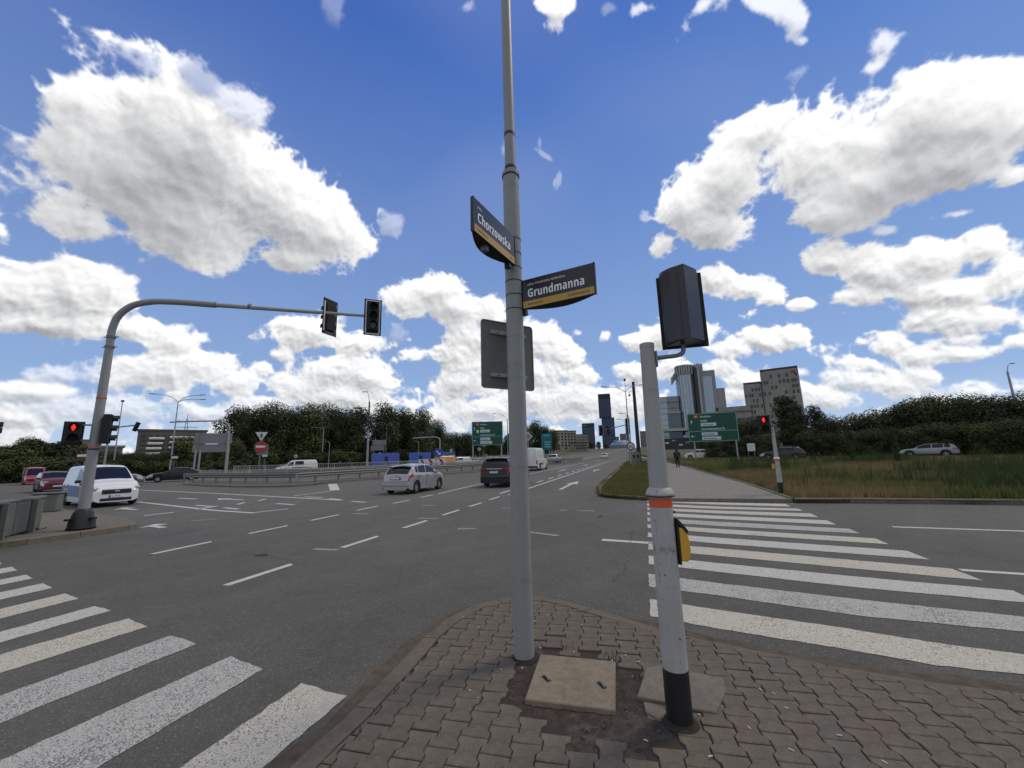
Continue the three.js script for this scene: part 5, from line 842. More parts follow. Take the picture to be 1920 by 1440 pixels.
// white panel van in the avenue
const panelVan = (e) => ({ L: 5.4, W: 2.0, wr: 0.34, clear: 0.24, wheels: [0.95, 4.3], nose: 0.7, nosePinch: 0.12, tailR: 0.12, tailPinch: 0.03, tumble: 0.10, crown: 0.02, top: [[0, 0.85], [0.15, 1.05], [0.75, 1.25], [1.5, 2.0], [1.95, 2.4], [2.6, 2.5], [5.2, 2.5], [5.34, 2.44], [5.4, 2.2]], belt: [[0, 0.8], [0.8, 1.15], [1.2, 1.25], [5.4, 1.25]], side: [[1.2, 2.0]], ws: [0.85, 1.78], rear: [9, 9.1], mirrorX: 1.1, mirrorY: 1.45, mirrorMat: M.trim, plateR: 0.62, paint: carPaint(0.62, 0.62, 0.60), lights: [{ k: 'headlight', x: [0.1, 0.5], j: [6, 7] }], ...e });
setCar(makeCar(panelVan({ name: 'panel_van', category: 'van', label: 'tall white panel van driving away just beyond the tall post', extras: [(has, F, W) => { has('rear_door_gap', box(0.01, 1.9, 0.02, -F - 0.008, 1.4, 0), M.trim); for (const sg of [1, -1]) { has('tail_light', rbox(0.06, 0.45, 0.14, 0.02, -F + 0.01, 0.95, sg * 0.88), M.tail); has('rubbing_strip', box(2.0, 0.16, 0.03, -1.2, 0.72, sg * W / 2), M.trim); } has('rear_bumper', rbox(0.14, 0.2, 1.9, 0.04, -F + 0.02, 0.42, 0), M.trim); }] })), 2.30, -44.2, 0.295, -0.9555, 0.94);
setCar(makeCar(suvSpec({ name: 'white_suv', label: 'white sports utility vehicle driving away ahead of the panel van', paint: carPaint(0.62, 0.62, 0.60), extras: [(has, F) => { for (const sg of [1, -1]) has('tail_bar', rbox(0.05, 0.12, 0.34, 0.02, -F + 0.08, 1.0, sg * 0.7), M.tail); has('rear_bumper', rbox(0.14, 0.22, 1.6, 0.05, -F + 0.04, 0.46, 0), M.trim); has('plate_recess', rbox(0.04, 0.16, 0.7, 0.02, -F + 0.02, 0.86, 0), M.trim); }] })), 7.05, -70.0, 0.295, -0.9555, 0.95);
setCar(makeCar(hatch({ name: 'white_car', label: 'small white car far ahead in the middle of the avenue', paint: carPaint(0.62, 0.62, 0.60), extras: [(has, F) => { has('rear_bumper', rbox(0.12, 0.16, 1.4, 0.05, -F + 0.04, 0.38, 0), M.trim); for (const sg of [1, -1]) has('tail_bar', rbox(0.05, 0.16, 0.2, 0.02, -F + 0.12, 0.98, sg * 0.66), M.tail); }] })), 25.3, -112.5, 0.295, -0.9555, 1.0, gAt(25.3, 112.5));
setCar(makeCar(panelVan({ name: 'distant_van', category: 'van', label: 'white van farthest ahead, near the vanishing end of the avenue' })), 58.5, -203, 0.295, -0.9555, 0.95, gAt(58.5, 203));
// side-on cars behind the delivery van and on the left arm
const sedan = (e) => ({ L: 4.6, W: 1.8, wr: 0.32, clear: 0.18, wheels: [0.95, 3.65], nose: 0.7, nosePinch: 0.2, tailR: 0.6, tailPinch: 0.14, tumble: 0.16, crown: 0.02, top: [[0, 0.62], [0.12, 0.74], [0.6, 0.88], [1.25, 0.98], [2.05, 1.36], [2.45, 1.44], [3.1, 1.43], [3.6, 1.30], [4.1, 1.06], [4.5, 0.98], [4.6, 0.72]], belt: [[0, 0.58], [0.5, 0.82], [1.3, 0.92], [3, 0.96], [4.6, 0.92]], side: [[1.8, 2.6], [2.68, 3.55]], ws: [1.28, 2.18], rear: [3.42, 4.06], mirrorX: 1.75, mirrorY: 0.98, plateF: 0.42, plateR: 0.8, lights: [{ k: 'headlight', x: [0.06, 0.55], j: [5, 7] }, { k: 'tail_light', x: [4.2, 4.6], j: [6, 7] }], ...e });
setCar(makeCar(sedan({ name: 'black_sedan', label: 'black car heading left past the end of the median guard rail', paint: darkPaint(0.007, 0.007, 0.009) })), -32.9, -39.3, -0.80, 0.60, 0.92);
setCar(makeCar(hatch({ name: 'grey_hatchback', label: 'grey green car half hidden behind the white delivery van', paint: carPaint(0.10, 0.125, 0.12, 0.2) })), -33.6, -33.9, 0.75, -0.66, 0.95);
setCar(makeCar(panelVan({ name: 'red_truck', category: 'truck', label: 'small red truck far off on the left arm of the junction', paint: carPaint(0.36, 0.03, 0.025), extras: [(has, F) => { has('load_bed', rbox(3.0, 1.5, 2.05, 0.05, -1.2, 1.75, 0), std(lin(0.16, 0.15, 0.12), 0.8)); has('grille', rbox(0.08, 0.3, 1.3, 0.04, F, 0.7, 0), M.grille); }] })), -49.0, -41.2, 0.80, 0.6, 0.68);
// vans and cars on the far carriageway
setCar(makeCar(panelVan({ name: 'white_van', category: 'van', label: 'white van with dark stripes driving left on the far carriageway', top: [[0, 0.75], [0.15, 0.9], [0.75, 1.08], [1.5, 1.6], [1.95, 1.86], [2.6, 1.93], [5.0, 1.93], [5.2, 1.88], [5.4, 1.5]], belt: [[0, 0.7], [0.8, 1.0], [1.2, 1.08], [5.4, 1.1]], side: [[1.2, 2.0], [2.2, 3.4]], extras: [(has, F, W) => { for (const sg of [1, -1]) { has('dark_stripe', rbox(2.2, 0.12, 0.02, 0.008, -0.2, 0.86, sg * W / 2), M.trim); has('lime_stripe', rbox(1.6, 0.08, 0.02, 0.008, 0.6, 0.68, sg * W / 2), std(lin(0.35, 0.5, 0.05), 0.5)); } }] })), -29.6, -54.9, -0.70, 0.71, 0.9);
setCar(makeCar(panelVan({ name: 'yellow_van', category: 'van', label: 'yellow van behind the round blue keep-right sign', top: [[0, 0.75], [0.15, 0.9], [0.75, 1.08], [1.5, 1.7], [1.95, 1.95], [2.6, 2.0], [5.2, 2.0], [5.34, 1.94], [5.4, 1.5]], belt: [[0, 0.7], [0.8, 1.0], [1.2, 1.08], [5.4, 1.1]], paint: carPaint(0.60, 0.27, 0.02) })), -12.9, -71.2, -0.8, 0.6, 0.9);
setCar(makeCar(panelVan({ name: 'white_minivan', category: 'van', label: 'white minivan on the far carriageway left of the big green sign', top: [[0, 0.72], [0.15, 0.85], [0.75, 1.02], [1.5, 1.5], [1.95, 1.76], [2.6, 1.8], [5.0, 1.8], [5.25, 1.7], [5.4, 1.2]], belt: [[0, 0.7], [0.8, 0.95], [1.2, 1.02], [5.4, 1.05]], side: [[1.2, 2.0], [2.1, 3.2]] })), -10.2, -74.3, -0.72, 0.69, 0.85);
setCar(makeCar(sedan({ name: 'silver_sedan', label: 'pale silver car on the far carriageway, under the green sign', paint: carPaint(0.32, 0.33, 0.34, 0.3) })), -6.6, -72.5, -0.6, 0.8, 0.9);
// cars parked beyond the meadow
const parked = 'cars parked along the edge of the meadow';
setCar(makeCar(hatch({ name: 'parked_car', group: parked, label: 'white parked car in front of the left post of the green sign', paint: carPaint(0.60, 0.60, 0.58) })), 29.4, -64.5, -0.92, -0.38, 0.98, 0.30);
setCar(makeCar(suvSpec({ name: 'parked_car', group: parked, label: 'two-tone pale parked estate car with dark glass behind the right sign post', paint: carPaint(0.42, 0.42, 0.38), roofTrim: [12, [1.6, 4.3]], roofMat: M.black, top: [[0, 0.7], [0.12, 0.82], [0.6, 0.95], [1.2, 1.02], [1.85, 1.38], [2.3, 1.48], [3.2, 1.5], [3.95, 1.46], [4.12, 1.42], [4.46, 1.1], [4.54, 0.9], [4.6, 0.7]], belt: [[0, 0.66], [0.5, 0.85], [1.3, 0.95], [3, 0.98], [4.2, 1.02], [4.6, 0.9]] })), 33.0, -63.0, -0.93, -0.36, 0.98, 0.30);
setCar(makeCar(sedan({ name: 'parked_car', group: parked, label: 'dark grey parked saloon behind the far pedestrian signal', paint: darkPaint(0.03, 0.033, 0.04), top: [[0, 0.62], [0.12, 0.74], [0.6, 0.9], [1.25, 1.0], [2.05, 1.4], [2.45, 1.5], [3.4, 1.5], [4.0, 1.42], [4.3, 1.2], [4.5, 1.0], [4.6, 0.72]] })), 32.1, -48.3, -0.80, -0.60, 1.0, 0.28);
setCar(makeCar(suvSpec({ name: 'parked_car', group: parked, label: 'silver parked estate car beyond the meadow, under the dark trees', paint: carPaint(0.26, 0.27, 0.28, 0.3), top: [[0, 0.66], [0.12, 0.76], [0.6, 0.9], [1.2, 0.98], [1.95, 1.36], [2.3, 1.46], [3.2, 1.48], [4.0, 1.44], [4.2, 1.38], [4.5, 1.0], [4.54, 0.9], [4.6, 0.7]], belt: [[0, 0.62], [0.5, 0.82], [1.3, 0.92], [3, 0.96], [4.2, 1.0], [4.6, 0.9]] })), 44.4, -43.3, -0.68, -0.73, 1.0, 0.26);
{
  const o = thing('parked_motorcycle', 'dark motorcycle parked right of the green sign', 'motorcycle', [34.6, 0.28, -59.6], 0.4);
  for (const x of [-0.62, 0.68]) part('wheel', plain(place(new THREE.TorusGeometry(0.28, 0.06, 8, 20), x, 0.33, 0)), M.tyre, o);
  part('body', merge([rbox(0.6, 0.34, 0.3, 0.1, 0.0, 0.62, 0), rbox(0.4, 0.2, 0.28, 0.08, 0.22, 0.86, 0)]), M.black, o); part('seat', rbox(0.66, 0.12, 0.28, 0.05, -0.32, 0.86, 0), M.trim, o); part('fork', bar([0.68, 0.33, 0.1], [0.42, 1.02, 0.1], 0.03), M.galvDark, o); part('handlebar', bar([0.42, 1.05, -0.34], [0.42, 1.05, 0.34], 0.02), M.black, o); part('windscreen', rbox(0.04, 0.3, 0.3, 0.015, 0.55, 1.12, 0, 0, 0, 0.4), M.carGlass, o); part('top_case', rbox(0.34, 0.3, 0.36, 0.06, -0.82, 1.05, 0), M.trim, o);
}

// ---------------------------------------------------------------- trees and bushes: leaf-sized faces through the crown's volume
const leafMat = std(0xffffff, 0.95, { vertexColors: true, side: THREE.DoubleSide });
const bark = std(lin(0.055, 0.045, 0.035), 0.95);
function crownGeo({ n = 3200, rx = 3.4, ry = 4.2, rz = 3.4, base = 0, blobs = 16, leaf = 0.23, col = [0.036, 0.047, 0.015], hole = 0.25, shape = 0 }) {
  const B = []; for (let i = 0; i < blobs; i++) {
    const y = Math.pow((i + 0.5) / blobs, 0.9), w = shape === 1 ? Math.sin(Math.PI * (0.12 + 0.82 * y)) : shape === 2 ? (1 - y * 0.9) : Math.sqrt(Math.max(0.05, 1 - Math.pow(2 * y - 0.85, 2) * 0.85)), a = i * 2.4 + rr(-0.5, 0.5), d = w * rr(0.35, 0.85);
    B.push({ x: Math.cos(a) * d * rx * 0.75, y: base + y * 2 * ry, z: Math.sin(a) * d * rz * 0.75, r: rr(0.36, 0.62) * Math.min(rx, ry) * (shape === 2 ? 1 - y * 0.6 : 1), t: rr(0.5, 1.6), g: rr(-0.12, 0.12) });
  }
  n *= 2.3; const pos = [], colr = [], per = Math.ceil(n / blobs);
  for (const b of B) for (let i = 0; i < per; i++) {
    const u = rr(-1, 1), a = rr(0, 6.283), s = Math.sqrt(1 - u * u), k = b.r * (rnd() < hole ? rr(0.95, 1.2) : Math.pow(rnd(), 0.28)) * (1 + 0.25 * PN.noise(u * 3 + b.x, a, b.y));
    const dx = s * Math.cos(a), dy = u, dz = s * Math.sin(a), c = [b.x + dx * k, b.y + dy * k * 0.85, b.z + dz * k];
    if (c[1] < base * 0.8) continue;
    const nrm = V3(dx + rr(-0.8, 0.8), dy + 0.5 + rr(-0.7, 0.7), dz + rr(-0.8, 0.8)).normalize(), t1 = V3(rr(-1, 1), rr(-1, 1), rr(-1, 1)).cross(nrm).normalize(), t2 = nrm.clone().cross(t1), l = leaf * rr(0.55, 1.25);
    const P = (p, q, h) => [c[0] + t1.x * p * l + t2.x * q * l + nrm.x * h * l, c[1] + t1.y * p * l + t2.y * q * l + nrm.y * h * l, c[2] + t1.z * p * l + t2.z * q * l + nrm.z * h * l];
    const p0 = P(-0.6, 0, 0), p1 = P(0, -0.38, 0.12), p2 = P(0.65, 0, 0), p3 = P(0, 0.38, 0.12); pos.push(...p0, ...p1, ...p2, ...p0, ...p2, ...p3);
    const v = b.t * rr(0.7, 1.25); for (let q = 0; q < 6; q++) colr.push(col[0] * v * (1 + b.g), col[1] * v, col[2] * v * (1 - b.g));
  }
  const g = new THREE.BufferGeometry(); g.setAttribute('position', new THREE.Float32BufferAttribute(pos, 3)); g.setAttribute('color', new THREE.Float32BufferAttribute(colr, 3)); g.computeVertexNormals(); return boxUV(g);
}
function trunkGeo(h, r, limbs = 5, top = 0.7) {
  const g = [cyl(r, r * 0.45, h * top, 0, h * top / 2, 0, 9)];
  for (let i = 0; i < limbs; i++) { const y = h * rr(0.25, top), a = rr(0, 6.28), l = h * rr(0.14, 0.28); g.push(bar([0, y, 0], [Math.cos(a) * l, y + l * 0.9, Math.sin(a) * l], r * 0.25, 6)); }
  return merge(g);
}
const protos = {
  round: [crownGeo({ base: 1.6, ry: 3.1, n: 4200 }), crownGeo({ base: 1.4, ry: 3.2, rx: 3.0, rz: 3.0, n: 3800, col: [0.058, 0.072, 0.022] }), crownGeo({ base: 1.8, ry: 3.0, rx: 3.8, blobs: 20, n: 4600, col: [0.040, 0.056, 0.017] })],
  airy: [crownGeo({ base: 3.0, ry: 2.4, rx: 3.0, n: 2600, hole: 0.45, blobs: 11 }), crownGeo({ base: 2.6, ry: 2.6, rx: 2.6, n: 2400, hole: 0.45, blobs: 10 })],
  poplar: [crownGeo({ base: 0.6, ry: 3.7, rx: 1.5, rz: 1.5, blobs: 18, shape: 1, n: 3600, col: [0.034, 0.045, 0.018] })],
  spiky: [crownGeo({ base: 1.5, ry: 3.3, rx: 1.6, rz: 1.6, blobs: 14, shape: 2, n: 2000, hole: 0.4 })],
  bush: [crownGeo({ base: 0.1, ry: 1.15, rx: 2.1, rz: 1.7, blobs: 12, n: 2600, leaf: 0.18, col: [0.045, 0.060, 0.018] }), crownGeo({ base: 0.1, ry: 1.3, rx: 1.8, rz: 1.8, blobs: 11, n: 2400, leaf: 0.18, col: [0.036, 0.052, 0.016] })],
  pale: [crownGeo({ base: 0.8, ry: 2.6, rx: 2.4, rz: 2.4, n: 3200, col: [0.060, 0.080, 0.024] })],
};
const HEIGHT = { round: 8.4, airy: 8.2, poplar: 8.6, spiky: 8.4, bush: 2.7, pale: 6.4 }, trunks = {}; for (const k of Object.keys(protos)) trunks[k] = trunkGeo(HEIGHT[k], k === 'bush' ? 0.05 : 0.17, k === 'bush' ? 6 : 7);
let treeCount = 0;
function tree(kind, label, x, z, h, wide = 1, group, name = 'tree', cat = 'tree') {
  const v = protos[kind], k = treeCount++, s = h / HEIGHT[kind], o = thing(name, label, cat, [x, gAt(x, z) - 0.05, z], rr(0, 6.28), group);
  o.scale.set(s * wide, s, s * wide); part('crown', v[k % v.length], leafMat, o); part('trunk', trunks[kind], bark, o); return o;
}
const ORD = ['first', 'second', 'third', 'fourth', 'fifth', 'sixth', 'seventh', 'eighth', 'ninth', 'tenth', 'eleventh', 'twelfth', 'thirteenth', 'fourteenth', 'fifteenth', 'sixteenth', 'seventeenth', 'eighteenth', 'nineteenth', 'twentieth'];
tree('airy', 'first tree from the left in the dark clump behind the median', -60.6, -86.9, 13.2, 0.95, 'trees of the dark clump behind the median', 'tree', 'tree');
tree('round', 'second tree from the left in the dark clump behind the median', -61.9, -94.5, 14.0, 0.95, 'trees of the dark clump behind the median', 'tree', 'tree');
tree('round', 'third tree from the left in the dark clump behind the median', -55.7, -91.4, 14.3, 0.95, 'trees of the dark clump behind the median', 'tree', 'tree');
tree('round', 'fourth tree from the left in the dark clump behind the median', -55.7, -99.5, 14.4, 1.00, 'trees of the dark clump behind the median', 'tree', 'tree');
tree('round', 'fifth tree from the left in the dark clump behind the median', -49.3, -96.1, 14.9, 0.95, 'trees of the dark clump behind the median', 'tree', 'tree');
tree('round', 'sixth tree from the left in the dark clump behind the median', -48.5, -104.3, 15.3, 0.90, 'trees of the dark clump behind the median', 'tree', 'tree');
tree('round', 'seventh tree from the left in the dark clump behind the median', -42.6, -100.3, 13.9, 0.95, 'trees of the dark clump behind the median', 'tree', 'tree');
tree('airy', 'eighth tree from the left in the dark clump behind the median', -41.8, -108.2, 15.3, 0.95, 'trees of the dark clump behind the median', 'tree', 'tree');
tree('round', 'ninth tree from the left in the dark clump behind the median', -33.9, -104.6, 15.4, 0.81, 'trees of the dark clump behind the median', 'tree', 'tree');
tree('round', 'tenth tree from the left in the dark clump behind the median', -31.0, -112.8, 15.0, 0.85, 'trees of the dark clump behind the median', 'tree', 'tree');
tree('round', 'eleventh tree from the left in the dark clump behind the median', -24.8, -108.2, 14.3, 0.90, 'trees of the dark clump behind the median', 'tree', 'tree');
tree('round', 'twelfth tree from the left in the dark clump behind the median', -22.4, -115.8, 11.6, 0.76, 'trees of the dark clump behind the median', 'tree', 'tree');
tree('round', 'first low dark tree from the left filling the foot of the clump', -65.0, -98.5, 8.3, 1.35, 'undergrowth trees of the clump', 'tree', 'tree');
tree('round', 'second low dark tree from the left filling the foot of the clump', -64.4, -104.8, 9.8, 1.35, 'undergrowth trees of the clump', 'tree', 'tree');
tree('round', 'third low dark tree from the left filling the foot of the clump', -58.7, -103.5, 8.8, 1.35, 'undergrowth trees of the clump', 'tree', 'tree');
tree('round', 'fourth low dark tree from the left filling the foot of the clump', -57.2, -110.0, 9.9, 1.35, 'undergrowth trees of the clump', 'tree', 'tree');
tree('round', 'fifth low dark tree from the left filling the foot of the clump', -51.0, -108.6, 8.9, 1.35, 'undergrowth trees of the clump', 'tree', 'tree');
tree('round', 'sixth low dark tree from the left filling the foot of the clump', -48.8, -115.1, 9.4, 1.35, 'undergrowth trees of the clump', 'tree', 'tree');
tree('round', 'seventh low dark tree from the left filling the foot of the clump', -41.4, -113.7, 6.8, 1.35, 'undergrowth trees of the clump', 'tree', 'tree');
tree('round', 'eighth low dark tree from the left filling the foot of the clump', -36.7, -120.5, 8.6, 1.35, 'undergrowth trees of the clump', 'tree', 'tree');
tree('round', 'ninth low dark tree from the left filling the foot of the clump', -29.7, -118.3, 8.8, 1.35, 'undergrowth trees of the clump', 'tree', 'tree');
tree('round', 'tenth low dark tree from the left filling the foot of the clump', -23.9, -115.6, 7.0, 1.35, 'undergrowth trees of the clump', 'tree', 'tree');
tree('round', 'first tree from the left in the low green row behind the left direction sign', -22.5, -133.1, 9.3, 1.10, 'low green row behind the direction sign', 'tree', 'tree');
tree('round', 'second tree from the left in the low green row behind the left direction sign', -19.5, -136.6, 9.0, 1.10, 'low green row behind the direction sign', 'tree', 'tree');
tree('round', 'third tree from the left in the low green row behind the left direction sign', -16.2, -140.1, 9.4, 1.10, 'low green row behind the direction sign', 'tree', 'tree');
tree('round', 'fourth tree from the left in the low green row behind the left direction sign', -12.8, -143.4, 8.3, 1.10, 'low green row behind the direction sign', 'tree', 'tree');
tree('round', 'fifth tree from the left in the low green row behind the left direction sign', -7.4, -146.8, 7.5, 1.10, 'low green row behind the direction sign', 'tree', 'tree');
tree('round', 'sixth tree from the left in the low green row behind the left direction sign', -1.5, -150.0, 8.7, 1.10, 'low green row behind the direction sign', 'tree', 'tree');
tree('round', 'first tree from the left in the tall group left of the apartment blocks', 7.1, -229.9, 16.0, 0.80, 'tall trees left of the apartment blocks', 'tree', 'tree');
tree('round', 'second tree from the left in the tall group left of the apartment blocks', 13.6, -239.6, 18.9, 0.80, 'tall trees left of the apartment blocks', 'tree', 'tree');
tree('round', 'third tree from the left in the tall group left of the apartment blocks', 18.8, -234.2, 15.9, 0.80, 'tall trees left of the apartment blocks', 'tree', 'tree');
tree('round', 'fourth tree from the left in the tall group left of the apartment blocks', 24.6, -248.8, 14.6, 0.80, 'tall trees left of the apartment blocks', 'tree', 'tree');
tree('round', 'first tree from the left at the foot of the two dark towers', 98.6, -510.6, 9.9, 1.00, 'trees at the foot of the towers', 'tree', 'tree');
tree('round', 'second tree from the left at the foot of the two dark towers', 107.8, -508.7, 10.3, 1.00, 'trees at the foot of the towers', 'tree', 'tree');
tree('round', 'third tree from the left at the foot of the two dark towers', 116.7, -506.7, 8.7, 1.00, 'trees at the foot of the towers', 'tree', 'tree');
tree('bush', 'first bush from the left in the green belt behind the signal mast', -64.7, -50.4, 3.9, 1.15, 'green belt on the far left', 'bush', 'bush');
tree('bush', 'second bush from the left in the green belt behind the signal mast', -65.5, -52.6, 4.5, 1.15, 'green belt on the far left', 'bush', 'bush');
tree('bush', 'third bush from the left in the green belt behind the signal mast', -66.2, -54.9, 4.9, 1.15, 'green belt on the far left', 'bush', 'bush');
tree('bush', 'fourth bush from the left in the green belt behind the signal mast', -63.7, -54.8, 4.9, 1.15, 'green belt on the far left', 'bush', 'bush');
tree('bush', 'fifth bush from the left in the green belt behind the signal mast', -65.6, -58.7, 4.9, 1.15, 'green belt on the far left', 'bush', 'bush');
tree('bush', 'sixth bush from the left in the green belt behind the signal mast', -63.0, -58.6, 4.5, 1.15, 'green belt on the far left', 'bush', 'bush');
tree('round', 'seventh bush from the left in the green belt behind the signal mast', -68.2, -67.5, 3.9, 1.30, 'green belt on the far left', 'bush', 'bush');
tree('round', 'eighth bush from the left in the green belt behind the signal mast', -68.2, -70.3, 3.8, 1.30, 'green belt on the far left', 'bush', 'bush');
tree('round', 'ninth bush from the left in the green belt behind the signal mast', -68.3, -73.1, 4.2, 1.30, 'green belt on the far left', 'bush', 'bush');
tree('round', 'tenth bush from the left in the green belt behind the signal mast', -64.1, -71.5, 3.5, 1.30, 'green belt on the far left', 'bush', 'bush');
tree('round', 'eleventh bush from the left in the green belt behind the signal mast', -65.5, -75.5, 3.9, 1.30, 'green belt on the far left', 'bush', 'bush');
tree('bush', 'first low bush from the left along the far verge', -58.0, -45.9, 2.7, 1.30, 'low bushes along the far verge', 'bush', 'bush');
tree('bush', 'second low bush from the left along the far verge', -57.1, -47.0, 2.8, 1.30, 'low bushes along the far verge', 'bush', 'bush');
tree('bush', 'third low bush from the left along the far verge', -57.0, -48.7, 2.9, 1.30, 'low bushes along the far verge', 'bush', 'bush');
tree('bush', 'fourth low bush from the left along the far verge', -56.0, -49.8, 2.7, 1.30, 'low bushes along the far verge', 'bush', 'bush');
tree('bush', 'fifth low bush from the left along the far verge', -55.8, -51.6, 2.6, 1.30, 'low bushes along the far verge', 'bush', 'bush');
tree('bush', 'sixth low bush from the left along the far verge', -56.2, -54.1, 2.4, 1.30, 'low bushes along the far verge', 'bush', 'bush');
tree('bush', 'seventh low bush from the left along the far verge', -56.4, -56.8, 2.4, 1.30, 'low bushes along the far verge', 'bush', 'bush');
tree('bush', 'eighth low bush from the left along the far verge', -55.0, -58.1, 2.2, 1.30, 'low bushes along the far verge', 'bush', 'bush');
tree('bush', 'ninth low bush from the left along the far verge', -54.9, -60.9, 2.3, 1.30, 'low bushes along the far verge', 'bush', 'bush');
tree('bush', 'tenth low bush from the left along the far verge', -54.6, -63.8, 2.1, 1.30, 'low bushes along the far verge', 'bush', 'bush');
tree('bush', 'eleventh low bush from the left along the far verge', -52.9, -65.2, 2.0, 1.30, 'low bushes along the far verge', 'bush', 'bush');
tree('bush', 'twelfth low bush from the left along the far verge', -51.1, -66.7, 1.9, 1.30, 'low bushes along the far verge', 'bush', 'bush');
tree('bush', 'thirteenth low bush from the left along the far verge', -50.3, -69.7, 2.2, 1.30, 'low bushes along the far verge', 'bush', 'bush');
tree('bush', 'fourteenth low bush from the left along the far verge', -49.2, -72.9, 2.1, 1.30, 'low bushes along the far verge', 'bush', 'bush');
tree('pale', 'pale green tree left of the back of the big road sign', -58.5, -71.0, 6.1, 1.20);
tree('pale', 'pale green tree right of the back of the big road sign', -52.7, -75.4, 5.8, 1.10);
tree('pale', 'small pale green tree behind the black car', -59.1, -75.7, 4.7, 1.20);
tree('round', 'dark tree at the roof line left of the signal mast', -100.5, -82.5, 7.6, 1.00);
tree('round', 'dark tree peeping over the hedge beside the far left signal', -94.4, -74.1, 5.6, 1.00);
tree('pale', 'yellow green tree just right of the back of the big road sign', -57.5, -79.3, 5.0, 1.20);
tree('round', 'first leafy tree from the left in the tree line beyond the meadow', 36.1, -69.2, 5.6, 1.00, 'tree line beyond the meadow', 'tree', 'tree');
tree('round', 'second leafy tree from the left in the tree line beyond the meadow', 39.6, -69.5, 6.7, 1.00, 'tree line beyond the meadow', 'tree', 'tree');
tree('round', 'third leafy tree from the left in the tree line beyond the meadow', 41.9, -68.1, 6.8, 1.00, 'tree line beyond the meadow', 'tree', 'tree');
tree('poplar', 'tall dark poplar left of the bare lamp post', 43.2, -62.5, 10.0, 1.25, 'tree line beyond the meadow', 'tree', 'tree');
tree('poplar', 'slimmer dark poplar right of the tall one', 42.8, -60.4, 8.4, 1.20, 'tree line beyond the meadow', 'tree', 'tree');
tree('airy', 'fourth leafy tree from the left in the tree line beyond the meadow', 48.4, -63.7, 8.1, 0.80, 'tree line beyond the meadow', 'tree', 'tree');
tree('round', 'fifth leafy tree from the left in the tree line beyond the meadow', 46.1, -57.9, 5.9, 1.20, 'tree line beyond the meadow', 'tree', 'tree');
tree('round', 'sixth leafy tree from the left in the tree line beyond the meadow', 49.5, -57.7, 6.1, 1.20, 'tree line beyond the meadow', 'tree', 'tree');
tree('round', 'seventh leafy tree from the left in the tree line beyond the meadow', 50.0, -54.6, 6.2, 1.20, 'tree line beyond the meadow', 'tree', 'tree');
tree('round', 'eighth leafy tree from the left in the tree line beyond the meadow', 52.2, -53.8, 6.7, 1.15, 'tree line beyond the meadow', 'tree', 'tree');
tree('airy', 'ninth leafy tree from the left in the tree line beyond the meadow', 55.1, -55.2, 7.5, 0.90, 'tree line beyond the meadow', 'tree', 'tree');
tree('round', 'tenth leafy tree from the left in the tree line beyond the meadow', 53.0, -51.6, 7.2, 1.10, 'tree line beyond the meadow', 'tree', 'tree');
tree('airy', 'eleventh leafy tree from the left in the tree line beyond the meadow', 55.2, -52.2, 7.8, 0.70, 'tree line beyond the meadow', 'tree', 'tree');
tree('round', 'twelfth leafy tree from the left in the tree line beyond the meadow', 53.8, -49.3, 7.4, 1.15, 'tree line beyond the meadow', 'tree', 'tree');
tree('airy', 'thirteenth leafy tree from the left in the tree line beyond the meadow', 56.4, -49.4, 7.1, 0.60, 'tree line beyond the meadow', 'tree', 'tree');
tree('round', 'fourteenth leafy tree from the left in the tree line beyond the meadow', 54.6, -46.9, 7.1, 1.15, 'tree line beyond the meadow', 'tree', 'tree');
tree('round', 'fifteenth leafy tree from the left in the tree line beyond the meadow', 55.8, -45.5, 6.6, 1.20, 'tree line beyond the meadow', 'tree', 'tree');
tree('round', 'sixteenth leafy tree from the left in the tree line beyond the meadow', 55.2, -43.1, 6.5, 1.20, 'tree line beyond the meadow', 'tree', 'tree');
tree('round', 'seventeenth leafy tree from the left in the tree line beyond the meadow', 56.3, -41.7, 6.4, 1.20, 'tree line beyond the meadow', 'tree', 'tree');
tree('round', 'first low dark tree from the left at the foot of the tree line', 31.1, -62.7, 3.3, 1.35, 'undergrowth of the tree line', 'tree', 'tree');
tree('round', 'second low dark tree from the left at the foot of the tree line', 32.4, -59.8, 3.5, 1.35, 'undergrowth of the tree line', 'tree', 'tree');
tree('round', 'third low dark tree from the left at the foot of the tree line', 35.5, -60.3, 3.6, 1.35, 'undergrowth of the tree line', 'tree', 'tree');
tree('round', 'fourth low dark tree from the left at the foot of the tree line', 36.5, -57.4, 3.9, 1.35, 'undergrowth of the tree line', 'tree', 'tree');
tree('round', 'fifth low dark tree from the left at the foot of the tree line', 39.1, -53.1, 3.6, 1.35, 'undergrowth of the tree line', 'tree', 'tree');
tree('round', 'sixth low dark tree from the left at the foot of the tree line', 40.1, -51.2, 3.4, 1.35, 'undergrowth of the tree line', 'tree', 'tree');
tree('round', 'seventh low dark tree from the left at the foot of the tree line', 42.4, -50.6, 3.5, 1.35, 'undergrowth of the tree line', 'tree', 'tree');
tree('round', 'eighth low dark tree from the left at the foot of the tree line', 42.6, -47.8, 3.5, 1.35, 'undergrowth of the tree line', 'tree', 'tree');
tree('round', 'ninth low dark tree from the left at the foot of the tree line', 44.6, -47.3, 3.6, 1.35, 'undergrowth of the tree line', 'tree', 'tree');
tree('round', 'tenth low dark tree from the left at the foot of the tree line', 45.3, -45.2, 3.6, 1.35, 'undergrowth of the tree line', 'tree', 'tree');
tree('round', 'eleventh low dark tree from the left at the foot of the tree line', 45.8, -43.3, 3.7, 1.35, 'undergrowth of the tree line', 'tree', 'tree');
tree('round', 'twelfth low dark tree from the left at the foot of the tree line', 47.7, -42.6, 3.7, 1.35, 'undergrowth of the tree line', 'tree', 'tree');
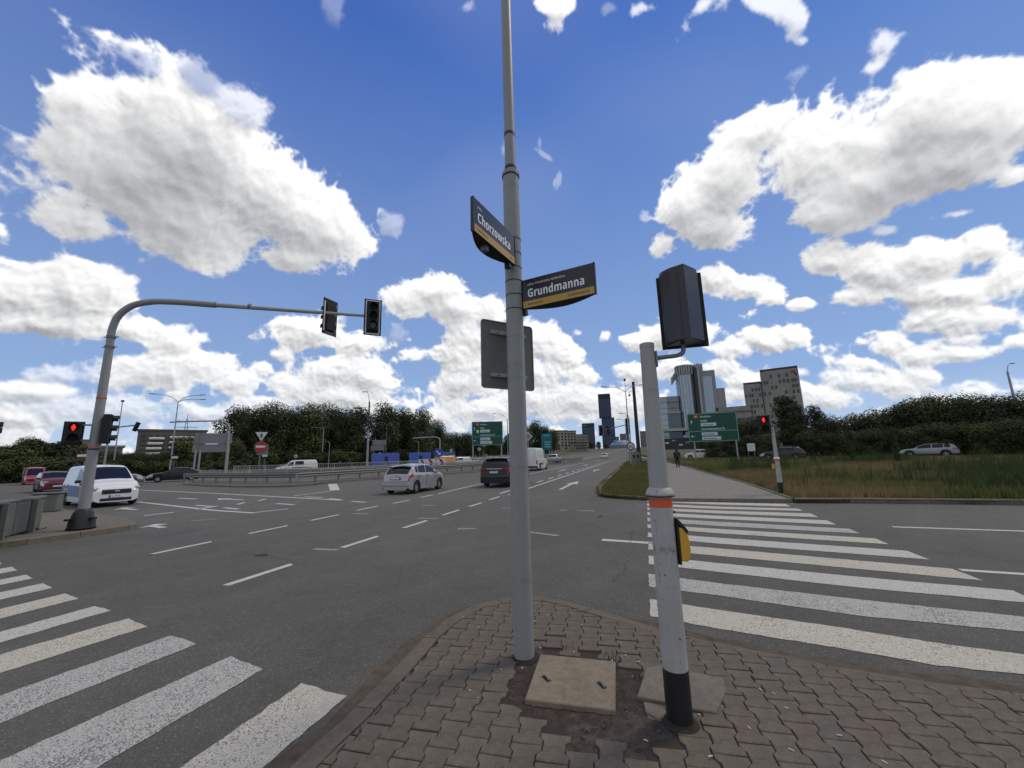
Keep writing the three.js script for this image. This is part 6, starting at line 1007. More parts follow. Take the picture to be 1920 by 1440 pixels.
tree('round', 'thirteenth low dark tree from the left at the foot of the tree line', 47.3, -40.1, 3.6, 1.35, 'undergrowth of the tree line', 'tree', 'tree');
tree('round', 'fourteenth low dark tree from the left at the foot of the tree line', 47.5, -38.3, 3.6, 1.35, 'undergrowth of the tree line', 'tree', 'tree');
tree('round', 'fifteenth low dark tree from the left at the foot of the tree line', 47.6, -36.6, 3.5, 1.35, 'undergrowth of the tree line', 'tree', 'tree');
tree('poplar', 'slender dark sapling in the meadow, the one farther from the frame edge', 29.5, -35.3, 3.7, 0.55, '', 'sapling', 'tree');
tree('poplar', 'slender dark sapling in the meadow, left of the silver parked car', 28.9, -30.5, 3.0, 0.50, '', 'sapling', 'tree');
tree('bush', 'first dark undergrowth bush from the left under the dark clump', -56.3, -82.7, 3.9, 1.50, 'dark undergrowth under the clump', 'bush', 'bush');
tree('bush', 'second dark undergrowth bush from the left under the dark clump', -55.5, -86.7, 3.5, 1.50, 'dark undergrowth under the clump', 'bush', 'bush');
tree('bush', 'third dark undergrowth bush from the left under the dark clump', -52.0, -86.6, 4.2, 1.50, 'dark undergrowth under the clump', 'bush', 'bush');
tree('bush', 'fourth dark undergrowth bush from the left under the dark clump', -50.8, -90.7, 3.6, 1.50, 'dark undergrowth under the clump', 'bush', 'bush');
tree('bush', 'fifth dark undergrowth bush from the left under the dark clump', -46.2, -88.7, 3.7, 1.50, 'dark undergrowth under the clump', 'bush', 'bush');
tree('bush', 'sixth dark undergrowth bush from the left under the dark clump', -44.6, -92.8, 3.2, 1.50, 'dark undergrowth under the clump', 'bush', 'bush');
tree('bush', 'seventh dark undergrowth bush from the left under the dark clump', -40.7, -92.4, 4.0, 1.50, 'dark undergrowth under the clump', 'bush', 'bush');
tree('bush', 'eighth dark undergrowth bush from the left under the dark clump', -38.7, -96.5, 3.3, 1.50, 'dark undergrowth under the clump', 'bush', 'bush');
tree('bush', 'ninth dark undergrowth bush from the left under the dark clump', -33.9, -94.1, 3.5, 1.50, 'dark undergrowth under the clump', 'bush', 'bush');
tree('bush', 'tenth dark undergrowth bush from the left under the dark clump', -31.4, -98.1, 2.9, 1.50, 'dark undergrowth under the clump', 'bush', 'bush');
tree('bush', 'eleventh dark undergrowth bush from the left under the dark clump', -27.3, -97.2, 3.7, 1.50, 'dark undergrowth under the clump', 'bush', 'bush');
tree('bush', 'twelfth dark undergrowth bush from the left under the dark clump', -24.4, -101.1, 3.0, 1.50, 'dark undergrowth under the clump', 'bush', 'bush');
tree('bush', 'thirteenth dark undergrowth bush from the left under the dark clump', -19.7, -98.0, 3.1, 1.50, 'dark undergrowth under the clump', 'bush', 'bush');
{ // the far woods: one mass along the horizon
  const im = new THREE.InstancedMesh(protos.round[1], leafMat, 420), m = new THREE.Matrix4(); let k = 0;
  for (let i = 0; i < 420; i++) { const a = rr(-1.15, 1.25), far = rnd(); if (a > 0.13 && a < 0.40) continue; const d = lerp(260, 620, far), x = Math.sin(a) * d, z = -Math.cos(a) * d, s = rr(0.75, 1.15) * (a < -0.45 ? 1.0 : 1.1); m.compose(V3(x, gAt(x, z) - 1.2 * s, z), new THREE.Quaternion().setFromAxisAngle(V3(0, 1, 0), rr(0, 6.28)), V3(s * 1.6, s, s * 1.6)); im.setMatrixAt(k++, m); }
  im.count = k; im.name = 'distant_woods'; im.userData.kind = 'stuff'; tag(im, 'dark far-off woods along the horizon'); shadows(im); scene.add(im);
}

// ---------------------------------------------------------------- lamps, masts and signs further off
function lampPost(name, label, x, z, h, arms, o = {}) {     // arms: [direction angle, reach, rise]
  const y0 = gAt(x, z), g = thing(name, label, o.category ?? 'street lamp', [x, y0, z], 0, o.group), hh = h - y0;
  part('shaft', pole(o.r0 ?? 0.11, o.r1 ?? 0.055, 0, hh, 0, 0, 10), o.mat ?? M.galv, g);
  if (o.dark) part('dark_top', pole((o.r1 ?? 0.055) * 1.25, (o.r1 ?? 0.055) * 1.1, hh * 0.52, hh, 0, 0, 10), M.black, g);
  for (const [a, len, rise] of arms) {
    const dx = Math.cos(a), dz = -Math.sin(a), P = (t, y) => [dx * len * t, hh + y, dz * len * t];
    part('arm', tube([P(0, -0.05), P(0.3, rise * 0.6), P(0.7, rise * 0.92), P(1, rise)], 0.04, 14, 6), o.mat ?? M.galv, g);
    part('lamp_head', rbox(0.75, 0.10, 0.26, 0.04, dx * (len + 0.25), hh + rise + 0.02, dz * (len + 0.25), a, 0, 0.08), o.head ?? M.galvDark, g);
  }
  for (const e of o.extras ?? []) e(g, hh);
  return g;
}
const faceCam = (x, z) => Math.atan2(-x, -z);    // turn that shows a front (+z) to the junction corner
lampPost('street_lamp', 'tall twin-arm street lamp with a third short arm, left of the road sign back', -48.23, -56.49, 10.5, [[0.3, 2.6, 1.0], [Math.PI + 0.3, 2.9, 1.05], [0.9, 2.6, 0.55]]);
lampPost('mast', 'thin tall mast with a small box on top, right of the curved signal mast', -63.75, -63.99, 12, [], { category: 'mast', extras: [(g, h) => part('top_box', box(0.3, 0.3, 0.3, 0, h, 0), M.black, g)] });
lampPost('street_lamp', 'small curved street lamp just left of the no-entry sign', -61.2, -95.2, 8, [[Math.PI, 1.4, 0.7]], { r0: 0.1 });
lampPost('street_lamp', 'grey street lamp with a short left arm in front of the dark clump', -44.57, -93.4, 9, [[Math.PI + 0.2, 2.2, 0.2], [0.4, 0.6, 0.5]], { mat: M.galv, r0: 0.13, r1: 0.08 });
lampPost('bent_lamp', 'tall lamp post with dark bent top rising over the tree clump', -19.67, -53.97, 9.4, [[Math.PI * 0.9, 0.55, 1.4]], { r0: 0.14, r1: 0.09, dark: true });
lampPost('street_lamp', 'forked street lamp against the trees, right of the bent lamp post', -32.24, -101.2, 10, [[0.3, 1.7, 0.7], [Math.PI, 1.6, 0.8]], { r0: 0.12, r1: 0.08 });
lampPost('mast', 'plain thin post beside the forked street lamp', -36.06, -108.4, 8, [], { category: 'post' });
lampPost('street_lamp', 'street lamp with a short curved top inside the gantry outline', -31.34, -130.4, 9, [[0, 1.2, 0.6]], { r0: 0.14, r1: 0.09 });
lampPost('street_lamp', 'street lamp with a slanting arm left of the gantry bend', -30.2, -140.6, 9.3, [[0.3, 2.0, 0.9]], { r0: 0.12, r1: 0.08 });
lampPost('street_lamp', 'curved twin-arm street lamp right of the left green sign', -1.24, -86.81, 9.4, [[Math.PI * 0.97, 2.6, 1.3], [0.1, 2.2, 0.9]], { r0: 0.13, r1: 0.08 });
lampPost('street_lamp', 'twin-arm street lamp over the avenue with a camera on top', 15.14, -52.32, 9.6, [[Math.PI - 0.1, 2.6, 0.75], [0.35, 2.4, 1.0]], { extras: [(g, h) => { part('camera_stalk', pole(0.03, 0.025, h, h + 1.5, 0, 0, 8), M.galv, g); part('camera', rbox(0.24, 0.34, 0.24, 0.06, 0, h + 1.6, 0), M.black, g); }] });
lampPost('dark_pole', 'dark brown pole with a small hooked lamp at the corner of the grass wedge', 18.17, -58.53, 12, [], { category: 'pole', r0: 0.30, r1: 0.20, mat: std(lin(0.035, 0.028, 0.022), 0.9), extras: [(g, h) => { part('hook', tube([[0, h - 1.6, 0], [-0.4, h - 1.4, 0.1], [-0.75, h - 1.6, 0.15], [-0.75, h - 2.0, 0.15]], 0.035, 16, 6), M.galvDark, g); part('hook_lamp', place(new THREE.SphereGeometry(0.17, 10, 8), -0.75, h - 2.05, 0.15), M.galvDark, g); }] });
lampPost('street_lamp', 'bare grey lamp post with a white camera in front of the poplar', 43.99, -62.67, 10, [], { r0: 0.16, r1: 0.09, extras: [(g, h) => part('camera', rbox(0.5, 0.24, 0.24, 0.1, -0.55, h - 5.2, 0), M.white, g)] });
lampPost('street_lamp', 'curved street lamp above the tree line beyond the meadow', 56.54, -44.5, 9.6, [[0.35, 1.3, 1.0]], { r0: 0.16, r1: 0.09 });
for (const [x, z, h, l] of [[-40.5, -88, 5.2, 'slim post with pale sign in front of the clump'], [-22.5, -95, 5, 'second slim post between clump and blue containers'], [20.5, -70, 8, 'slim curved lamp behind the dark pole'], [22.0, -78, 7.6, 'second slim curved lamp behind the dark pole']]) lampPost('street_lamp', l, x, z, h, [[Math.PI * 0.8, 1.2, 0.5]], { r0: 0.08, r1: 0.05 });
// curved gantries without heads
function gantry(label, x, z, h, len, dirA, r = 0.14) {
  const o = thing('gantry', label, 'gantry', [x, gAt(x, z), z], dirA); part('shaft', pole(r, r * 0.9, 0, h - 1.2, 0, 0, 12), M.galv, o);
  part('curved_arm', tube([[0, h - 1.25, 0], [0, h - 0.7, 0], [0.25, h - 0.25, 0], [0.8, h, 0], [len * 0.5, h + 0.03, 0], [len, h - 0.1, 0]], r * 0.78, 40, 10), M.galv, o); return o;
}
gantry('grey curved gantry rising behind the back of the big road sign', -31.9, -44.6, 6.2, 5.4, Math.PI * 1.13, 0.11);
{ const o = gantry('pale grey gantry bent over the far carriageway above the blue sign', -17.2, -93.5, 6.2, 6.4, Math.PI, 0.17); signalHead(o, 'signal_head', 6.5, 5.7, 0.2, 0, { s: 0.9 }); }
// far signals
{
  const o = thing('signal_mast', 'thin curved signal mast with one dark head, right of the near curved mast', 'traffic signal', [-48.3, 0, -47.4], 0.02); part('shaft', pole(0.12, 0.10, 0, 4.9, 0, 0, 10), M.poleGrey, o);
  part('curved_arm', tube([[0, 4.85, 0], [0.02, 5.4, 0], [0.35, 5.95, 0], [1.0, 6.15, 0], [3.2, 6.35, 0.2]], 0.075, 30, 8), M.galvDark, o); const h = signalHead(o, 'signal_head', 3.35, 6.15, 0.25, 1.15, { s: 1.15 }); h.rotation.z = -0.3;
}
{
  const o = thing('signal_mast', 'dark signal head on an arm reaching in at the frame edge', 'traffic signal', [-50.5, 0, -31.5], 0); part('shaft', pole(0.12, 0.10, 0, 5.6, 0, 0, 10), M.poleGrey, o); part('arm', bar([0, 5.25, 0], [4.6, 5.25, -3.45], 0.06), M.galvDark, o);
  const b = new THREE.Group(); b.name = 'signal_head'; b.position.set(4.75, 5.25, -3.55); b.rotation.y = faceCam(-46, -34.85); o.add(b); part('upper_box', rbox(0.62, 0.46, 0.3, 0.04, 0, 0.27, 0), M.blackMatt, b); part('lower_box', rbox(0.62, 0.46, 0.3, 0.04, 0, -0.27, 0), M.blackMatt, b); part('gap_plate', box(0.6, 0.06, 0.05, 0, 0, -0.05), M.plateWhite, b);
}
{
  const o = thing('signal_mast', 'signal mast over the avenue with a framed head and a tall side head', 'traffic signal', [15.59, 0, -54.0], 0); part('shaft', pole(0.14, 0.10, 0, 6.6, 0, 0, 10), M.black, o); part('arm', bar([0, 5.35, 0], [-3.0, 4.75, -0.6], 0.06), M.galvDark, o);
  signalHead(o, 'signal_head', -3.6, 4.65, -0.4, faceCam(12, -54.5), { board: [0.66, 1.5], rimFront: true, green: 2, s: 1 }); signalHead(o, 'signal_head', -2.55, 4.7, -0.7, 0.9, { s: 1.2 });
  const b = new THREE.Group(); b.name = 'side_head'; b.position.set(-0.15, 5.1, 0.25); b.rotation.y = faceCam(15.6, -54) - 0.35; o.add(b); part('housing', rbox(0.5, 2.1, 0.3, 0.04), M.blackMatt, b); part('border', box(0.06, 1.9, 0.02, -0.2, 0, 0.16), M.plateWhite, b); for (let k = 0; k < 3; k++) part('lens', cyl(0.14, 0.14, 0.03, 0.03, 0.6 - k * 0.6, 0.16, 14, Math.PI / 2), M.lensDark, b);
}
{ // far pedestrian signal on the meadow corner
  const X = 9.45, Z = -14.55, B = 0.12, o = thing('pedestrian_signal', 'far pedestrian signal showing a red figure on a white post with black foot', 'pedestrian signal', [X, B, Z]);
  part('black_foot', pole(0.085, 0.084, -0.02, 0.36, 0, 0, 20), M.black, o); part('lower_tube', pole(0.082, 0.078, 0.36, 1.18, 0, 0, 20), M.poleWhite, o); part('warning_band', pole(0.080, 0.080, 1.10, 1.15, 0, 0, 20), M.orange, o); part('collar', pole(0.10, 0.085, 1.18, 1.24, 0, 0, 20), M.white, o); part('upper_tube', pole(0.065, 0.05, 1.22, 2.32, 0, 0, 20), M.poleWhite, o);
  signalHead(o, 'signal_head', -0.30, 2.42, 0.02, faceCam(X, Z) + 0.08, { n: 2, red: 0, s: 1.02, board: [0.40, 0.66] }); part('arm', bar([0, 2.2, 0], [-0.28, 2.14, 0.02], 0.018), M.galv, o);
  const b = new THREE.Group(); b.name = 'push_button'; b.rotation.y = 2.6; o.add(b); part('button_body', rbox(0.09, 0.2, 0.1, 0.03, 0.13, 0.92, 0), M.yellow, b); part('hood', rbox(0.12, 0.05, 0.12, 0.02, 0.12, 1.05, 0), M.black, b); redGlow(X - 0.35, B + 2.58, Z + 0.5);
}
// direction signs
const dirText = (lane) => (x, w, h) => {
  x.fillStyle = '#054a3c'; x.fillRect(0, 0, w, h); x.strokeStyle = '#a9c4bc'; x.lineWidth = 7; x.strokeRect(10, 10, w - 20, h - 20); x.beginPath(); x.moveTo(14, h * 0.635); x.lineTo(w - 14, h * 0.635); x.stroke();
  x.fillStyle = '#c23b1c'; x.fillRect(w * 0.135, h * 0.045, w * 0.10, h * 0.115); x.fillStyle = '#f1e7dc'; x.font = 'bold 46px sans-serif'; x.fillText('79', w * 0.152, h * 0.135);
  x.fillStyle = '#c9ddd6'; x.font = 'bold 62px sans-serif'; x.fillText('Kraków', w * 0.27, h * 0.15); x.fillText('Łódź', w * 0.27, h * 0.30); x.fillText('Siemianowice Śl.', w * 0.27, h * 0.595);
  const lab = (t, y, ww) => { x.fillStyle = '#c3cdd6'; x.fillRect(w * 0.27, y, ww, h * 0.115); x.fillStyle = '#2c4560'; x.font = 'bold 54px sans-serif'; x.fillText(t, w * 0.30, y + h * 0.092); }; lab('Centrum', h * 0.345, w * 0.31); lab('Koszutka', h * 0.68, w * 0.32); lab('Józefowiec', h * 0.83, w * 0.38);
  x.fillStyle = '#d4e2dd'; x.fillRect(w * 0.077, h * 0.28, w * 0.012, h * 0.09); x.beginPath(); x.moveTo(w * 0.06, h * 0.29); x.lineTo(w * 0.083, h * 0.235); x.lineTo(w * 0.106, h * 0.29); x.fill(); x.fillRect(w * 0.07, h * 0.795, w * 0.05, h * 0.02); x.beginPath(); x.moveTo(w * 0.075, h * 0.77); x.lineTo(w * 0.045, h * 0.805); x.lineTo(w * 0.075, h * 0.84); x.fill();
  if (lane) { x.fillStyle = '#c9d6d2'; x.fillRect(w * 0.15, h * 0.36, w * 0.075, h * 0.11); }
};
function bigSign(label, x, z, turn, w, h, yc, draw, postX) {
  const o = thing('direction_sign', label, 'direction sign', [x, gAt(x, z), z], turn);
  part('panel', box(w, h, 0.06, 0, yc, 0), M.signBack, o); part('sign_face', place(new THREE.PlaneGeometry(w - 0.02, h - 0.02), 0, yc, 0.034), std(0xffffff, 0.55, { map: signTexture(1024, Math.round(1024 * h / w), draw) }), o);
  for (const p of postX) part('post', pole(0.10, 0.09, 0, yc + h * 0.46, p, -0.12, 10), M.galv, o); return o;
}
bigSign('large green direction sign beside the meadow, standing above the white parked cars', 26.2, -52.4, faceCam(26.2, -52.4) + 0.06, 5.9, 3.75, 4.62, dirText(false), [-2.35, 2.55]);
bigSign('green direction sign on the median left of the tall post', -3.75, -57.6, 0.03, 4.45, 3.4, 4.85, dirText(true), [-2.1, 2.0]);
bigSign('narrow green sign half hidden behind the left direction sign', 0.25, -66, 0, 2.4, 3.0, 3.7, (x, w, h) => { x.fillStyle = '#05564a'; x.fillRect(0, 0, w, h); x.fillStyle = '#6fa59b'; for (let k = 0; k < 4; k++) x.fillRect(w * 0.45, h * (0.2 + k * 0.19), w * 0.4, h * 0.05); }, [0.8]);
bigSign('small bluish green sign beyond the panel van', 7.9, -95.6, -0.1, 2.5, 3.9, 4.6, (x, w, h) => { x.fillStyle = '#06606a'; x.fillRect(0, 0, w, h); x.fillStyle = '#2f9aa6'; x.fillRect(w * 0.2, h * 0.06, w * 0.6, h * 0.12); x.fillStyle = '#7fb4b6'; for (let k = 0; k < 3; k++) x.fillRect(w * 0.3, h * (0.5 + k * 0.14), w * 0.55, h * 0.06); }, [-0.7, 0.6]);
// backs of big signs on the median
function signBack(label, x, z, turn, w, rows, y0, posts) {
  const o = thing('road_sign_back', label, 'road sign', [x, gAt(x, z), z], turn); let y = y0; rows.forEach(([h, dx, ww]) => { part('plate', rbox(ww ?? w, h - 0.06, 0.06, 0.02, dx, y + h / 2, 0), M.signBack2, o); part('stiffener', box((ww ?? w) * 0.96, 0.10, 0.08, dx, y + 0.08, 0.06), M.galvDark, o); y += h; });
  for (const p of [-w * 0.36, w * 0.36]) part('frame_bar', box(0.10, y - y0, 0.06, p, (y + y0) / 2, 0.06), M.galvDark, o); for (const [p, r] of posts) part('post', pole(r, r, 0, y0 + 0.3, p, 0.1, 10), M.galv, o); return o;
}
M.signBack2 = std(lin(0.22, 0.215, 0.225), 0.6, { metalness: 0.15 });
signBack('grey back of a big two-tier road sign on the median near the black car', -35.9, -47.7, faceCam(-35.9, -47.7) - 0.02, 3.6, [[1.0, -0.1], [1.3, 0]], 2.9, [[-1.55, 0.11], [-1.15, 0.11], [1.6, 0.06]]);
signBack('small grey back of a two-tier sign in front of the dark clump', -33.4, -99, faceCam(-33.4, -99), 3.4, [[1.3, -0.15, 3.2], [1.3, 0.15, 3.2]], 3.6, [[-1.2, 0.08], [1.2, 0.08]]);
// round and triangular signs
const disc = (r, t, z = 0) => place(new THREE.CylinderGeometry(r, r, t, 28), 0, 0, z, 0, Math.PI / 2);
{
  const x = -20.0, z = -31.6, o = thing('no_entry_sign', 'red no-entry sign below a pale inverted triangle on a dark post', 'road sign', [x, 0.1, z], faceCam(x, z)); part('post', pole(0.05, 0.05, 0, 3.7, 0, -0.06, 10), M.galvDark, o);
  const n = new THREE.Group(); n.name = 'no_entry_disc'; n.position.y = 2.72; o.add(n); part('red_disc', plain(disc(0.42, 0.03)), M.red, n); part('white_bar', box(0.62, 0.17, 0.01, 0, 0.02, 0.02), M.plateWhite, n); part('disc_rim', plain(place(new THREE.TorusGeometry(0.42, 0.015, 6, 28), 0, 0, 0.01)), M.signBack, n);
  const tri = (s, d) => { const sh = new THREE.Shape([[-0.5, 0.43], [0.5, 0.43], [0, -0.43]].map(([a, b]) => new THREE.Vector2(a * s, b * s))); return plain(new THREE.ExtrudeGeometry(sh, { depth: d, bevelEnabled: true, bevelSize: 0.02, bevelThickness: 0.004, bevelSegments: 2 })); };
  const t = new THREE.Group(); t.name = 'triangle'; t.position.y = 3.52; o.add(t); part('triangle_plate', tri(0.86, 0.02), M.signBack, t); part('triangle_face', tri(0.76, 0.01).translate(0, 0, 0.022), M.plateWhite, t); part('symbol', merge([box(0.20, 0.06, 0.012, 0, 0.20, 0.042), box(0.06, 0.30, 0.012, 0, 0.10, 0.044), box(0.24, 0.06, 0.012, 0, 0.06, 0.046), box(0.14, 0.05, 0.012, 0, -0.05, 0.048)]), M.black, t);
  part('rear_plate', box(0.75, 0.8, 0.02, 0.16, 2.5, -0.14), M.signBack2, o);
}
function roundSign(name, label, x, z, y, r, face, bar_, pole_ = true) { const o = thing(name, label, 'road sign', [x, gAt(x, z), z], faceCam(x, z)); if (pole_) part('post', pole(0.035, 0.035, 0, y + r, 0, -0.04, 8), M.galvDark, o); const d = part('disc', plain(disc(r, 0.03)).translate(0, y, 0), face, o); if (bar_) part('bar', box(...bar_.slice(0, 3), 0, y, 0.02), bar_[3], o); return o; }
roundSign('no_entry_sign', 'small dark no-entry sign at the foot of the twin-arm lamp', -46.5, -55.0, 2.55, 0.45, std(lin(0.03, 0.01, 0.01), 0.5), [0.7, 0.26, 0.02, M.plateWhite]);
{ const o = thing('no_entry_board', 'red and white no-entry board behind the delivery van', 'road sign', [-44.0, 0, -41.0], faceCam(-44, -41)); part('red_board', rbox(1.0, 0.72, 0.04, 0.02, 0, 2.55, 0), std(lin(0.12, 0.02, 0.012), 0.5), o); part('white_bar', box(0.95, 0.24, 0.02, 0, 2.75, 0.03), M.plateWhite, o); part('post', pole(0.05, 0.05, 0, 2.7, 0.1, -0.06, 8), M.galvDark, o); }
roundSign('small_no_entry_sign', 'small white-barred sign under the no-entry sign, farther back', -27.6, -44.5, 2.35, 0.34, std(lin(0.04, 0.01, 0.01), 0.5), [0.5, 0.3, 0.02, M.plateWhite]);
{
  const x = -8.0, z = -42.6, o = thing('keep_right_sign', 'round blue sign with white diagonal arrow above the red and white chevron boards', 'road sign', [x, 0.1, z], faceCam(x, z)); part('post', pole(0.04, 0.04, 0, 2.0, 0, -0.05, 10), M.galv, o); part('blue_disc', plain(disc(0.47, 0.03)).translate(0, 2.02, 0), M.blue, o); part('rim', plain(place(new THREE.TorusGeometry(0.46, 0.014, 6, 28), 0, 2.02, 0.014)), std(lin(0.10, 0.14, 0.42), 0.4), o);
  const a = new THREE.Group(); a.name = 'arrow'; a.position.set(0, 2.02, 0.02); a.rotation.z = -Math.PI / 4; o.add(a); part('arrow_shaft', box(0.46, 0.11, 0.008, -0.08, 0, 0), M.plateWhite, a); const sh = new THREE.Shape([[0.10, 0.18], [0.34, 0], [0.10, -0.18]].map((p) => new THREE.Vector2(...p))); part('arrow_tip', plain(new THREE.ExtrudeGeometry(sh, { depth: 0.008, bevelEnabled: false })).translate(0, 0, -0.003), M.plateWhite, a);
}
for (const [x, z, w, l] of [[-9.6, -42.2, 0.75, 'left chevron board, mostly dark red'], [-8.75, -42.3, 0.95, 'middle red and white chevron board under the blue sign'], [-7.65, -42.4, 0.95, 'chevron board at the open end, pointing along the avenue']]) {
  const o = thing('chevron_board', l, 'chevron board', [x, 0.1, z], faceCam(x, z), 'chevron boards below the blue sign'); part('board', rbox(w, 0.85, 0.04, 0.02, 0, 0.95, 0), M.plateWhite, o);
  const s = new THREE.Shape([[-0.28, 0.40], [0.0, 0.40], [0.28, 0.0], [0.0, -0.40], [-0.28, -0.40], [0.0, 0.0]].map(([a, b]) => new THREE.Vector2(a * w, b))); part('chevron', plain(new THREE.ExtrudeGeometry(s, { depth: 0.012, bevelEnabled: false })).translate(0, 0.95, 0.022), std(lin(0.20, 0.012, 0.018), 0.4), o); part('leg', box(0.06, 0.9, 0.05, 0, 0.45, -0.04), M.galvDark, o);
}
{ const x = 11.9, z = -40.82, o = roundSign('cycle_sign', 'round white sign with dark ring on the grass wedge post', x, z, 2.25, 0.40, M.plateWhite); part('ring', plain(place(new THREE.TorusGeometry(0.36, 0.05, 6, 28), 0, 2.25, 0.015)), M.black, o); part('symbol', merge([plain(place(new THREE.TorusGeometry(0.1, 0.02, 5, 16), -0.13, 2.2, 0.02)), plain(place(new THREE.TorusGeometry(0.1, 0.02, 5, 16), 0.13, 2.2, 0.02)), bar([-0.13, 2.2, 0.02], [0.08, 2.36, 0.02], 0.015)]), M.black, o); }
{ const o = thing('warning_diamond', 'pale diamond-shaped sign edge peeping out beside the tall post', 'road sign', [2.2, 0.1, -60], 0.0); part('plate', plain(place(new THREE.BoxGeometry(0.95, 0.95, 0.03), 0, 4.25, 0, 0, 0, Math.PI / 4)), M.plateWhite, o); part('inner', plain(place(new THREE.BoxGeometry(0.7, 0.7, 0.02), 0, 4.25, 0.02, 0, 0, Math.PI / 4)), M.signBack2, o); part('post', pole(0.05, 0.05, 0, 4.2, 0, -0.05, 8), M.galv, o); }
for (const [x, z, h, c, l] of [[-56.5, -84, 2.5, M.plateWhite, 'small round white sign right of the pale tree'], [-45.6, -84, 2.6, M.plateWhite, 'white round sign between no-entry sign and white van'], [-29.5, -88.5, 2.6, M.plateWhite, 'pair of small round signs by the grey lamp'], [-13.8, -88.5, 3.0, M.plateWhite, 'small round sign right of the gantry foot'], [-7.4, -86, 3.1, M.plateWhite, 'small round sign under the left green sign']]) roundSign('small_round_sign', l, x, z, h, 0.32, c, [0.3, 0.3, 0.02, M.black]);
for (const [i, dx] of [[0, 0], [1, 0.75]]) { const x = 14.7 + dx * 1.0, z = -49.5 - dx, o = thing('utility_cabinet', i ? 'pale utility cabinet with dark patches beside the dark pole' : 'narrow pale cabinet with torn posters left of the dark pole', 'utility cabinet', [x, 0.1, z], faceCam(x, z)); part('case', rbox(0.5, 1.5, 0.4, 0.03, 0, 0.75, 0), M.wallGrey, o); part('lid', rbox(0.56, 0.06, 0.46, 0.02, 0, 1.53, 0), M.galvDark, o); part('poster', box(0.3, 0.4, 0.01, 0.03, 1.0, 0.205), M.black, o); part('door_panel', box(0.42, 0.6, 0.008, 0, 0.4, 0.204), M.signBack, o); }
// containers and people
[[-27.4, -86.2, 5.6, 'left blue container box in front of the dark clump'], [-20.6, -88.5, 4.6, 'middle blue container box in front of the dark clump'], [-15.4, -90.2, 4.3, 'blue container box behind the gantry legs']].forEach(([x, z, w, l]) => { const o = thing('blue_container', l, 'container', [x, 0, z], 0.18, 'blue container boxes'); const b = carPaint(0.045, 0.10, 0.42); part('box_body', rbox(w, 2.4, 2.4, 0.06, 0, 1.5, 0), b, o); for (let k = -2; k <= 2; k++) part('rib', box(0.08, 2.2, 0.05, k * w / 5.2, 1.5, 1.21), b, o); part('hatch', box(0.7, 1.3, 0.03, 0.2, 1.4, 1.22), std(lin(0.01, 0.02, 0.09), 0.6), o); part('skid', box(w, 0.25, 2.0, 0, 0.15, 0), M.trim, o); });
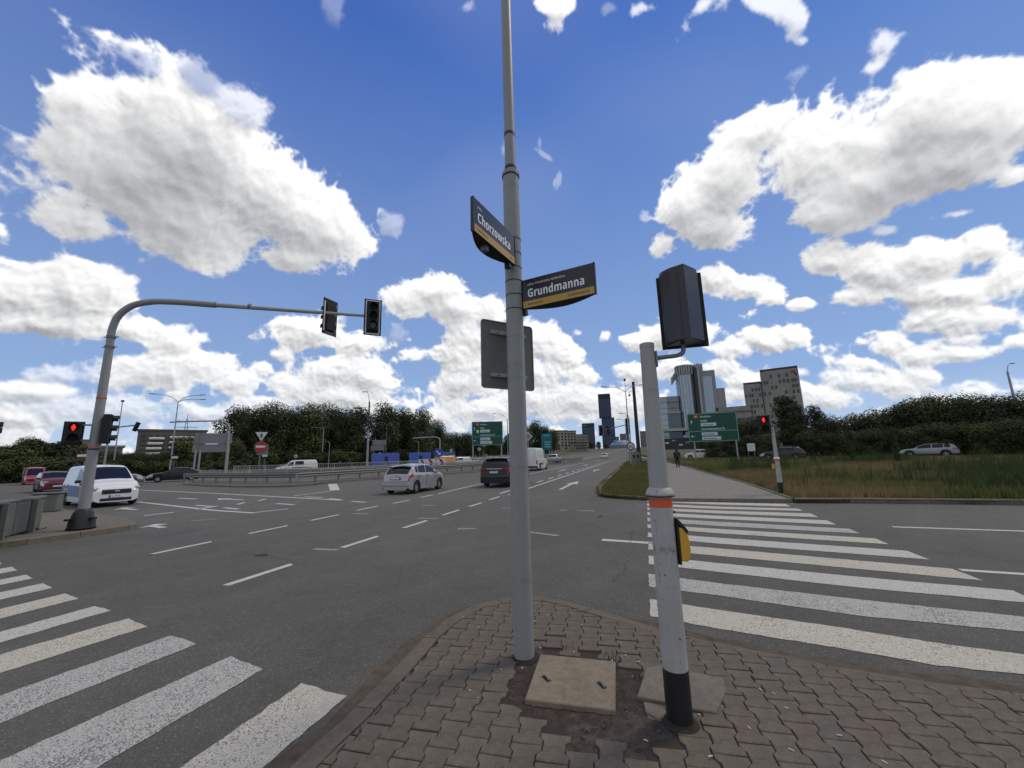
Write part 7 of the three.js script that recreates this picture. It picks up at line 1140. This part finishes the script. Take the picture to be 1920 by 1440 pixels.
{ // pedestrian in dark clothes, seen from behind: one continuous body from a distance field
  const J = { head: [0, 1.62, 0.02, 0.105], headtop: [0, 1.69, 0.01, 0.10], neck: [0, 1.48, 0, 0.06], chest: [0, 1.32, 0, 0.15], belly: [0, 1.06, 0, 0.145], hip: [0, 0.93, 0, 0.15], sl: [-0.19, 1.38, 0, 0.075], sr: [0.19, 1.38, 0, 0.075], el: [-0.25, 1.12, 0.06, 0.058], er: [0.26, 1.12, -0.06, 0.058], wl: [-0.24, 0.90, -0.05, 0.042], wr: [0.27, 0.90, 0.08, 0.042], fl: [-0.23, 0.80, -0.07, 0.035], fr: [0.27, 0.80, 0.11, 0.035], hl: [-0.09, 0.9, 0, 0.10], hr: [0.09, 0.9, 0, 0.10], kl: [-0.10, 0.50, -0.08, 0.068], kr: [0.10, 0.50, 0.05, 0.068], al: [-0.10, 0.10, 0.10, 0.048], ar: [0.10, 0.09, -0.02, 0.048], tl: [-0.10, 0.05, -0.02, 0.042], tr: [0.11, 0.04, -0.17, 0.042] };
  const bones = [['head', 'headtop'], ['head', 'neck'], ['neck', 'chest'], ['chest', 'belly'], ['belly', 'hip'], ['sl', 'sr'], ['sl', 'el'], ['el', 'wl'], ['wl', 'fl'], ['sr', 'er'], ['er', 'wr'], ['wr', 'fr'], ['hip', 'hl'], ['hip', 'hr'], ['hl', 'kl'], ['kl', 'al'], ['al', 'tl'], ['hr', 'kr'], ['kr', 'ar'], ['ar', 'tr']];
  const S = 80, mc = new MarchingCubes(S, M.black, false, false, 200000); mc.isolation = 0; const half = 0.95;
  for (let k = 0; k < S; k++) for (let j = 0; j < S; j++) for (let i = 0; i < S; i++) {
    const p = [(i / S * 2 - 1) * half, (j / S * 2 - 1) * half + 0.9, (k / S * 2 - 1) * half]; let d = 1e3;
    for (const [a, b] of bones) { const A = J[a], B = J[b], v = [B[0] - A[0], B[1] - A[1], B[2] - A[2]], w = [p[0] - A[0], p[1] - A[1], p[2] - A[2]], t = clamp((v[0] * w[0] + v[1] * w[1] + v[2] * w[2]) / (v[0] ** 2 + v[1] ** 2 + v[2] ** 2), 0, 1), q = Math.hypot(w[0] - v[0] * t, w[1] - v[1] * t, w[2] - v[2] * t) - lerp(A[3], B[3], t), h = clamp(0.5 + 0.5 * (d - q) / 0.05, 0, 1); d = lerp(d, q, h) - 0.05 * h * (1 - h); }
    mc.field[i + j * S + k * S * S] = -d;
  }
  mc.update(); const n = mc.count, pos = new Float32Array(mc.positionArray.slice(0, n * 3)); for (let i = 0; i < n; i++) { pos[i * 3] *= half; pos[i * 3 + 1] = pos[i * 3 + 1] * half + 0.9; pos[i * 3 + 2] *= half; }
  const col = new Float32Array(n * 3); for (let i = 0; i < n; i++) { const y = pos[i * 3 + 1], c = y > 1.50 ? [0.012, 0.010, 0.009] : y > 0.82 ? (Math.abs(pos[i * 3]) > 0.19 && y < 0.90 ? [0.25, 0.15, 0.11] : [0.012, 0.012, 0.015]) : y > 0.09 ? [0.014, 0.016, 0.024] : [0.02, 0.02, 0.02]; col.set(c, i * 3); }
  const g = new THREE.BufferGeometry(); g.setAttribute('position', new THREE.BufferAttribute(pos, 3)); g.setAttribute('normal', new THREE.BufferAttribute(new Float32Array(mc.normalArray.slice(0, n * 3)), 3)); g.setAttribute('color', new THREE.BufferAttribute(col, 3)); g.computeVertexNormals();
  const x = 15.6, z = -38.6, o = thing('person', 'person in dark jacket and trousers walking away on the brick path', 'person', [x, 0.105, z], Math.atan2(0.3, 0.95) * -1); part('figure', g, std(0xffffff, 0.9, { vertexColors: true, side: THREE.DoubleSide }), o);
  part('backpack', rbox(0.28, 0.40, 0.14, 0.05, 0.0, 1.20, 0.19), M.black, o);
}
// ---------------------------------------------------------------- buildings
function building(label, x, z, turn, category = 'building', name = 'building') { return thing(name, label, category, [x, gAt(x, z) - 0.3, z], turn); }
const concreteOf = (r, g, b) => std(lin(r, g, b), 0.85, { map: M.concrete.map });
{ // two dark office towers
  const gl = std(lin(0.030, 0.048, 0.085), 0.12, { metalness: 0.3 }), dk = std(lin(0.010, 0.011, 0.015), 0.4), fin = std(lin(0.02, 0.028, 0.045), 0.4);
  const blockTower = (o, w, h, d, x, y, top, side) => { const g = new THREE.Group(); g.name = 'tower_block'; g.position.set(x, y, 0); o.add(g); part('core', box(w, h, d, 0, h / 2, 0), dk, g); part('glass_front', box(w * 0.86, h - top, 1, w * 0.0, (h - top) / 2 + 0.5, d / 2), gl, g); const f = []; for (let k = 0; k <= 12; k++) f.push(box(0.5, h - top, 0.8, -w * 0.43 + k * w * 0.86 / 12, (h - top) / 2 + 0.5, d / 2 + 0.7)); const m = part('mullion', merge(f), fin, g); m.userData.kind = 'stuff'; const s = []; for (let k = 1; k < h / 7; k++) s.push(box(0.6, 0.7, d * 0.9, w / 2 + 0.1, k * 7, 0)); const q = part('floor_band', merge(s), fin, g); q.userData.kind = 'stuff'; return g; };
  const a = building('lower dark blue glass office tower with small white letters at its top', 203.7, -1081, -0.19, 'office tower', 'office_tower'); const ga = blockTower(a, 33, 68, 30, 0, 0, 12);
  part('letters', place(new THREE.PlaneGeometry(14, 5), -8, 62, 16.2), std(0xffffff, 0.6, { map: signTexture(256, 92, (x, w, h) => { x.fillStyle = '#0d0e12'; x.fillRect(0, 0, w, h); x.fillStyle = '#aeb2ba'; x.font = 'bold 76px sans-serif'; x.fillText('K.T.W', 8, 74); }) }), a);
  const b = building('taller dark glass office tower of shifted stacked blocks', 276, -1167, -0.23, 'office tower', 'office_tower'); blockTower(b, 37, 36, 32, 2.5, 0, 1); blockTower(b, 36, 51, 32, 3, 36.5, 3); blockTower(b, 35, 70, 32, -3.5, 88, 16);
}
{ // blue and white arena-like hall at the end of the avenue
  const o = building('low pale blue curved hall at the end of the avenue', 235, -872, -0.26, 'hall', 'hall'); const c = std(lin(0.22, 0.28, 0.36), 0.5), d = std(lin(0.14, 0.2, 0.3), 0.5); part('lower_ring', place(new THREE.CylinderGeometry(27, 24, 7, 40), 0, 3.5, 0), c, o); part('upper_ring', place(new THREE.CylinderGeometry(20, 25, 6, 40), 0, 9.9, 0), d, o); part('roof', place(new THREE.CylinderGeometry(12, 19, 3.5, 40), 2, 14.6, 0), c, o); for (let k = 0; k < 2; k++) part('roof_box', rbox(13, 3.4, 8, 0.6, -10 + k * 20, 15.5, 6), std(lin(0.18, 0.30, 0.30), 0.4), o);
}
function windowGrid(o, mat, w, y0, y1, cols, rows, z, skip = 0, jx = 0, ww = 0.55, wh = 0.6, x0 = 0) { const g = new THREE.BoxGeometry(w / cols * ww, (y1 - y0) / rows * wh, 0.35); for (let r = 0; r < rows; r++) for (let c = 0; c < cols; c++) { if (rnd() < skip) continue; const m = part('window', plain(g.clone()), mat, o); m.position.set(x0 - w / 2 + (c + 0.5) * w / cols + rr(-jx, jx), y0 + (r + 0.5) * (y1 - y0) / rows, z); } }
M.winDark = std(lin(0.012, 0.014, 0.017), 0.15); M.winMid = std(lin(0.05, 0.055, 0.06), 0.2);
{ // apartment blocks left of the towers
  const blk = (label, x, z, turn, w, h, d, col, c, r) => { const o = building(label, x, z, turn, 'apartment block', 'apartment_block'); part('wall', box(w, h, d, 0, h / 2, 0), concreteOf(...col), o); part('roof', box(w + 0.6, 0.8, d + 0.6, 0, h + 0.4, 0), std(lin(0.06, 0.055, 0.05), 0.9), o); windowGrid(o, M.winDark, w, 2, h - 1, c, r, d / 2 + 0.02, 0.1); };
  blk('near beige apartment block with dark windows, nearest the green trees', 39.5, -346, 0.15, 9, 17.5, 20, [0.52, 0.46, 0.36], 3, 6); blk('second beige apartment block, set back behind the first', 50.5, -378, 0.1, 14, 18.5, 16, [0.46, 0.42, 0.34], 5, 6); blk('third long beige apartment block beside the lower tower', 70, -424, -0.1, 17, 16.5, 14, [0.48, 0.43, 0.34], 9, 5); blk('low grey building with a flat roof before the beige blocks', 52, -322, 0.2, 11, 7, 10, [0.30, 0.28, 0.25], 7, 2);
  blk('pale distant apartment slab right of the tall tower', 319, -1262, -0.2, 26, 34, 20, [0.55, 0.52, 0.48], 8, 10); blk('brownish distant apartment slab right of the pale one', 345, -1240, -0.25, 28, 42, 20, [0.40, 0.36, 0.32], 8, 11); blk('grey apartment tower seen left of the short post', 280, -855, -0.3, 17, 34, 16, [0.30, 0.29, 0.28], 5, 10);
}
{ // glass and concrete high-rise complex with steps
  const o = building('stepped glass and concrete high-rise with a round glass front and roof antennas', 136.7, -300.4, -0.428, 'high-rise', 'high_rise'), gl = std(lin(0.26, 0.30, 0.32), 0.14, { metalness: 0.6 }), cn = concreteOf(0.42, 0.43, 0.44), lt = concreteOf(0.58, 0.57, 0.54), dk = std(lin(0.016, 0.018, 0.022), 0.3);
  const drum = (x, r, h, z) => place(new THREE.CylinderGeometry(r, r, h, 32), x, h / 2, z);
  part('glass_drum', drum(-3.0, 6.6, 57, 2), gl, o); const f = []; for (let k = 0; k < 20; k++) { const a = k / 20 * 6.283; f.push(box(0.16, 56, 0.16, -3 + Math.cos(a) * 6.65, 28, 2 + Math.sin(a) * 6.65)); } part('mullion', merge(f), M.galvDark, o).userData.kind = 'stuff'; 
  part('crown_band', place(new THREE.CylinderGeometry(7.0, 6.8, 6.5, 32), -3, 59, 2), dk, o); for (let k = 0; k < 7; k++) part('crown_fin', box(1.1, 7, 0.5, -8.0 + k * 1.7, 59.2, 2 + Math.sqrt(Math.max(0.5, 49 - (5 - k * 1.7) ** 2))), k % 2 ? lt : M.galv, o); part('crown_roof', place(new THREE.CylinderGeometry(6.6, 7.1, 1, 32), -3, 62.8, 2), lt, o);
  part('dark_shaft', box(2.2, 60, 6, 4.6, 30, 4.6), dk, o); part('white_fin', box(1.3, 63, 6, 6.4, 31.5, 5.2), lt, o); part('rear_slab', box(14, 64, 12, 3, 32, -6), cn, o);
  part('stepped_slab', box(10.5, 57.5, 11, 12.2, 28.7, 0), cn, o); part('stepped_slab', box(5.4, 43.5, 10.4, 20.0, 21.7, 0), cn, o); part('glass_strip', box(6.2, 50, 0.4, 12.0, 28, 5.6), gl, o);
  part('left_wing', box(18, 40, 14, -18, 20, 0), cn, o); part('left_glass', box(8.5, 38, 0.6, -21.5, 20, 7.2), gl, o); part('left_glass', box(9, 26, 0.6, -13.0, 14, 8.6), std(lin(0.07, 0.09, 0.105), 0.1, { metalness: 0.4 }), o); part('lower_glass_roof', box(9.6, 0.9, 3, -13.0, 27.4, 8), lt, o); for (let k = 0; k < 8; k++) part('floor_line', box(17.2, 0.35, 0.5, -17.6, 5 + k * 4.4, 7.6), k % 2 ? M.galvDark : cn, o);
  part('right_wing', box(22, 26, 12, 18, 13, 4), lt, o); part('roof_box', box(7, 3, 5, 19, 27.5, 5), dk, o); part('right_annex', box(24, 24, 12, 37, 12, 2), concreteOf(0.24, 0.25, 0.26), o); for (let k = 0; k < 9; k++) part('annex_fin', box(0.7, 22, 0.5, 26.5 + k * 2.6, 12, 8.2), M.galvDark, o);
  part('canopy', box(30, 2.0, 10, -12, 14.2, 12), lt, o); part('canopy', box(12, 1.6, 6, -2, 9.0, 14), lt, o); part('podium', box(30, 8, 10, -12, 4, 9), dk, o); for (let k = 0; k < 6; k++) part('podium_sign', box(2.6, 0.9, 0.2, -24 + k * 4.6, 3.2 + (k % 3) * 1.6, 14.2), k % 2 ? M.white : M.galv, o);
  for (const [x, h] of [[-4.2, 8.5], [-2.6, 6.5]]) part('antenna', pole(0.14, 0.08, 63, 63 + h, x, 2, 6), M.galvDark, o); part('antenna_ring', plain(place(new THREE.TorusGeometry(3.2, 0.13, 5, 28), -3.4, 68.2, 2, 0, Math.PI / 2)), M.galvDark, o);
  for (let k = 0; k < 5; k++) part('flag_fin', box(0.3, 5.5, 2.2, -9.6 - k * 0.75, 56 - k * 1.0, 4, 0.5), lt, o);
}
{ // twin-volume residential tower with scattered dark loggias
  const o = building('tall brownish residential tower of two joined volumes with dark loggias', 128.2, -189.8, -0.60, 'residential tower', 'residential_tower'), wl = concreteOf(0.40, 0.375, 0.345);
  const vol = (x, z, w, h, d, c, r, skip) => { const g = new THREE.Group(); g.name = 'volume'; g.position.set(x, 0, z); o.add(g); part('wall', rbox(w, h, d, 1.2, 0, h / 2, 0), wl, g); windowGrid(g, M.winDark, w * 0.94, 3, h - 2, c, r, d / 2 - 0.02, skip, 0.25, 0.5, 0.6); return g; };
  const bigV = vol(1.6, 0, 15.2, 37.3, 12, 9, 12, 0.5), small = vol(-9.8, 0.6, 7.6, 31.8, 11, 5, 10, 0.38); part('roof_edge', box(15.0, 0.7, 12.1, 0, 37.4, 0), std(lin(0.07, 0.06, 0.055), 0.9), bigV); part('logo', rbox(1.6, 1.4, 0.3, 0.3, 5.6, 35.2, 6.1), std(lin(0.3, 0.06, 0.03), 0.6), bigV); part('roof_edge', box(7.4, 0.6, 11.1, 0, 31.9, 0), std(lin(0.07, 0.06, 0.055), 0.9), small);
  const low = new THREE.Group(); low.name = 'low_wing'; low.position.set(-18.5, 0, 2); o.add(low); part('wall', box(14, 21, 10, 0, 10.5, 0), wl, low); for (let k = 0; k < 5; k++) part('band', box(14.1, 0.8, 0.3, 0, 4 + k * 3.6, 5.05), M.winMid, low);
}
{ // office building with rounded white balconies in the green belt
  const o = building('long brownish office building with stacked white balconies in the green belt', -166, -194, 0.72, 'office building', 'office_building'); part('wall', box(25, 15.5, 12, 0, 7.7, 0), concreteOf(0.24, 0.20, 0.17), o); part('roof', box(26, 0.7, 13, 0, 15.8, 0), std(lin(0.12, 0.11, 0.10), 0.9), o);
  for (let k = 0; k < 5; k++) part('balcony', rbox(5.6, 1.15, 3, 0.5, -7.0 + k * 0.3, 2.6 + k * 2.3, 6.4), M.plateWhite, o); for (let k = 0; k < 3; k++) part('balcony', rbox(12, 1.1, 3, 0.5, 4.6, 7.6 + k * 2.4, 6.4), M.plateWhite, o); windowGrid(o, M.winDark, 23, 1.5, 14, 10, 6, 6.05, 0.25, 0, 0.7, 0.5);
  const p = building('low grey building with flat roofs behind the signal mast', -134, -129, 0.8, 'building', 'low_building'); part('wall', box(11, 6.6, 10, 0, 3.3, 0), concreteOf(0.30, 0.28, 0.25), p); part('roof', box(12, 0.6, 11, 0, 6.9, 0), M.concrete, p); part('upper_floor', box(5, 2, 8, -2, 8.1, 0), concreteOf(0.24, 0.22, 0.2), p); windowGrid(p, M.winMid, 10, 1.2, 6, 5, 2, 5.02, 0.1, 0, 0.7, 0.5);
}
{ // lattice pylon far off
  const x = -236, z = -286, o = thing('pylon', 'steel lattice power pylon with two cross arms far behind the gantry', 'pylon', [x, gAt(x, z), z], 0.7), g = []; for (const [a, b] of [[1, 1], [1, -1], [-1, 1], [-1, -1]]) g.push([[a * 2.6, 0, b * 2.6], [a * 0.4, 30, b * 0.4]]); g.forEach((p) => part('leg', bar(...p, 0.16, 5), M.galvDark, o)); for (let k = 0; k < 7; k++) { const y0 = k * 4.2, y1 = y0 + 4.2, s0 = lerp(2.6, 0.4, y0 / 30), s1 = lerp(2.6, 0.4, y1 / 30); part('brace', merge([bar([-s0, y0, s0], [s1, y1, s1], 0.09, 4), bar([s0, y0, s0], [-s1, y1, s1], 0.09, 4)]), M.galvDark, o).userData.kind = 'stuff'; } for (const y of [24, 28.5]) part('cross_arm', beam([-6.5, y, 0], [6.5, y, 0], 0.35, 0.35), M.galvDark, o); part('peak', bar([0, 29, 0], [0, 33, 0], 0.15, 5), M.galvDark, o);
}
{ const o = thing('notice_board', 'small white notice board standing under the trees left of the far signal', 'notice board', [31.0, 0.3, -52.5], 0.3); part('board', rbox(1.3, 1.0, 0.06, 0.03, 0, 1.55, 0), M.plateWhite, o); for (const p of [-0.5, 0.5]) part('leg', pole(0.04, 0.04, 0, 1.3, p, -0.05, 8), M.galvDark, o); }

renderer.render(scene, camera);
